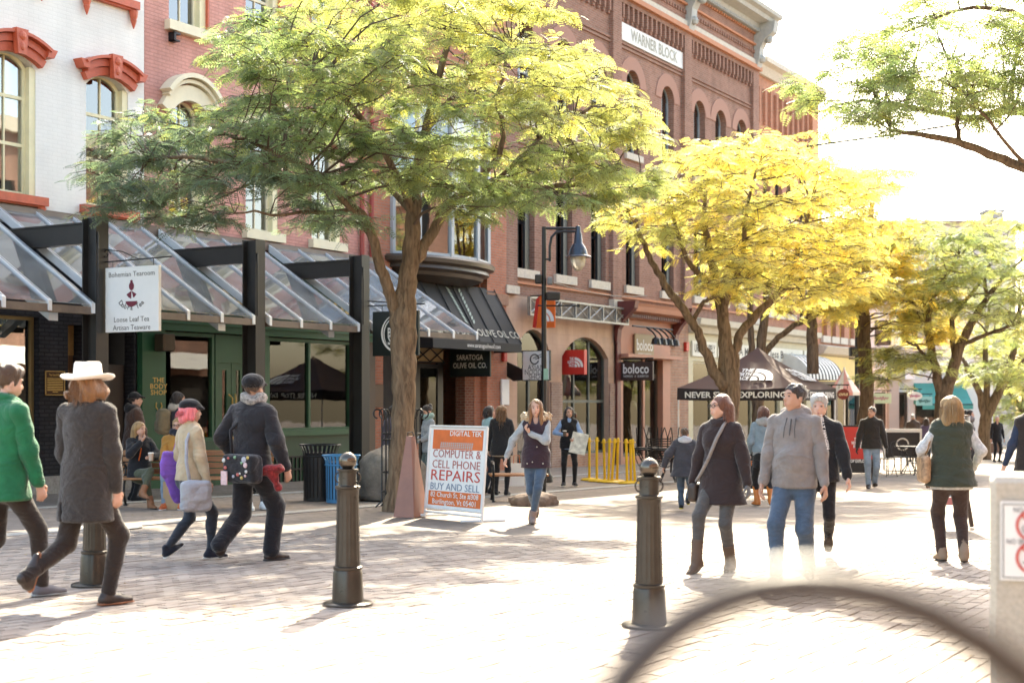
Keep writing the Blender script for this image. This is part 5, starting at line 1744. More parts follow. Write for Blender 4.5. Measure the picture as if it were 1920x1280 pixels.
MB().add([(-.02, -.27, .14), (.16, -.27, .14), (.16, -.27, .42), (-.02, -.27, .42)], [(0, 1, 2, 3)]).build('label_sticker', mat('sticker', (.6, .6, .5), .6, var=.5, scale=30), bb2)

# ================================================================ boulders
def boulder(name, label, c, sc, seed, m):
    rng = np.random.RandomState(seed)
    bm = bmesh.new()
    bmesh.ops.create_icosphere(bm, subdivisions=4, radius=1)
    dirs = [Vector(rng.normal(size=3)).normalized() for _ in range(22)]
    offs = [rng.uniform(.72, .98) for _ in dirs]
    for v in bm.verts:
        n_ = v.co.normalized()
        r_ = 1.0
        for d, o_ in zip(dirs, offs):
            dp = n_.dot(d)
            if dp > .1: r_ = min(r_, o_ / dp)
        r_ *= 1 + .03 * math.sin(n_.x * 9 + seed) * math.sin(n_.y * 8) + .02 * math.sin(n_.z * 17 + n_.x * 13)
        v.co = n_ * r_
        v.co = Vector((v.co.x * sc[0], v.co.y * sc[1], max(-.25, v.co.z) * sc[2]))
    me = bpy.data.meshes.new(name)
    bm.to_mesh(me); bm.free()
    me.shade_smooth()
    me.materials.append(m)
    o = bpy.data.objects.new(name, me)
    COL.objects.link(o)
    o.location = c
    return tag(o, label, 'boulder')
M_ROCK = mat('grey_rock', (0.20, 0.17, 0.14), .9, var=.4, scale=4, bump=.8, bscale=14)
g = G(735, 938)
boulder('boulder', 'large rounded grey boulder behind the tree trunk and the repair sign', g + Vector((0, .3, .2)), (.74, .6, .72), 4, M_ROCK)
g = G(1000, 948)
boulder('boulder', 'low flat brown rock set in the paving at the walking girl\'s feet', g + Vector((0, .3, .02)), (.46, .35, .2), 9, mat('brown_rock', (0.17, 0.12, 0.09), .9, var=.45, scale=6, bump=.8, bscale=20))

# ================================================================ benches
M_WOOD = mat('bench_wood', (0.30, 0.13, 0.05), .5, var=.3, scale=4, stretch=(1, 8, 8))
def bench(label, loc, rz, L_, back=True):
    o = thing('bench', label, 'bench', loc, rz, group='cast iron and timber benches')
    for i in range(5):
        y = -.20 + i * .105
        MB().bbox(-L_ / 2, L_ / 2, y - .046, y + .046, .425, .46, .008).build('seat_slat', M_WOOD, o)
    if back:
        for i in range(4):
            z = .53 + i * .095
            y = .29 + (z - .45) * .25
            MB().bbox(-L_ / 2, L_ / 2, y - .016, y + .016, z - .04, z + .04, .006).build('back_slat', M_WOOD, o)
    xs = [-L_ / 2 + .06, L_ / 2 - .06] + ([0] if L_ > 2 else [])
    for x in xs:
        mb = MB()
        mb.tube([(x, -.30, 0), (x, -.25, .06), (x, -.17, .18), (x, -.20, .32), (x, -.25, .40)], [.022, .02, .02, .02, .022], 6)
        mb.tube([(x, .32, 0), (x, .26, .08), (x, .18, .2), (x, .22, .34), (x, .28, .42)] + ([(x, .36, .62), (x, .42, .9)] if back else []), .02, 6)
        mb.tube([(x, -.25, .40), (x, .28, .41)], .022, 6)
        mb.tube([(x, -.17, .18), (x, 0, .25), (x, .18, .2)], .018, 6)
        mb.box(x - .03, x + .03, -.34, -.26, 0, .02); mb.box(x - .03, x + .03, .28, .36, 0, .02)
        mb.build('iron_leg', M_BLACKIRON, o, smooth=True)
        ar = MB()
        ar.tube([(x, -.25, .42), (x, -.30, .52), (x, -.26, .62), (x, -.15, .66), (x, .05, .64), (x, .2, .66), (x, .30, .60), (x, .30, .5), (x, .24, .44)], .02, 6)
        ar.tube([(x, -.18, .56), (x, -.10, .50), (x, -.02, .55), (x, .06, .50), (x, .16, .56)], .013, 6)
        ar.build('armrest', M_BLACKIRON, o, smooth=True)
    return o
g = G(362, 950)
BENCH1 = bench('long timber bench with two seated people before the green shop', g, R(0), 2.35)
BG1 = g
g = G(972, 938)
# centre bench seen from behind, its end turned to the camera
bench('short timber bench with black iron scroll arms behind the walking girl', g, R(4), 1.0, back=False)
# ================================================================ A-frame repair sign
M_FRAMEW = mat('white_frame', (0.72, 0.72, 0.70), .35, metal=.2, var=.05)
g0, g1 = G(797, 968), G(908, 979)
gm = (g0 + g1) / 2
ax = math.atan2(g1.y - g0.y, g1.x - g0.x)
o = thing('sandwich_board', 'white framed sandwich board offering computer and phone repairs', 'sign', gm, ax)
W = (g1 - g0).length * .96
def RZ(py): return CAMZ + (HORIZON - py) / FPX * gm.y - gm.z
top, bot = RZ(800), RZ(955)
lean = .10
def yy(z): return -.02 + (z / top) * lean
pan = MB()
pan.add([(-W / 2, yy(bot), bot), (W / 2, yy(bot), bot), (W / 2, yy(top), top), (-W / 2, yy(top), top), (-W / 2, yy(bot) + .02, bot), (W / 2, yy(bot) + .02, bot), (W / 2, yy(top) + .02, top), (-W / 2, yy(top) + .02, top)],
        [(0, 1, 2, 3), (7, 6, 5, 4), (0, 4, 5, 1), (2, 6, 7, 3), (1, 5, 6, 2), (0, 3, 7, 4)])
b = pan.build('sign_panel', M_SIGNW, o)
fr = MB()
for (xa, za_, xb, zb_) in ((-W / 2, 0.0, -W / 2, top), (W / 2, 0.0, W / 2, top), (-W / 2, top, W / 2, top), (-W / 2, bot, W / 2, bot), (-W / 2, bot - .06, W / 2, bot - .06)):
    fr.tube([(xa, yy(za_) - .004, za_), (xb, yy(zb_) - .004, zb_)], .02, 6)
fr.tube([(-W / 2 - .12, -.28, .02), (-W / 2 + .10, .30, .02)], .022, 6).tube([(W / 2 - .12, -.28, .02), (W / 2 + .1, .30, .02)], .022, 6)
fr.build('sign_frame', M_FRAMEW, o)
def slope_text(par, s, size, zc, m, fit, bold=0.0, x=0):
    vs, fs = text_mb(s, size, bold)
    w = max(p[0] for p in vs) - min(p[0] for p in vs)
    vs = [(p[0] * fit / w, p[1]) for p in vs]
    c = (max(p[0] for p in vs) + min(p[0] for p in vs)) / 2
    return MB().add([(x + p[0] - c, yy(zc + p[1]) - .006, zc + p[1]) for p in vs], fs).build('lettering', m, par)
def slope_rect(par, name, x0, x1, z0, z1, m, off=.003):
    return MB().add([(x0, yy(z0) - off, z0), (x1, yy(z0) - off, z0), (x1, yy(z1) - off, z1), (x0, yy(z1) - off, z1)], [(0, 1, 2, 3)]).build(name, m, par)
M_ORG = mat('print_orange', (0.70, 0.16, 0.04), .6, var=.15, scale=5)
M_TRED = mat('print_red', (0.55, 0.07, 0.05), .6); M_TBLU = mat('print_grey_blue', (0.20, 0.25, 0.33), .6); M_TPNK = mat('print_brick', (0.45, 0.14, 0.12), .6)
slope_rect(b, 'photo_band', -W * .44, W * .44, RZ(843), RZ(806), M_ORG)
slope_text(b, 'DIGITAL TEK', .10, RZ(813), M_SIGNW, W * .55, .01, W * .14)
kb = MB()
for i in range(16):
    for j in range(4):
        x0 = -W * .30 + i * W * .036 + j * .004
        z0 = RZ(841) + j * .022
        kb.add([(x0, yy(z0) - .005, z0), (x0 + W * .027, yy(z0) - .005, z0), (x0 + W * .027, yy(z0 + .016) - .005, z0 + .016), (x0, yy(z0 + .016) - .005, z0 + .016)], [(0, 1, 2, 3)])
kb.build('keyboard_print', mat('print_grey', (.45, .42, .38), .6), b)
slope_text(b, 'COMPUTER &', .16, RZ(852), M_TPNK, W * .84)
slope_text(b, 'CELL PHONE', .16, RZ(872), M_TPNK, W * .84)
slope_text(b, 'REPAIRS', .21, RZ(893), M_TRED, W * .86)
slope_text(b, 'BUY AND SELL', .14, RZ(914), M_TBLU, W * .86)
slope_rect(b, 'address_band', -W * .46, W * .46, RZ(949), RZ(922), M_ORG)
slope_text(b, '82 Church St, Ste #308', .10, RZ(929), M_SIGNW, W * .84, .008)
slope_text(b, 'Burlington, Vt 05401', .10, RZ(942), M_SIGNW, W * .76, .008)

# brown wooden wedge in front of the tree
g = G(770, 968)
o = thing('wooden_wedge', 'tapering brown wooden block leaning against the tree guard', 'board', g, R(-12))
M_BRWOOD = mat('red_brown_board', (0.27, 0.125, 0.085), .5, var=.15, scale=3, bump=.05)
hh = 1.13
MB().add([(-.20, -.18, 0), (.10, -.18, 0), (-.01, .06, hh), (-.08, .06, hh), (.20, .22, 0), (-.1, .22, 0), (.03, .12, hh), (-.05, .12, hh)],
         [(0, 1, 2, 3), (1, 4, 6, 2), (4, 5, 7, 6), (5, 0, 3, 7), (3, 2, 6, 7), (0, 5, 4, 1)]).build('wedge_body', M_BRWOOD, o)
MB().tube([(-.07, .09, hh), (-.07, .09, hh + .05), (0, .09, hh + .06), (.02, .09, hh)], .008, 5).build('latch', M_BLACKIRON, o)

# iron tree guard with scrolls
g = G(752, 950)
o = thing('tree_guard', 'black wrought iron tree guard with scroll tops around the trunk', 'tree guard', g)
for k in range(8):
    a = 2 * math.pi * k / 8 + .2
    c, s = math.cos(a), math.sin(a)
    pts_ = [(.40 * c, .40 * s, 0), (.30 * c, .30 * s, .1), (.30 * c, .30 * s, 1.42)]
    for j in range(9):
        b_ = j * .55
        rr = .30 + .09 * (1 - math.cos(b_)) * (1 - j * .05)
        pts_.append((rr * c, rr * s, 1.44 + .10 * math.sin(b_) * (1 - j * .05)))
    MB().tube(pts_, .013, 6).build('upright', M_BLACKIRON, o, smooth=True)
for z in (.25, .55, 1.05, 1.15):
    MB().tube([(.30 * math.cos(2 * math.pi * k / 24), .30 * math.sin(2 * math.pi * k / 24), z) for k in range(24)], .012, 5, closed=True).build('hoop', M_BLACKIRON, o)

# ================================================================ yellow stanchions
M_YEL = mat('stanchion_yellow', (0.75, 0.46, 0.01), .4, var=.1)
proto = None
for i, (px, top, base, ln) in enumerate(((1105, 820, 900, 0), (1119, 819, 902, .0), (1134, 822, 903, -.02), (1141, 821, 904, .02), (1147, 821, 904, .06), (1157, 820, 903, .02), (1176, 822, 906, -.02), (1183, 823, 905, -.01), (1191, 822, 906, -.05))):
    g = G(px, base)
    h = (base - top) / FPX * g.y
    if proto is None:
        o = thing('stanchion', '', 'stanchion', g, 0, group='yellow stanchions stored by the shop')
        MB().lathe([(.20, 0), (.21, .02), (.17, .045), (.05, .065)], n=20).build('base', M_YEL, o, smooth=True)
        MB().lathe([(.030, .05), (.030, .92), (.042, .93), (.042, .955), (.034, .965), (.036, 1.0), (.02, 1.025), (.004, 1.03)], n=12).build('tube', M_YEL, o, smooth=True)
        for s in (-1, 1):
            MB().tube([(s * .035, 0, .95), (s * .06, 0, .955), (s * .06, 0, .93)], .006, 4).build('hook', M_YEL, o)
        proto = o
    else:
        o = copy_tree(proto)
        o.location = g
    o['label'] = ('leftmost', 'second from left', 'third from left', 'fourth from left', 'fifth from left, tilted', 'sixth from left', 'third from right', 'second from right', 'rightmost')[i] + ' of the nine yellow plastic stanchions'
    o.scale = (1, 1, h / 1.03)
    o.rotation_euler = (0, ln * 1.2, 0)

# ================================================================ stacked black iron tables and chairs
def iron_chair(name, label, loc, rz, flip=False, z=0):
    o = thing(name, label, 'chair', loc, rz, group='black iron cafe furniture')
    MB().lathe([(.20, .45), (.21, .46), (.20, .475), (.02, .475)], n=18).build('seat', M_BLACKIRON, o)
    for k in range(4):
        a = math.pi / 4 + k * math.pi / 2
        MB().tube([(.17 * math.cos(a), .17 * math.sin(a), .45), (.19 * math.cos(a), .19 * math.sin(a), .2), (.25 * math.cos(a), .25 * math.sin(a), 0)], .011, 6).build('leg', M_BLACKIRON, o)
    MB().tube([(-.18, .14, .46), (-.20, .20, .7), (-.15, .23, .84), (0, .25, .88), (.15, .23, .84), (.20, .20, .7), (.18, .14, .46)], .011, 6).build('back_hoop', M_BLACKIRON, o)
    MB().tube([(-.10, .17, .46), (-.11, .23, .7), (0, .245, .8), (.11, .23, .7), (.10, .17, .46)], .009, 6).build('back_loop', M_BLACKIRON, o)
    if flip:
        o.rotation_euler = (math.pi, 0, rz)
    return o
def iron_table(label, g, rz):
    o = thing('cafe_table', label, 'table', g, rz, group='black iron cafe furniture')
    MB().lathe([(.40, .72), (.41, .735), (.40, .75), (.02, .75)], n=24).build('table_top', M_BLACKIRON, o)
    for k in range(4):
        a = k * math.pi / 2 + .5
        MB().tube([(.3 * math.cos(a), .3 * math.sin(a), .72), (.12 * math.cos(a), .12 * math.sin(a), .5), (.10 * math.cos(a), .10 * math.sin(a), .25), (.28 * math.cos(a), .28 * math.sin(a), 0)], .014, 6).build('leg', M_BLACKIRON, o)
    return o
for i, (px, py) in enumerate(((1212, 903), (1252, 905))):
    g = G(px, py)
    iron_table('%s black iron cafe table stacked with upturned chairs behind the boy' % ('left', 'right')[i], g, .3 * i)
    for k in range(2):
        c_ = iron_chair('cafe_chair', '%s black iron chair upturned on the %s stacked table' % (('left', 'right')[k], ('left', 'right')[i]), g + Vector((-.18 + .36 * k, .1 * k, .75 + .48)), .5 + 1.4 * k, flip=True)
g = G(1232, 912)
o = thing('slatted_chair', 'black slatted metal chair back beside the boy', 'chair', G(1240, 900), R(20), group='black iron cafe furniture')
for i in range(9):
    MB().box(-.3, .3, .0 + i * .012, .02 + i * .012, .5 + i * .055, .53 + i * .055).build('slat', M_BLACKIRON, o)
for x in (-.3, .3): MB().tube([(x, -.2, 0), (x, 0, .45), (x, .12, 1.0)], .014, 6).build('side_rail', M_BLACKIRON, o)
MB().box(-.3, .3, -.4, 0, .44, .47).build('seat', M_BLACKIRON, o)
for x in (-.28, .28): MB().tube([(x, -.38, .45), (x, -.42, 0)], .014, 6).build('leg', M_BLACKIRON, o)

# ================================================================ tent
gl_ = G(1270, 893)
M_TENT = mat('tent_brown', (0.085, 0.040, 0.030), .75, var=.15, scale=1.5, bump=.1, bscale=6)
M_TENTIN = M_TENT
S = 3.05
o = thing('pop_up_tent', 'dark brown pop up tent with white lettering and a peaked roof', 'tent', gl_ + NV * (S / 2) + DV * (S / 2), ROT_BL)
zc = o.location.z
def TZ(py, Y): return CAMZ + (HORIZON - py) / FPX * Y - zc
ze_ = TZ(727, gl_.y); zv = TZ(749, gl_.y)
Yc = o.location.y
zp = TZ(651, Yc)
h_ = S / 2
cor = [(-h_, -h_), (h_, -h_), (h_, h_), (-h_, h_)]
rf = MB()
nn = 8
sides_ = []
for k in range(4):
    (xa, ya), (xb, yb_) = cor[k], cor[(k + 1) % 4]
    mb = MB()
    for i in range(nn + 1):
        f_ = i / nn
        zz = ze_ + (zp - ze_) * (.78 * f_ + .22 * f_ * f_ * f_)
        for j in range(nn + 1):
            q = j / nn
            x, y = xa + (xb - xa) * q, ya + (yb_ - ya) * q
            sag = -.05 * math.sin(math.pi * q) * (1 - f_)
            mb.v.append((x * (1 - f_), y * (1 - f_), zz + sag))
    for i in range(nn):
        for j in range(nn):
            a = i * (nn + 1) + j
            mb.f.append((a, a + 1, a + nn + 2, a + nn + 1))
    sides_.append(mb.build('roof_panel', M_TENT, o, smooth='all'))
    v_ = MB()
    for j in range(nn):
        q0, q1 = j / nn, (j + 1) / nn
        s0_, s1_ = -.05 * math.sin(math.pi * q0), -.05 * math.sin(math.pi * q1)
        k0, k1 = 1.004, 1.004
        v_.quad(((xa + (xb - xa) * q0) * k0, (ya + (yb_ - ya) * q0) * k0, zv + s0_ * .5), ((xa + (xb - xa) * q1) * k1, (ya + (yb_ - ya) * q1) * k1, zv + s1_ * .5), (xa + (xb - xa) * q1, ya + (yb_ - ya) * q1, ze_ + s1_), (xa + (xb - xa) * q0, ya + (yb_ - ya) * q0, ze_ + s0_))
    vo = v_.build('valance', mat('tent_valance', (0.025, 0.016, 0.016), .75, var=.1), o)
    if k == 0:
        lettering(vo, 'NEVER STOP EXPLORING', .2, 0, -h_ - .02, (ze_ + zv) / 2 - .035, M_SIGNW, fit=S * .86, bold=.03)
    if k == 1:
        l_ = lettering(vo, 'NEVER STOP EXPLORING', .2, 0, 0, 0, M_SIGNW, fit=S * .86, bold=.03)
        l_.rotation_euler = (0, 0, math.pi / 2); l_.location = (h_ + .02, 0, (ze_ + zv) / 2 - .035)
for x, y in cor:
    MB().tube([(x * .985, y * .985, 0), (x * .985, y * .985, ze_)], .02, 6).box(x * .985 - .05, x * .985 + .05, y * .985 - .05, y * .985 + .05, 0, .015).build('leg', M_FRAMEW, o)
# roof print on front panel: tilted plane
fz0 = ze_ + .30
n0 = math.atan2(zp - ze_, h_)
lg = bpy.data.objects.new('roof_print', None)
def roof_print(k, rotz):
    parts = []
    s = .62
    mb = MB()
    for i, t_ in enumerate(('THE', 'NORTH', 'FACE')):
        vs, fs = text_mb(t_, s * .36, .03)
        w = max(p[0] for p in vs) - min(p[0] for p in vs)
        ft = s * (.52, .74, .58)[i]
        c_ = (max(p[0] for p in vs) + min(p[0] for p in vs)) / 2
        mb.add([((p[0] - c_) * ft / w - s * .10 - ft / 2, 0, p[1] + s * (.32 - .32 * i)) for p in vs], fs)
    dome(mb, -s * .02, 0, -s * .47, s * .92)
    f_mid = .36
    zz = ze_ + (zp - ze_) * (.78 * f_mid + .22 * f_mid ** 3)
    sl = math.atan2((zp - ze_) * (.78 + .66 * f_mid ** 2), h_)
    M = Matrix.Rotation(rotz, 4, 'Z') @ Matrix.Translation((.28, -h_ * (1 - f_mid) - .03, zz + .03)) @ Matrix.Rotation(-(math.pi / 2 - sl), 4, 'X')
    mb.xform(M)
    return mb.build('roof_print', M_SIGNW, sides_[k])
roof_print(0, 0)
roof_print(1, math.pi / 2)
bpy.data.objects.remove(lg)

# red banner stand
g0 = G(1602, 902)
o = thing('red_banner_stand', 'red and black banner stand with white lettering beside the dark sweater man', 'sign', g0, R(-8))
def NZ(py): return CAMZ + (HORIZON - py) / FPX * g0.y - g0.z
w = 58 / FPX * g0.y / 2 * 1.25
b = MB().box(-w, w, -.03, .03, NZ(860), NZ(800)).build('banner_face', M_RED, o)
MB().box(-w, w, -.032, .032, NZ(886), NZ(860)).build('banner_foot', M_BLACK, o)
MB().box(-w, w, -.032, .032, NZ(800), NZ(797)).build('banner_top', M_BLACK, o)
tnf(b, w * .30, -.036, NZ(830), w * .62, M_SIGNW)
lettering(b, 'NEVER STOP EXPLORING', .1, 0, -.036, NZ(864), M_SIGNW, fit=w * 1.7, bold=.03)
for x in (-w, w): MB().tube([(x * .9, -.25, .02), (x * .9, .25, .02)], .02, 5).tube([(x * .9, 0, .02), (x * .9, 0, NZ(886))], .02, 5).build('foot', M_BLACKIRON, o)

# chalkboard under the tent
g0 = G(1420, 922)
o = thing('chalkboard', 'black chalkboard with hand lettering behind the orange boots', 'sign', g0, R(-6))
b = MB().box(-.42, .42, -.02, .02, .06, .86).build('board', mat('chalk_black', (.02, .021, .022), .8, var=.2), o)
MB().box(-.46, .46, -.03, .03, .86, .9).box(-.46, -.42, -.03, .03, 0, .86).box(.42, .46, -.03, .03, 0, .86).build('board_frame', M_BLACKIRON, o)
lettering(b, 'CHIPOTLE', .14, -.05, -.024, .56, mat('chalk_orange', (.6, .2, .08), .8), fit=.6)
lettering(b, 'AND CREME', .14, 0, -.024, .28, M_SIGNW, fit=.7)

# easel board at right
gA_, gB_ = G(1745, 988), G(1812, 993)
o = thing('easel_board', 'wooden easel board with pale side, hidden behind the woman in the green vest', 'sign', (gA_ + gB_) / 2, R(-4))
gY = (gA_ + gB_).y / 2
def EZ(py): return CAMZ + (HORIZON - py) / FPX * gY - o.location.z
w = (gB_.x - gA_.x) / 2
MB().box(-w - .03, -w + .03, -.03, .03, 0, EZ(790)).box(w - .03, w + .03, -.03, .03, 0, EZ(790)).build('front_leg', mat('grey_wood', (.16, .15, .15), .6, var=.2), o)
MB().box(-w + .03, w - .03, -.025, .025, EZ(946), EZ(932)).build('ledge', mat('pink_wood', (.45, .16, .15), .6), o)
MB().box(-w + .03, w - .03, -.02, .02, EZ(931), EZ(790)).build('board', mat('board_blue_grey', (.35, .38, .42), .5, var=.1), o)
sd_ = MB()
sd_.add([(w + .05, .02, EZ(940)), (w + .15, .55, EZ(940)), (w + .12, .45, EZ(770)), (w + .05, .02, EZ(780))], [(0, 1, 2, 3)])
MB().box(w + .031, w + .09, -.05, .28, EZ(940), EZ(778)).build('side_panel', mat('brown_side', (.10, .065, .05), .5, var=.2), o)
MB().box(w - .22, w + .10, -.05, -.026, EZ(900), EZ(780)).build('white_sheet', M_SIGNW, o)
MB().tube([(w + .15, .3, EZ(940)), (w + .22, .35, 0)], .03, 6).build('rear_leg', mat('dark_leg', (.05, .035, .03), .6), o)

# cafe tables beyond
for i, (px, py, rz) in enumerate(((1664, 893, 2.0), (1690, 889, .6), (1727, 890, 4.4))):
    iron_chair('cafe_chair', ('left', 'middle', 'right')[i] + ' black bent wire chair at the far cafe table', G(px, py), rz)
iron_table('far black cafe table between bent wire chairs', G(1706, 888), .2)
g0 = G(1692, 880)
o = thing('menu_board', 'small black menu board with a round white emblem behind the cafe table', 'sign', g0, R(-5))
MB().box(-.5, .5, -.02, .02, .35, 1.1).build('board', M_BLACK, o)
MB().box(-.56, -.5, -.03, .03, 0, 1.2).box(.5, .56, -.03, .03, 0, 1.2).box(-.5, .5, -.03, .03, 1.1, 1.2).build('board_frame', M_SIGNW, o)
rg = MB().tube([(.17 * math.cos(a), -.028, .75 + .17 * math.sin(a)) for a in [k * .4 for k in range(16)]], .02, 4).build('round_emblem', M_SIGNW, o)
# wooden news rack far right
g0 = G(1858, 848)
o = thing('news_rack', 'brown wooden cabinet with a pale notice, far right beside the tree', 'cabinet', g0, 0)
MB().bbox(-.32, .32, -.25, .25, 0, 1.25, .02).build('cabinet', mat('cab_wood', (.20, .10, .055), .6, var=.2), o)
MB().box(-.12, .2, -.262, -.252, .45, .9).build('notice', M_SIGNW, o)

# pink and white umbrella
g0 = G(1583, 868)
o = thing('patio_umbrella', 'half closed pink and white striped patio umbrella beside the tent', 'umbrella', g0)
u_s = g0.y / FPX
def UZ(py): return CAMZ + (HORIZON - py) * u_s - g0.z
MB().tube([(0, 0, 0), (0, 0, UZ(688))], .03, 8).build('pole', M_FRAMEW, o)
M_UP = mat('umbrella_pink', (.62, .30, .27), .7); M_UW = mat('umbrella_white', (.72, .68, .62), .7)
for k in range(10):
    a0, a1 = 2 * math.pi * k / 10, 2 * math.pi * (k + 1) / 10
    r = 30 * u_s
    MB().add([(0, 0, UZ(690)), (r * .45 * math.cos(a0), r * .45 * math.sin(a0), UZ(712)), (r * .45 * math.cos(a1), r * .45 * math.sin(a1), UZ(712)), (r * math.cos(a0), r * math.sin(a0), UZ(735)), (r * math.cos(a1), r * math.sin(a1), UZ(735)), (r * math.cos(a0), r * math.sin(a0), UZ(741)), (r * math.cos(a1), r * math.sin(a1), UZ(741))],
             [(0, 1, 2), (1, 3, 4, 2), (3, 5, 6, 4)]).build('umbrella_panel', M_UP if k % 2 else M_UW, o)
MB().lathe([(.3, 0), (.3, .06), (.05, .1)], n=16).build('base', M_BLACKIRON, o)

# ================================================================ stone pillar with the rules notice
Yp = 5.9
xl_, zt2 = px_at(1856, Yp), pz_at(893, Yp)
PR = R(-19)
gp = Vector((xl_ + .26 * math.cos(PR) - .24 * math.sin(PR), Yp + .26 * math.sin(PR) + .24 * math.cos(PR), gz(xl_, Yp)))
o = thing('stone_pillar', 'speckled granite pillar at the right edge carrying a rules notice', 'pillar', gp, PR)
M_GRAN2 = mat('speckled_granite', (0.47, 0.42, 0.34), .8, var=.16, scale=55, bump=.3, bscale=90)
MB().bbox(-.26, .26, -.24, .24, 0, zt2 - gp.z, .025).build('pillar_block', M_GRAN2, o)
o2 = thing('rules_notice', 'white notice with red prohibition circles on the granite pillar', 'sign', (gp.x - .112 * math.cos(PR) + .25 * math.sin(PR), gp.y - .112 * math.sin(PR) - .25 * math.cos(PR), 0), PR)
zn0, zn1 = pz_at(1085, Yp), pz_at(938, Yp)
b = MB().box(-.107, .147, -.008, 0, zn0, zn1).build('notice_plate', M_SIGNW, o2)
fr = MB()
for a in ((-.098, .138, zn1 - .014, zn1 - .010), (-.098, .138, zn0 + .010, zn0 + .014), (-.098, -.094, zn0 + .014, zn1 - .014), (.134, .138, zn0 + .014, zn1 - .014)): fr.box(a[0], a[1], -.011, -.008, a[2], a[3])
fr.build('notice_border', M_TXT, b)
M_TGREY = mat('notice_grey', (.12, .12, .13), .6)
lettering(b, 'NO CYCLING', .030, .02, -.012, pz_at(954, Yp), M_TGREY, fit=.15, bold=.01)
lettering(b, 'NO SKATEBOARDS', .030, .02, -.012, pz_at(1013, Yp), M_TGREY, fit=.205, bold=.01)
for zc_, kind in ((pz_at(982, Yp), 0), (pz_at(1042, Yp), 1)):
    ci = MB().tube([(.02 + .062 * math.cos(a), -.012, zc_ + .062 * math.sin(a)) for a in [2 * math.pi * k / 24 for k in range(24)]], .006, 5, closed=True).tube([(.02 - .043, -.012, zc_ + .043), (.02 + .043, -.012, zc_ - .043)], .005, 4).build('prohibition_circle', M_TRED, b)
    pk = MB()
    if kind == 0:
        for sx in (-.025, .03): pk.tube([(.02 + sx + .016 * math.cos(a), -.011, zc_ - .015 + .016 * math.sin(a)) for a in [2 * math.pi * k / 12 for k in range(12)]], .002, 4, closed=True)
        pk.tube([(-.005, -.011, zc_ - .015), (.01, -.011, zc_ + .012), (.04, -.011, zc_ + .012), (.05, -.011, zc_ - .015)], .002, 4)
    else:
        pk.tube([(-.02, -.011, zc_ - .02), (.055, -.011, zc_ - .008)], .003, 4).tube([(.0, -.011, zc_ - .012), (.02, -.011, zc_ + .015), (.04, -.011, zc_ - .005)], .004, 4).ball((.022, -.011, zc_ + .028), .009, 8, (1, .2, 1))
    pk.build('pictogram', M_TGREY, b)

# ================================================================ out of focus rail close to the camera
Yr = 0.76
rl = thing('foreground_rail', 'out of focus dark curved metal rail close in front at the lower right', 'rail', (px_at(1560, Yr), Yr, gz(0, Yr)))
pts_ = []
for px, py, Y in ((1090, 1420, .76), (1128, 1340, .76), (1178, 1262, .76), (1235, 1202, .76), (1300, 1154, .76), (1362, 1123, .76), (1430, 1103, .76), (1500, 1096, .76), (1580, 1101, .76), (1660, 1118, .76), (1750, 1152, .76), (1840, 1205, .76), (1920, 1268, .76), (1990, 1350, .76), (2040, 1450, .76)):
    q = AT(px, py, Y) - rl.location
    pts_.append(q)
M_RAIL = mat('glossy_rail', (0.045, 0.033, 0.026), .45, var=.1)
MB().tube(pts_, .0118, 12).build('rail_tube', M_RAIL, rl, smooth='all')
for q in (pts_[0], pts_[-1]):
    MB().tube([q, Vector((q.x, q.y, q.z - .5)), Vector((q.x, q.y, 0))], .0118, 10).build('rail_leg', M_RAIL, rl, smooth='all')

# a few fallen leaves on the paving
rl_ = random.Random(12)
fl = MB()
for i in range(420):
    Y = rl_.uniform(7, 30)
    X = rl_.uniform(-.36, .36) * Y
    z = gz(X, Y) + .006
    a, l = rl_.uniform(0, 6.28), rl_.uniform(.012, .032)
    dx, dy = math.cos(a) * l, math.sin(a) * l
    fl.add([(X - dx, Y - dy, z), (X + dy * .45, Y - dx * .45, z + .004), (X + dx, Y + dy, z), (X - dy * .45, Y + dx * .45, z + .004)], [(0, 1, 2, 3)])
fo = fl.build('fallen_leaves', mat('fallen_leaf', (.30, .20, .06), .8, var=.5, scale=2))
tag(fo, 'scattered small yellow brown leaves fallen on the brick paving', 'leaves', kind='stuff')
# ================================================================ honey locust trees
def bark_mat(name, c, dark):
    m = bpy.data.materials.new(name)
    m.use_nodes = True
    nt = m.node_tree
    L = nt.links
    b = nt.nodes['Principled BSDF']
    b.inputs['Roughness'].default_value = .9
    b.inputs['Specular IOR Level'].default_value = .2
    tc = nod(nt, 'ShaderNodeTexCoord')
    mp = nod(nt, 'ShaderNodeMapping')
    mp.inputs['Scale'].default_value = (16, 16, 2.6)
    L.new(tc.outputs['Object'], mp.inputs['Vector'])
    n = nod(nt, 'ShaderNodeTexNoise')
    n.inputs['Scale'].default_value = 1.0
    n.inputs['Detail'].default_value = 7
    n.inputs['Roughness'].default_value = .65
    n.inputs['Distortion'].default_value = .6
    L.new(mp.outputs['Vector'], n.inputs['Vector'])
    cr = nod(nt, 'ShaderNodeValToRGB')
    cr.color_ramp.elements[0].position = .34
    cr.color_ramp.elements[0].color = list(dark) + [1]
    cr.color_ramp.elements[1].position = .62
    cr.color_ramp.elements[1].color = list(c) + [1]
    L.new(n.outputs['Fac'], cr.inputs['Fac'])
    L.new(cr.outputs['Color'], b.inputs['Base Color'])
    bp = nod(nt, 'ShaderNodeBump')
    bp.inputs['Strength'].default_value = 1.0
    bp.inputs['Distance'].default_value = .05
    L.new(n.outputs['Fac'], bp.inputs['Height'])
    L.new(bp.outputs['Normal'], b.inputs['Normal'])
    return m
M_BARK = bark_mat('locust_bark', (0.235, 0.165, 0.105), (0.085, 0.058, 0.038))
M_TWIG = mat('twig_bark', (0.09, 0.06, 0.04), .9, var=.3)
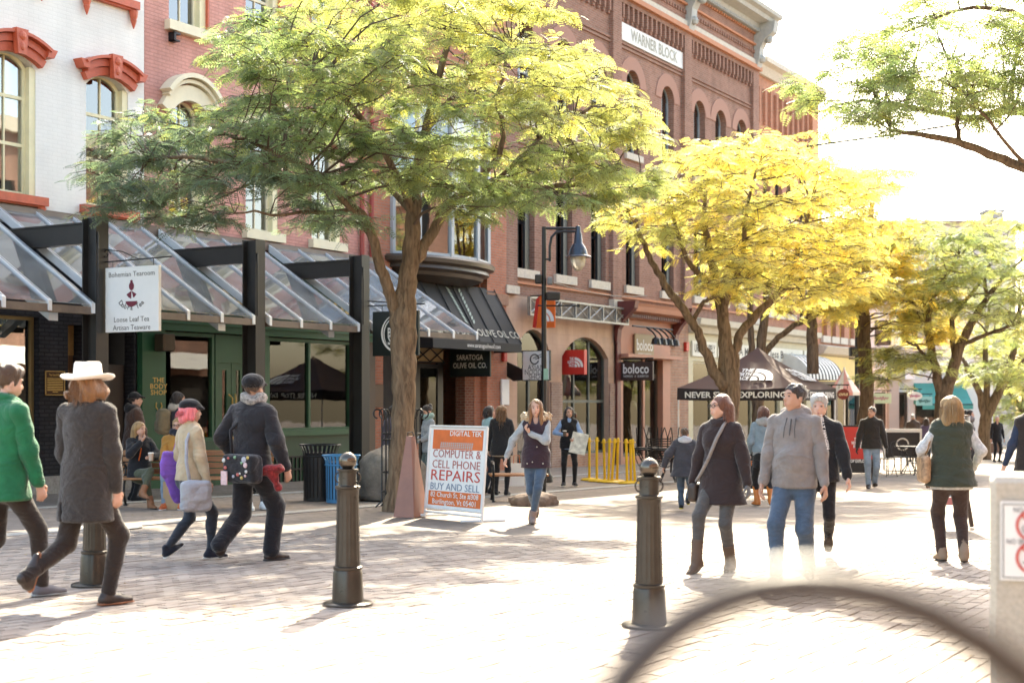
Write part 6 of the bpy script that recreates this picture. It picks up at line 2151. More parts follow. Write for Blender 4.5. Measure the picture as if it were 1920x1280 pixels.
M_LEAF = leaf_mat('locust_leaf')
def frond_template(pairs=6, L_=1.0):
    V, F = [], []
    for i in range(pairs):
        f = .12 + .88 * i / (pairs - 1)
        x, z = f * L_, -.22 * f * f * L_
        ll = (.30 + .10 * math.sin(math.pi * f)) * (1 - .35 * f) * L_
        for s in (-1, 1):
            dx, dy, dz = .45 * ll, s * ll, -.12 * ll
            w = .085 * L_
            b = len(V)
            V += [(x, 0, z), (x + dx * .5 - w * .6, dy * .5, z + dz * .4), (x + dx, dy, z + dz), (x + dx * .5 + w * .8, dy * .5, z + dz * .4)]
            F.append((b, b + 1, b + 2, b + 3))
    return np.array(V), np.array(F)
FT_V, FT_F = frond_template()
def in_poly(x, y, poly):
    c = False
    n = len(poly)
    j = n - 1
    for i in range(n):
        xi, yi = poly[i]; xj, yj = poly[j]
        if (yi > y) != (yj > y) and x < (xj - xi) * (y - yi) / (yj - yi) + xi: c = not c
        j = i
    return c
def tree(label, base, Y0, trunk, limbs, polys, n_cl, depth, colfun, fs=.20, seed=1, ntw=9, nfr=13, tw_len=.8, smooth_n=10, group='honey locust trees', twr=.010):
    rng = np.random.RandomState(seed)
    root = thing('honey_locust_tree', label, 'tree', base, 0, group=group)
    B = np.array(base)
    def P(px, py, dY=0.0): return np.array(AT(px, py, Y0 + dY)) - B
    def smooth(pl, m=5):
        pl = [np.array(p, float) for p in pl]
        out = []
        for i in range(len(pl) - 1):
            p0, p1, p2, p3 = pl[max(i - 1, 0)], pl[i], pl[i + 1], pl[min(i + 2, len(pl) - 1)]
            for k in range(m):
                t = k / m
                out.append(.5 * ((2 * p1) + (-p0 + p2) * t + (2 * p0 - 5 * p1 + 4 * p2 - p3) * t * t + (-p0 + 3 * p1 - 3 * p2 + p3) * t ** 3))
        out.append(pl[-1])
        return out
    allpts = []
    tm = MB()
    tr = [np.append(P(a, b, c), r) for a, b, c, r in trunk]
    tr[0][2] = min(tr[0][2], -.05)
    s_ = smooth(tr)
    tm.tube([p[:3] + np.array([.012 * math.sin(i * 1.7), .012 * math.cos(i * 2.1), 0]) for i, p in enumerate(s_)], [p[3] * (1 + .04 * math.sin(i * 2.3)) for i, p in enumerate(s_)], 14)
    to = tm.build('trunk', M_BARK, root, smooth='all')
    allpts += [(p[:3], p[3]) for p in s_[len(s_) // 2:]]
    for lb in limbs:
        l_ = [np.append(P(a, b, c), r) for a, b, c, r in lb]
        s_ = smooth(l_)
        wob = [np.array([rng.normal(0, .015), rng.normal(0, .015), rng.normal(0, .015)]) if 0 < i < len(s_) - 1 else np.zeros(3) for i in range(len(s_))]
        MB().tube([p[:3] + w for p, w in zip(s_, wob)], [max(.008, p[3]) for p in s_], smooth_n).build('limb', M_BARK, root, smooth='all')
        allpts += [(p[:3], p[3]) for p in s_]
    ap = np.array([a for a, r in allpts]); ar = np.array([r for a, r in allpts])
    # clump centres
    cl = []
    tries = 0
    xs = [p[0] for pl in polys for p in pl]; ys = [p[1] for pl in polys for p in pl]
    dmin = math.sqrt((max(xs) - min(xs)) * (max(ys) - min(ys)) / n_cl) * .55
    cx, cy = np.mean(xs), np.mean(ys)
    hx = (max(xs) - min(xs)) / 2
    while len(cl) < n_cl and tries < n_cl * 60:
        tries += 1
        x, y = rng.uniform(min(xs), max(xs)), rng.uniform(min(ys), max(ys))
        if not any(in_poly(x, y, pl) for pl in polys): continue
        e = abs(x - (max(xs) + min(xs)) / 2) / hx
        d = rng.uniform(-1, 1) * depth * math.sqrt(max(.08, 1 - e * e))
        if any(abs(x - c[0]) < dmin and abs(y - c[1]) < dmin and abs(d - c[2]) < depth * .35 for c in cl): continue
        cl.append((x, y, d))
    tw = MB()
    FVs, FCs = [], []
    origins, dirs, cols, scl = [], [], [], []
    for (x, y, d) in cl:
        c = P(x, y, d)
        dist = np.linalg.norm(ap - c, axis=1) + np.where(ap[:, 2] > c[2] + .1, .6, 0)
        k = int(np.argmin(dist))
        a = ap[k]
        L_ = np.linalg.norm(c - a)
        if L_ > .12:
            mid = a + (c - a) * .5 + np.array([rng.normal(0, .06), rng.normal(0, .06), .10]) * L_
            m1 = a + (mid - a) * .5 + rng.normal(0, .03, 3) * L_
            m2 = mid + (c - mid) * .5 + rng.normal(0, .03, 3) * L_
            r0 = min(ar[k] * .55, .009 + .009 * L_)
            tw.tube([a, m1, mid, m2, c], [r0, r0 * .85, r0 * .65, r0 * .5, r0 * .35], 5, cap=False)
        out = c - np.array([P((max(xs) + min(xs)) / 2, cy, 0)[0], P(cx, cy, 0)[1], c[2]])
        out = out / (np.linalg.norm(out) + 1e-6)
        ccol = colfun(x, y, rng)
        for q in range(ntw):
            an = rng.uniform(0, 2 * math.pi)
            dv = np.array([math.cos(an), math.sin(an), rng.uniform(-.12, .34)]) + out * .55
            dv /= np.linalg.norm(dv)
            ln = tw_len * rng.uniform(.55, 1.2)
            st = c + rng.normal(0, .10, 3) * tw_len
            p1 = st + dv * ln * .5 + np.array([0, 0, .02])
            p2 = st + dv * ln + np.array([0, 0, -.16 * ln])
            tw.tube([st, p1, p2], [twr, twr * .7, twr * .35], 3, cap=False)
            for j in range(nfr):
                f = (j + rng.uniform(0, 1)) / nfr
                pp = (1 - f) ** 2 * st + 2 * f * (1 - f) * p1 + f * f * p2
                sd = 1 if j % 2 else -1
                side = np.array([-dv[1], dv[0], 0]) * sd
                fd = dv * rng.uniform(.2, .9) + side * rng.uniform(.4, 1) + np.array([0, 0, rng.uniform(-.75, .15)])
                fd /= np.linalg.norm(fd)
                origins.append(pp); dirs.append(fd)
                scl.append(fs * rng.uniform(.7, 1.25))
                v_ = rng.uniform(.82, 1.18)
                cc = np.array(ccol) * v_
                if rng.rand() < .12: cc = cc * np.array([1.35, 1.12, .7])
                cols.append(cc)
    O = np.array(origins); D = np.array(dirs); S_ = np.array(scl); C_ = np.array(cols)
    n = len(O)
    up = np.tile(np.array([0, 0, 1.0]), (n, 1)) + rng.normal(0, .45, (n, 3))
    Yx = np.cross(up, D); Yx /= np.linalg.norm(Yx, axis=1)[:, None]
    Zx = np.cross(D, Yx)
    Mx = np.stack([D, Yx, Zx], axis=2)          # columns
    V = np.einsum('nij,kj->nki', Mx, FT_V) * S_[:, None, None] + O[:, None, :]
    k = len(FT_V)
    F = (FT_F[None, :, :] + (np.arange(n) * k)[:, None, None]).reshape(-1, 4)
    Cc = np.ones((n, k, 4)); Cc[:, :, :3] = np.clip(C_, 0, 1)[:, None, :]
    crown = np_mesh('crown', V.reshape(-1, 3), F, M_LEAF, root, smooth=False, col=Cc.reshape(-1, 4))
    tag(crown, kind='stuff')
    two = tw.build('twigs', M_TWIG, root)
    tag(two, kind='stuff')
    return root
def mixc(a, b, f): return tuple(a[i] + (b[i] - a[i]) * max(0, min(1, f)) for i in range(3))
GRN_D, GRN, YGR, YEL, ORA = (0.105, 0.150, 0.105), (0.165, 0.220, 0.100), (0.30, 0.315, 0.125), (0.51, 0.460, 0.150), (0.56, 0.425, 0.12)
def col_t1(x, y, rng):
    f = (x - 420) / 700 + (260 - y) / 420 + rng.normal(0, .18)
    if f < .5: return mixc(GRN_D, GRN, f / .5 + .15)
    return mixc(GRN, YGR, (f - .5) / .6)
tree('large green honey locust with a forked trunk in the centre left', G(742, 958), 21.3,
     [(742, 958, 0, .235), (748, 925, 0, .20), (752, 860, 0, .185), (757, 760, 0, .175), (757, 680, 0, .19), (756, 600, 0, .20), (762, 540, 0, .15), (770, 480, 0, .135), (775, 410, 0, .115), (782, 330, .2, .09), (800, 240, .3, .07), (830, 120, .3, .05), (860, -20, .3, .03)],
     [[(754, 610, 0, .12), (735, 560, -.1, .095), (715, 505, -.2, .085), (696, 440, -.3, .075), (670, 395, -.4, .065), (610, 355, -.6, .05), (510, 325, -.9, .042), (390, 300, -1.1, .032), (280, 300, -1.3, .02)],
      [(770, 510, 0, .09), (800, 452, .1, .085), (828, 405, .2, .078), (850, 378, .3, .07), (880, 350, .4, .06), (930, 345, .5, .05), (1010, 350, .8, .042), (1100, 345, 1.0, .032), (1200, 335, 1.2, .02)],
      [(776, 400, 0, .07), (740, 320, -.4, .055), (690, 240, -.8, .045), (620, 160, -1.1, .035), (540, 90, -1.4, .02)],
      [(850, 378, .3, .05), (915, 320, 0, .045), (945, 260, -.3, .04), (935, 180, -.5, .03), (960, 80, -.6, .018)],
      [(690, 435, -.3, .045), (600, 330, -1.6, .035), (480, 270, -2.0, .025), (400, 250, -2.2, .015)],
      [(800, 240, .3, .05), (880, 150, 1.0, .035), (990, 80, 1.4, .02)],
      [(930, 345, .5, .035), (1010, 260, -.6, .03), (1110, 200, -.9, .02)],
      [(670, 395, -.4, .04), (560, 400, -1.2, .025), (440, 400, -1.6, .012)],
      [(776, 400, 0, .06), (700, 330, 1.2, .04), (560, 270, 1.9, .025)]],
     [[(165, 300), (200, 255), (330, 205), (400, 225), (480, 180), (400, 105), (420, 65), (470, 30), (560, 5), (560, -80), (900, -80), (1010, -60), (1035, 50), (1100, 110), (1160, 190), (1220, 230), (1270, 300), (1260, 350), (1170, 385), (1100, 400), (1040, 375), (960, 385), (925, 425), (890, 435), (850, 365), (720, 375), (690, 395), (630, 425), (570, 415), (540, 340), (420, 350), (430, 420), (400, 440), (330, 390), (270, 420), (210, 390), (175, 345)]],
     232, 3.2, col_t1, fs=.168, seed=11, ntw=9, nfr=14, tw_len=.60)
def col_t2(x, y, rng):
    f = (x - 1200) / 320 + rng.normal(0, .3)
    if f < .45: return mixc(YGR, YEL, f / .5 + .1)
    return mixc(YEL, YGR, rng.uniform(0, .55)) if rng.rand() < .45 else mixc(YEL, ORA, rng.uniform(0, .5))
tree('yellow honey locust whose multi stemmed trunk stands before the brown tent', G(1352, 918), 29.0,
     [(1352, 918, 0, .26), (1356, 880, 0, .22), (1362, 800, 0, .21), (1368, 740, 0, .22), (1366, 700, 0, .21), (1360, 640, 0, .14), (1355, 590, 0, .12), (1345, 540, .1, .10), (1330, 470, .2, .08), (1320, 400, .3, .05), (1330, 320, .4, .03)],
     [[(1360, 725, -.1, .13), (1335, 690, -.1, .11), (1310, 630, -.2, .09), (1290, 590, -.3, .085), (1250, 540, -.4, .075), (1222, 490, -.5, .06), (1200, 440, -.6, .045), (1180, 400, -.7, .025)],
      [(1370, 720, 0, .12), (1378, 660, .1, .10), (1392, 620, .1, .09), (1440, 570, .2, .08), (1480, 520, .3, .065), (1500, 450, .4, .05), (1520, 380, .5, .03)],
      [(1345, 560, .1, .08), (1320, 520, -.3, .065), (1285, 480, -.6, .05), (1260, 400, -.8, .035), (1250, 350, -.8, .02)],
      [(1355, 600, 0, .07), (1370, 540, -.4, .06), (1390, 480, -.8, .05), (1400, 400, -1.0, .04), (1420, 310, -1.2, .02)],
      [(1300, 600, -.2, .05), (1320, 565, -.6, .04), (1345, 555, -.9, .03), (1390, 530, -1.1, .02)]],
     [[(1145, 390), (1230, 335), (1290, 300), (1330, 262), (1400, 275), (1450, 255), (1540, 285), (1620, 340), (1660, 430), (1620, 530), (1540, 560), (1470, 580), (1430, 575), (1345, 550), (1340, 510), (1300, 460), (1240, 480), (1195, 455), (1160, 425)]],
     124, 2.6, col_t2, fs=.175, seed=22, ntw=9, nfr=12, tw_len=.75)
def col_t4(x, y, rng):
    f = (x - 1560) / 220 + (420 - y) / 900 + rng.normal(0, .25)
    return mixc(YEL, ORA, f * .7) if rng.rand() < .7 else mixc(YGR, YEL, rng.uniform(0, .8))
tree('yellow honey locust with two dark stems rising behind the tent peak', G(1425, 884), 40.0,
     [(1420, 900, 0, .2), (1421, 800, 0, .17), (1424, 700, 0, .15), (1430, 620, 0, .13), (1440, 560, 0, .10), (1450, 470, 0, .07), (1470, 380, 0, .04), (1500, 280, 0, .02)],
     [[(1421, 790, 0, .12), (1412, 700, 0, .10), (1408, 620, 0, .09), (1405, 550, -.2, .07), (1395, 470, -.3, .05), (1390, 380, -.4, .02)],
      [(1425, 680, 0, .10), (1452, 640, .2, .09), (1500, 605, .3, .08), (1560, 575, .5, .07), (1600, 555, .6, .06), (1660, 550, .7, .04)]],
     [[(1400, 330), (1480, 245), (1540, 235), (1580, 330), (1620, 480), (1640, 560), (1590, 590), (1500, 600), (1430, 560), (1390, 450)]],
     40, 2.2, col_t4, fs=.25, seed=33, ntw=9, nfr=10, tw_len=.85)
tree('orange yellow honey locust with a straight dark trunk behind the umbrella', G(1620, 872), 42.0,
     [(1618, 872, 0, .26), (1620, 800, 0, .22), (1626, 740, 0, .2), (1622, 680, 0, .2), (1620, 600, 0, .18), (1622, 520, 0, .14), (1630, 440, 0, .09), (1640, 340, 0, .04)],
     [[(1621, 600, 0, .10), (1570, 520, -.3, .08), (1540, 450, -.5, .05), (1540, 380, -.5, .03)],
      [(1622, 540, 0, .10), (1670, 470, .3, .08), (1700, 430, .4, .05), (1720, 410, .4, .02)],
      [(1622, 560, 0, .09), (1680, 555, -.6, .07), (1730, 580, -.8, .04)],
      [(1524, 700, -3, .17), (1522, 640, -3, .16), (1518, 560, -3, .12), (1512, 480, -3, .07), (1510, 400, -3, .03)]],
     [[(1530, 340), (1600, 318), (1690, 322), (1660, 375), (1738, 402), (1692, 440), (1725, 505), (1780, 580), (1765, 640), (1690, 645), (1625, 575), (1560, 600), (1520, 520)]],
     98, 2.6, col_t4, fs=.26, seed=44, ntw=9, nfr=11, tw_len=.95)
def col_t5(x, y, rng):
    return mixc(GRN, YGR, .6 + rng.normal(0, .28))
tree('green honey locust with dark forked stems at the right', G(1768, 886), 41.0,
     [(1768, 886, 0, .26), (1768, 830, 0, .24), (1768, 770, 0, .23), (1770, 740, 0, .22), (1785, 700, 0, .17), (1800, 650, 0, .14), (1825, 600, 0, .11), (1850, 560, 0, .08), (1890, 510, 0, .05), (1940, 470, 0, .02)],
     [[(1768, 750, 0, .15), (1755, 700, 0, .13), (1745, 650, 0, .11), (1740, 600, -.1, .09), (1760, 540, -.2, .06), (1800, 480, -.2, .03)],
      [(1790, 690, 0, .09), (1788, 640, .2, .08), (1790, 590, .3, .07), (1830, 540, .4, .05), (1870, 470, .4, .025)],
      [(1800, 650, 0, .07), (1840, 630, -.3, .06), (1900, 610, -.5, .04)],
      [(1755, 700, 0, .05), (1730, 660, -.4, .045), (1700, 640, -.7, .03)],
      [(1850, 555, 0, .06), (1848, 520, 0, .05), (1870, 460, 0, .03)]],
     [[(1700, 435), (1750, 418), (1800, 440), (1850, 405), (1920, 420), (1990, 430), (1990, 590), (1920, 630), (1850, 590), (1790, 625), (1760, 570), (1735, 520)], [(1650, 665), (1700, 640), (1760, 650), (1740, 700), (1690, 725), (1650, 710)]],
     80, 2.6, col_t5, fs=.25, seed=55, ntw=9, nfr=10, tw_len=.85)
tree('slimmer green honey locust with leaning stems behind the wooden cabinet', G(1848, 862), 55.0,
     [(1846, 862, 0, .26), (1846, 815, 0, .24), (1850, 780, 0, .22), (1870, 740, 0, .18), (1890, 690, 0, .15), (1905, 640, 0, .1), (1915, 560, 0, .05)],
     [[(1848, 790, 0, .16), (1838, 740, 0, .13), (1818, 700, 0, .1), (1805, 670, 0, .06)], [(1850, 790, 0, .14), (1850, 720, 0, .12), (1848, 650, 0, .09), (1855, 570, 0, .05)], [(1870, 740, 0, .1), (1900, 700, .3, .08), (1950, 640, .4, .04)]],
     [[(1800, 650), (1850, 625), (1920, 600), (1990, 600), (1990, 730), (1930, 735), (1890, 720), (1850, 715), (1810, 710)]],
     40, 2.8, col_t5, fs=.32, seed=66, ntw=8, nfr=9, tw_len=1.1)
tree('bright green leafy tree filling the far right end of the street', G(1925, 838), 84.0,
     [(1925, 838, 0, .3), (1925, 780, 0, .25), (1920, 720, 0, .18), (1920, 660, 0, .08)],
     [[(1925, 780, 0, .15), (1890, 730, 0, .1), (1870, 690, 0, .05)], [(1925, 770, 0, .15), (1960, 720, 0, .1), (1985, 680, 0, .05)]],
     [[(1845, 720), (1880, 660), (1920, 640), (2000, 640), (2020, 770), (1960, 795), (1900, 790), (1860, 775)]],
     44, 3.2, col_t5, fs=.5, seed=77, ntw=8, nfr=9, tw_len=1.5)
def col_t7(x, y, rng): return mixc(GRN, YGR, .15 + rng.normal(0, .22))
tree('green honey locust reaching into the upper right sky from beyond the edge', G(2230, 1010), 17.0,
     [(2230, 1010, 0, .24), (2225, 850, 0, .2), (2215, 650, 0, .18), (2190, 500, 0, .15), (2120, 400, 0, .1), (2010, 345, 0, .075), (1930, 318, 0, .065), (1870, 295, 0, .055), (1800, 268, 0, .045), (1740, 255, 0, .035), (1670, 245, 0, .02)],
     [[(2190, 500, 0, .12), (2100, 330, .5, .09), (2000, 240, .8, .07), (1900, 205, 1.0, .055), (1860, 215, 1.0, .05), (1800, 220, 1.1, .04), (1700, 200, 1.2, .03), (1600, 190, 1.2, .02), (1530, 215, 1.2, .012)],
      [(2190, 500, 0, .1), (2150, 250, -.5, .07), (2050, 100, -.6, .05), (1930, 30, -.6, .03), (1800, 20, -.6, .02), (1700, 60, -.5, .01)],
      [(1800, 268, 0, .03), (1795, 200, .1, .025), (1790, 140, .2, .02), (1760, 70, .2, .01)],
      [(1930, 318, 0, .03), (1880, 260, -.6, .02), (1820, 180, -.8, .015)]],
     [[(1480, 170), (1560, 135), (1600, 70), (1660, 40), (1700, -60), (1990, -60), (1990, 215), (1900, 205), (1860, 240), (1800, 225), (1700, 215), (1640, 260), (1590, 240), (1530, 205)]],
     82, 1.6, col_t7, fs=.15, seed=88, ntw=8, nfr=9, tw_len=.46, twr=.006)
# ================================================================ people: distance-field bodies and garments
def V3(*a): return np.array(a, dtype=np.float64)
def nrm(v): return v / (np.linalg.norm(v) + 1e-9)
def cone(a, b, ra, rb, flat=None, axis=(0, 1, 0)): return ('c', V3(*a), V3(*b), ra, rb, flat, nrm(V3(*axis)))
def ell(c, r, Rm=None): return ('e', V3(*c), V3(*r), Rm)
def rbox(c, hlf, r, Rm=None): return ('b', V3(*c), V3(*hlf), r, Rm)
def prim_bounds(p):
    if p[0] == 'c':
        m = max(p[3], p[4])
        return np.minimum(p[1], p[2]) - m, np.maximum(p[1], p[2]) + m
    m = np.max(p[2]) * 1.75 if p[0] == 'b' else np.max(p[2])
    return p[1] - m, p[1] + m
def prim_eval(p, X, Y, Z):
    if p[0] == 'c':
        a, b, ra, rb, flat, ax = p[1:]
        ab = b - a
        L2 = ab @ ab + 1e-12
        px, py, pz = X - a[0], Y - a[1], Z - a[2]
        t = np.clip((px * ab[0] + py * ab[1] + pz * ab[2]) / L2, 0, 1)
        qx, qy, qz = px - ab[0] * t, py - ab[1] * t, pz - ab[2] * t
        r = ra + (rb - ra) * t
        if flat is not None:
            w = qx * ax[0] + qy * ax[1] + qz * ax[2]
            d2 = qx * qx + qy * qy + qz * qz - w * w
            return np.sqrt(d2 + (w / flat) ** 2) * (1.0 if flat >= 1 else (.5 + .5 * flat)) - r * (1.0 if flat >= 1 else (.5 + .5 * flat))
        return np.sqrt(qx * qx + qy * qy + qz * qz) - r
    c, r, Rm = p[1], p[2], p[-1]
    px, py, pz = X - c[0], Y - c[1], Z - c[2]
    if Rm is not None:
        px, py, pz = (px * Rm[0, 0] + py * Rm[1, 0] + pz * Rm[2, 0], px * Rm[0, 1] + py * Rm[1, 1] + pz * Rm[2, 1], px * Rm[0, 2] + py * Rm[1, 2] + pz * Rm[2, 2])
    if p[0] == 'e':
        k = np.sqrt((px / r[0]) ** 2 + (py / r[1]) ** 2 + (pz / r[2]) ** 2)
        return (k - 1) * float(np.min(r)) * .5 + (k - 1) * float(np.mean(r)) * .5
    rr = p[3]
    qx, qy, qz = np.abs(px) - r[0] + rr, np.abs(py) - r[1] + rr, np.abs(pz) - r[2] + rr
    return np.sqrt(np.maximum(qx, 0) ** 2 + np.maximum(qy, 0) ** 2 + np.maximum(qz, 0) ** 2) + np.minimum(np.maximum(qx, np.maximum(qy, qz)), 0) - rr
CORN = np.array([(i, j, k) for i in (0, 1) for j in (0, 1) for k in (0, 1)])
EDG = [(a, b) for a in range(8) for b in range(a + 1, 8) if np.abs(CORN[a] - CORN[b]).sum() == 1]
def sdf_mesh(prims, vox, blend=.02, sub=None, clip=None, noise=None, pad=None):
    """smooth union of prims, minus sub prims, cut by clip planes -> (V, F quads)"""
    lo = np.min([prim_bounds(p)[0] for p in prims], axis=0) - (pad or 0) - vox * 2.5 - blend
    hi = np.max([prim_bounds(p)[1] for p in prims], axis=0) + (pad or 0) + vox * 2.5 + blend
    n = np.maximum(4, np.ceil((hi - lo) / vox).astype(int) + 1)
    ax = [(lo[i] + np.arange(n[i]) * vox).astype(np.float32) for i in range(3)]
    X, Y, Z = ax[0][:, None, None], ax[1][None, :, None], ax[2][None, None, :]
    acc = np.zeros(n, dtype=np.float32)
    for p in prims:
        b0, b1 = prim_bounds(p)
        m = blend * 4 + vox * 2
        i0 = np.clip(np.floor((b0 - m - lo) / vox).astype(int), 0, n - 1)
        i1 = np.clip(np.ceil((b1 + m - lo) / vox).astype(int) + 1, 1, n)
        sl = tuple(slice(i0[i], i1[i]) for i in range(3))
        d = prim_eval(p, ax[0][sl[0]][:, None, None], ax[1][sl[1]][None, :, None], ax[2][sl[2]][None, None, :])
        acc[sl] += np.exp(np.clip(-d / blend, -20, 40)).astype(np.float32)
    F = -blend * np.log(np.maximum(acc, 1e-9))
    if noise is not None: F = F + noise(X, Y, Z).astype(np.float32)
    for p in (sub or []): F = np.maximum(F, -prim_eval(p, X, Y, Z).astype(np.float32))
    for (pt, nn) in (clip or []):
        F = np.maximum(F, ((X - pt[0]) * nn[0] + (Y - pt[1]) * nn[1] + (Z - pt[2]) * nn[2]).astype(np.float32))
    S = F < 0
    cnt = np.zeros(np.array(F.shape) - 1, dtype=np.int8)
    for c in CORN: cnt += S[c[0]:F.shape[0] - 1 + c[0], c[1]:F.shape[1] - 1 + c[1], c[2]:F.shape[2] - 1 + c[2]]
    act = (cnt > 0) & (cnt < 8)
    cells = np.argwhere(act)
    if len(cells) == 0: return np.zeros((0, 3)), np.zeros((0, 4), int)
    idx = -np.ones(act.shape, dtype=np.int64)
    idx[act] = np.arange(len(cells))
    vals = np.stack([F[cells[:, 0] + c[0], cells[:, 1] + c[1], cells[:, 2] + c[2]] for c in CORN], axis=1)
    pos = np.zeros((len(cells), 3)); w = np.zeros(len(cells))
    for a, b in EDG:
        va, vb = vals[:, a], vals[:, b]
        cr = (va < 0) != (vb < 0)
        t = np.where(cr, va / np.where(cr, va - vb, 1), 0)
        pos += np.where(cr[:, None], CORN[a] + (CORN[b] - CORN[a]) * t[:, None], 0)
        w += cr
    V = (cells + pos / w[:, None]) * vox + lo
    Q = []
    for axx in range(3):
        o1, o2 = (axx + 1) % 3, (axx + 2) % 3
        s0 = [slice(None)] * 3; s1 = [slice(None)] * 3
        s0[axx] = slice(0, -1); s1[axx] = slice(1, None)
        ch = S[tuple(s0)] != S[tuple(s1)]
        e = np.argwhere(ch)
        ok = (e[:, o1] > 0) & (e[:, o2] > 0) & (e[:, o1] < F.shape[o1] - 1) & (e[:, o2] < F.shape[o2] - 1)
        e = e[ok]
        if len(e) == 0: continue
        ins = S[e[:, 0], e[:, 1], e[:, 2]]
        def cell(d1, d2):
            c = e.copy(); c[:, o1] -= d1; c[:, o2] -= d2
            return idx[c[:, 0], c[:, 1], c[:, 2]]
        q = np.stack([cell(1, 1), cell(0, 1), cell(0, 0), cell(1, 0)], axis=1)
        q = np.where(ins[:, None], q, q[:, ::-1])
        Q.append(q)
    Fq = np.concatenate(Q)
    Fq = Fq[(Fq >= 0).all(axis=1)]
    return V, Fq
def wr(amp, seed=0, f=1.0):
    a, b, c = [3.1 * math.sin(seed * 1.7 + i) for i in range(3)]
    def fn(X, Y, Z):
        q = np.sin(9 * f * Y + 5 * f * Z + a) * 1.4
        return amp * (np.sin(17 * f * X + 21 * f * Z + q + b) * np.sin(13 * f * Y - 9 * f * Z + c) * .7 + .9 * (np.abs(np.sin(19 * f * (Z + .45 * X - .3 * Y) + 1.6 * q + a)) - .6) * np.sin(7 * f * X + 5 * f * Z + b + q))
    return fn
def merge(parts):
    V, F, o = [], [], 0
    for v, f in parts:
        if len(v) == 0: continue
        V.append(v); F.append(f + o); o += len(v)
    return np.concatenate(V), np.concatenate(F)
def ik(a, c, l1, l2, pole):
    d = c - a
    L_ = np.linalg.norm(d)
    if L_ > (l1 + l2) * .998:
        c = a + d / L_ * (l1 + l2) * .998
        d = c - a; L_ = np.linalg.norm(d)
    u = d / L_
    x = (l1 * l1 - l2 * l2 + L_ * L_) / (2 * L_)
    hgt = math.sqrt(max(0, l1 * l1 - x * x))
    p = pole - u * (pole @ u)
    p = nrm(p)
    return a + u * x + p * hgt, c
def cloth(name, col, rough=.85, var=.18, bump=.25, bscale=160, scale=6, sheen=.25):
    nm = 'cloth_' + name
    if nm in MC: return MC[nm]
    m = mat(nm, col, rough, var=var, scale=scale, bump=bump, bscale=bscale, spec=.25, sheen=sheen)
    nt = m.node_tree
    L = nt.links
    bs = nt.nodes['Principled BSDF']
    bp0 = [n for n in nt.nodes if n.type == 'BUMP'][0]
    tc = [n for n in nt.nodes if n.type == 'TEX_COORD'][0]
    mp = nod(nt, 'ShaderNodeMapping')
    mp.inputs['Scale'].default_value = (1.0, 1.0, 1.7)
    mp.inputs['Rotation'].default_value = (.5, .35, 0)
    L.new(tc.outputs['Object'], mp.inputs['Vector'])
    n = nod(nt, 'ShaderNodeTexNoise')
    n.inputs['Scale'].default_value = 5.0
    n.inputs['Detail'].default_value = 2.0
    n.inputs['Distortion'].default_value = 1.6
    L.new(mp.outputs['Vector'], n.inputs['Vector'])
    b2 = nod(nt, 'ShaderNodeBump')
    b2.inputs['Strength'].default_value = .55
    b2.inputs['Distance'].default_value = .045
    L.new(n.outputs['Fac'], b2.inputs['Height'])
    L.new(bp0.outputs['Normal'], b2.inputs['Normal'])
    L.new(b2.outputs['Normal'], bs.inputs['Normal'])
    return m
def skin_mat(name, c):
    m = mat('skin_' + name, c, .5, var=.08, scale=12, bump=.03, bscale=80, spec=.35)
    b = m.node_tree.nodes['Principled BSDF']
    b.inputs['Subsurface Weight'].default_value = .15
    b.inputs['Subsurface Radius'].default_value = (.02, .008, .004)
    return m
def hair_mat(name, c): return mat('hair_' + name, c, .45, var=.34, scale=3, bump=.6, bscale=8, stretch=(14, 14, 1.2), spec=.4, sheen=.3)
SK = skin_mat('fair', (0.58, 0.34, 0.25)); SK2 = skin_mat('tan', (0.48, 0.27, 0.185))
def rotm(yaw, pitch, roll=0):
    Rz = np.array([[math.cos(yaw), -math.sin(yaw), 0], [math.sin(yaw), math.cos(yaw), 0], [0, 0, 1]])
    Rx = np.array([[1, 0, 0], [0, math.cos(pitch), -math.sin(pitch)], [0, math.sin(pitch), math.cos(pitch)]])
    Ry = np.array([[math.cos(roll), 0, math.sin(roll)], [0, 1, 0], [-math.sin(roll), 0, math.cos(roll)]])
    return Rz @ Rx @ Ry
def head_mesh(vox, fem=0):
    pr = [ell((0, -.012, .028), (.073, .092, .084)), ell((0, .022, -.030), (.060 - .004 * fem, .066, .082)), cone((0, .038, -.085), (0, .050, -.098), .032 - .004 * fem, .022),
          cone((-.045, .0, -.05), (.045, .0, -.05), .028, .028), cone((0, .086, .010), (0, .103, -.022), .007, .0125), cone((-.03, .068, .030), (.03, .068, .030), .014, .014),
          cone((-.028, .062, -.028), (-.02, .066, -.045), .02, .018), cone((.028, .062, -.028), (.02, .066, -.045), .02, .018), cone((-.018, .078, -.062), (.018, .078, -.062), .011, .011)]
    a = sdf_mesh(pr, vox, .008, sub=[ell((-.031, .098, .008), (.018, .018, .011)), ell((.031, .098, .008), (.018, .018, .011))])
    e1 = sdf_mesh([ell((-.074, -.008, -.012), (.010, .020, .032))], vox, .004)
    e2 = sdf_mesh([ell((.074, -.008, -.012), (.010, .020, .032))], vox, .004)
    return merge([a, e1, e2])
HEADC = {}
def head_cached(vox, fem):
    k = (round(vox, 4), fem)
    if k not in HEADC: HEADC[k] = head_mesh(vox, fem)
    return HEADC[k]
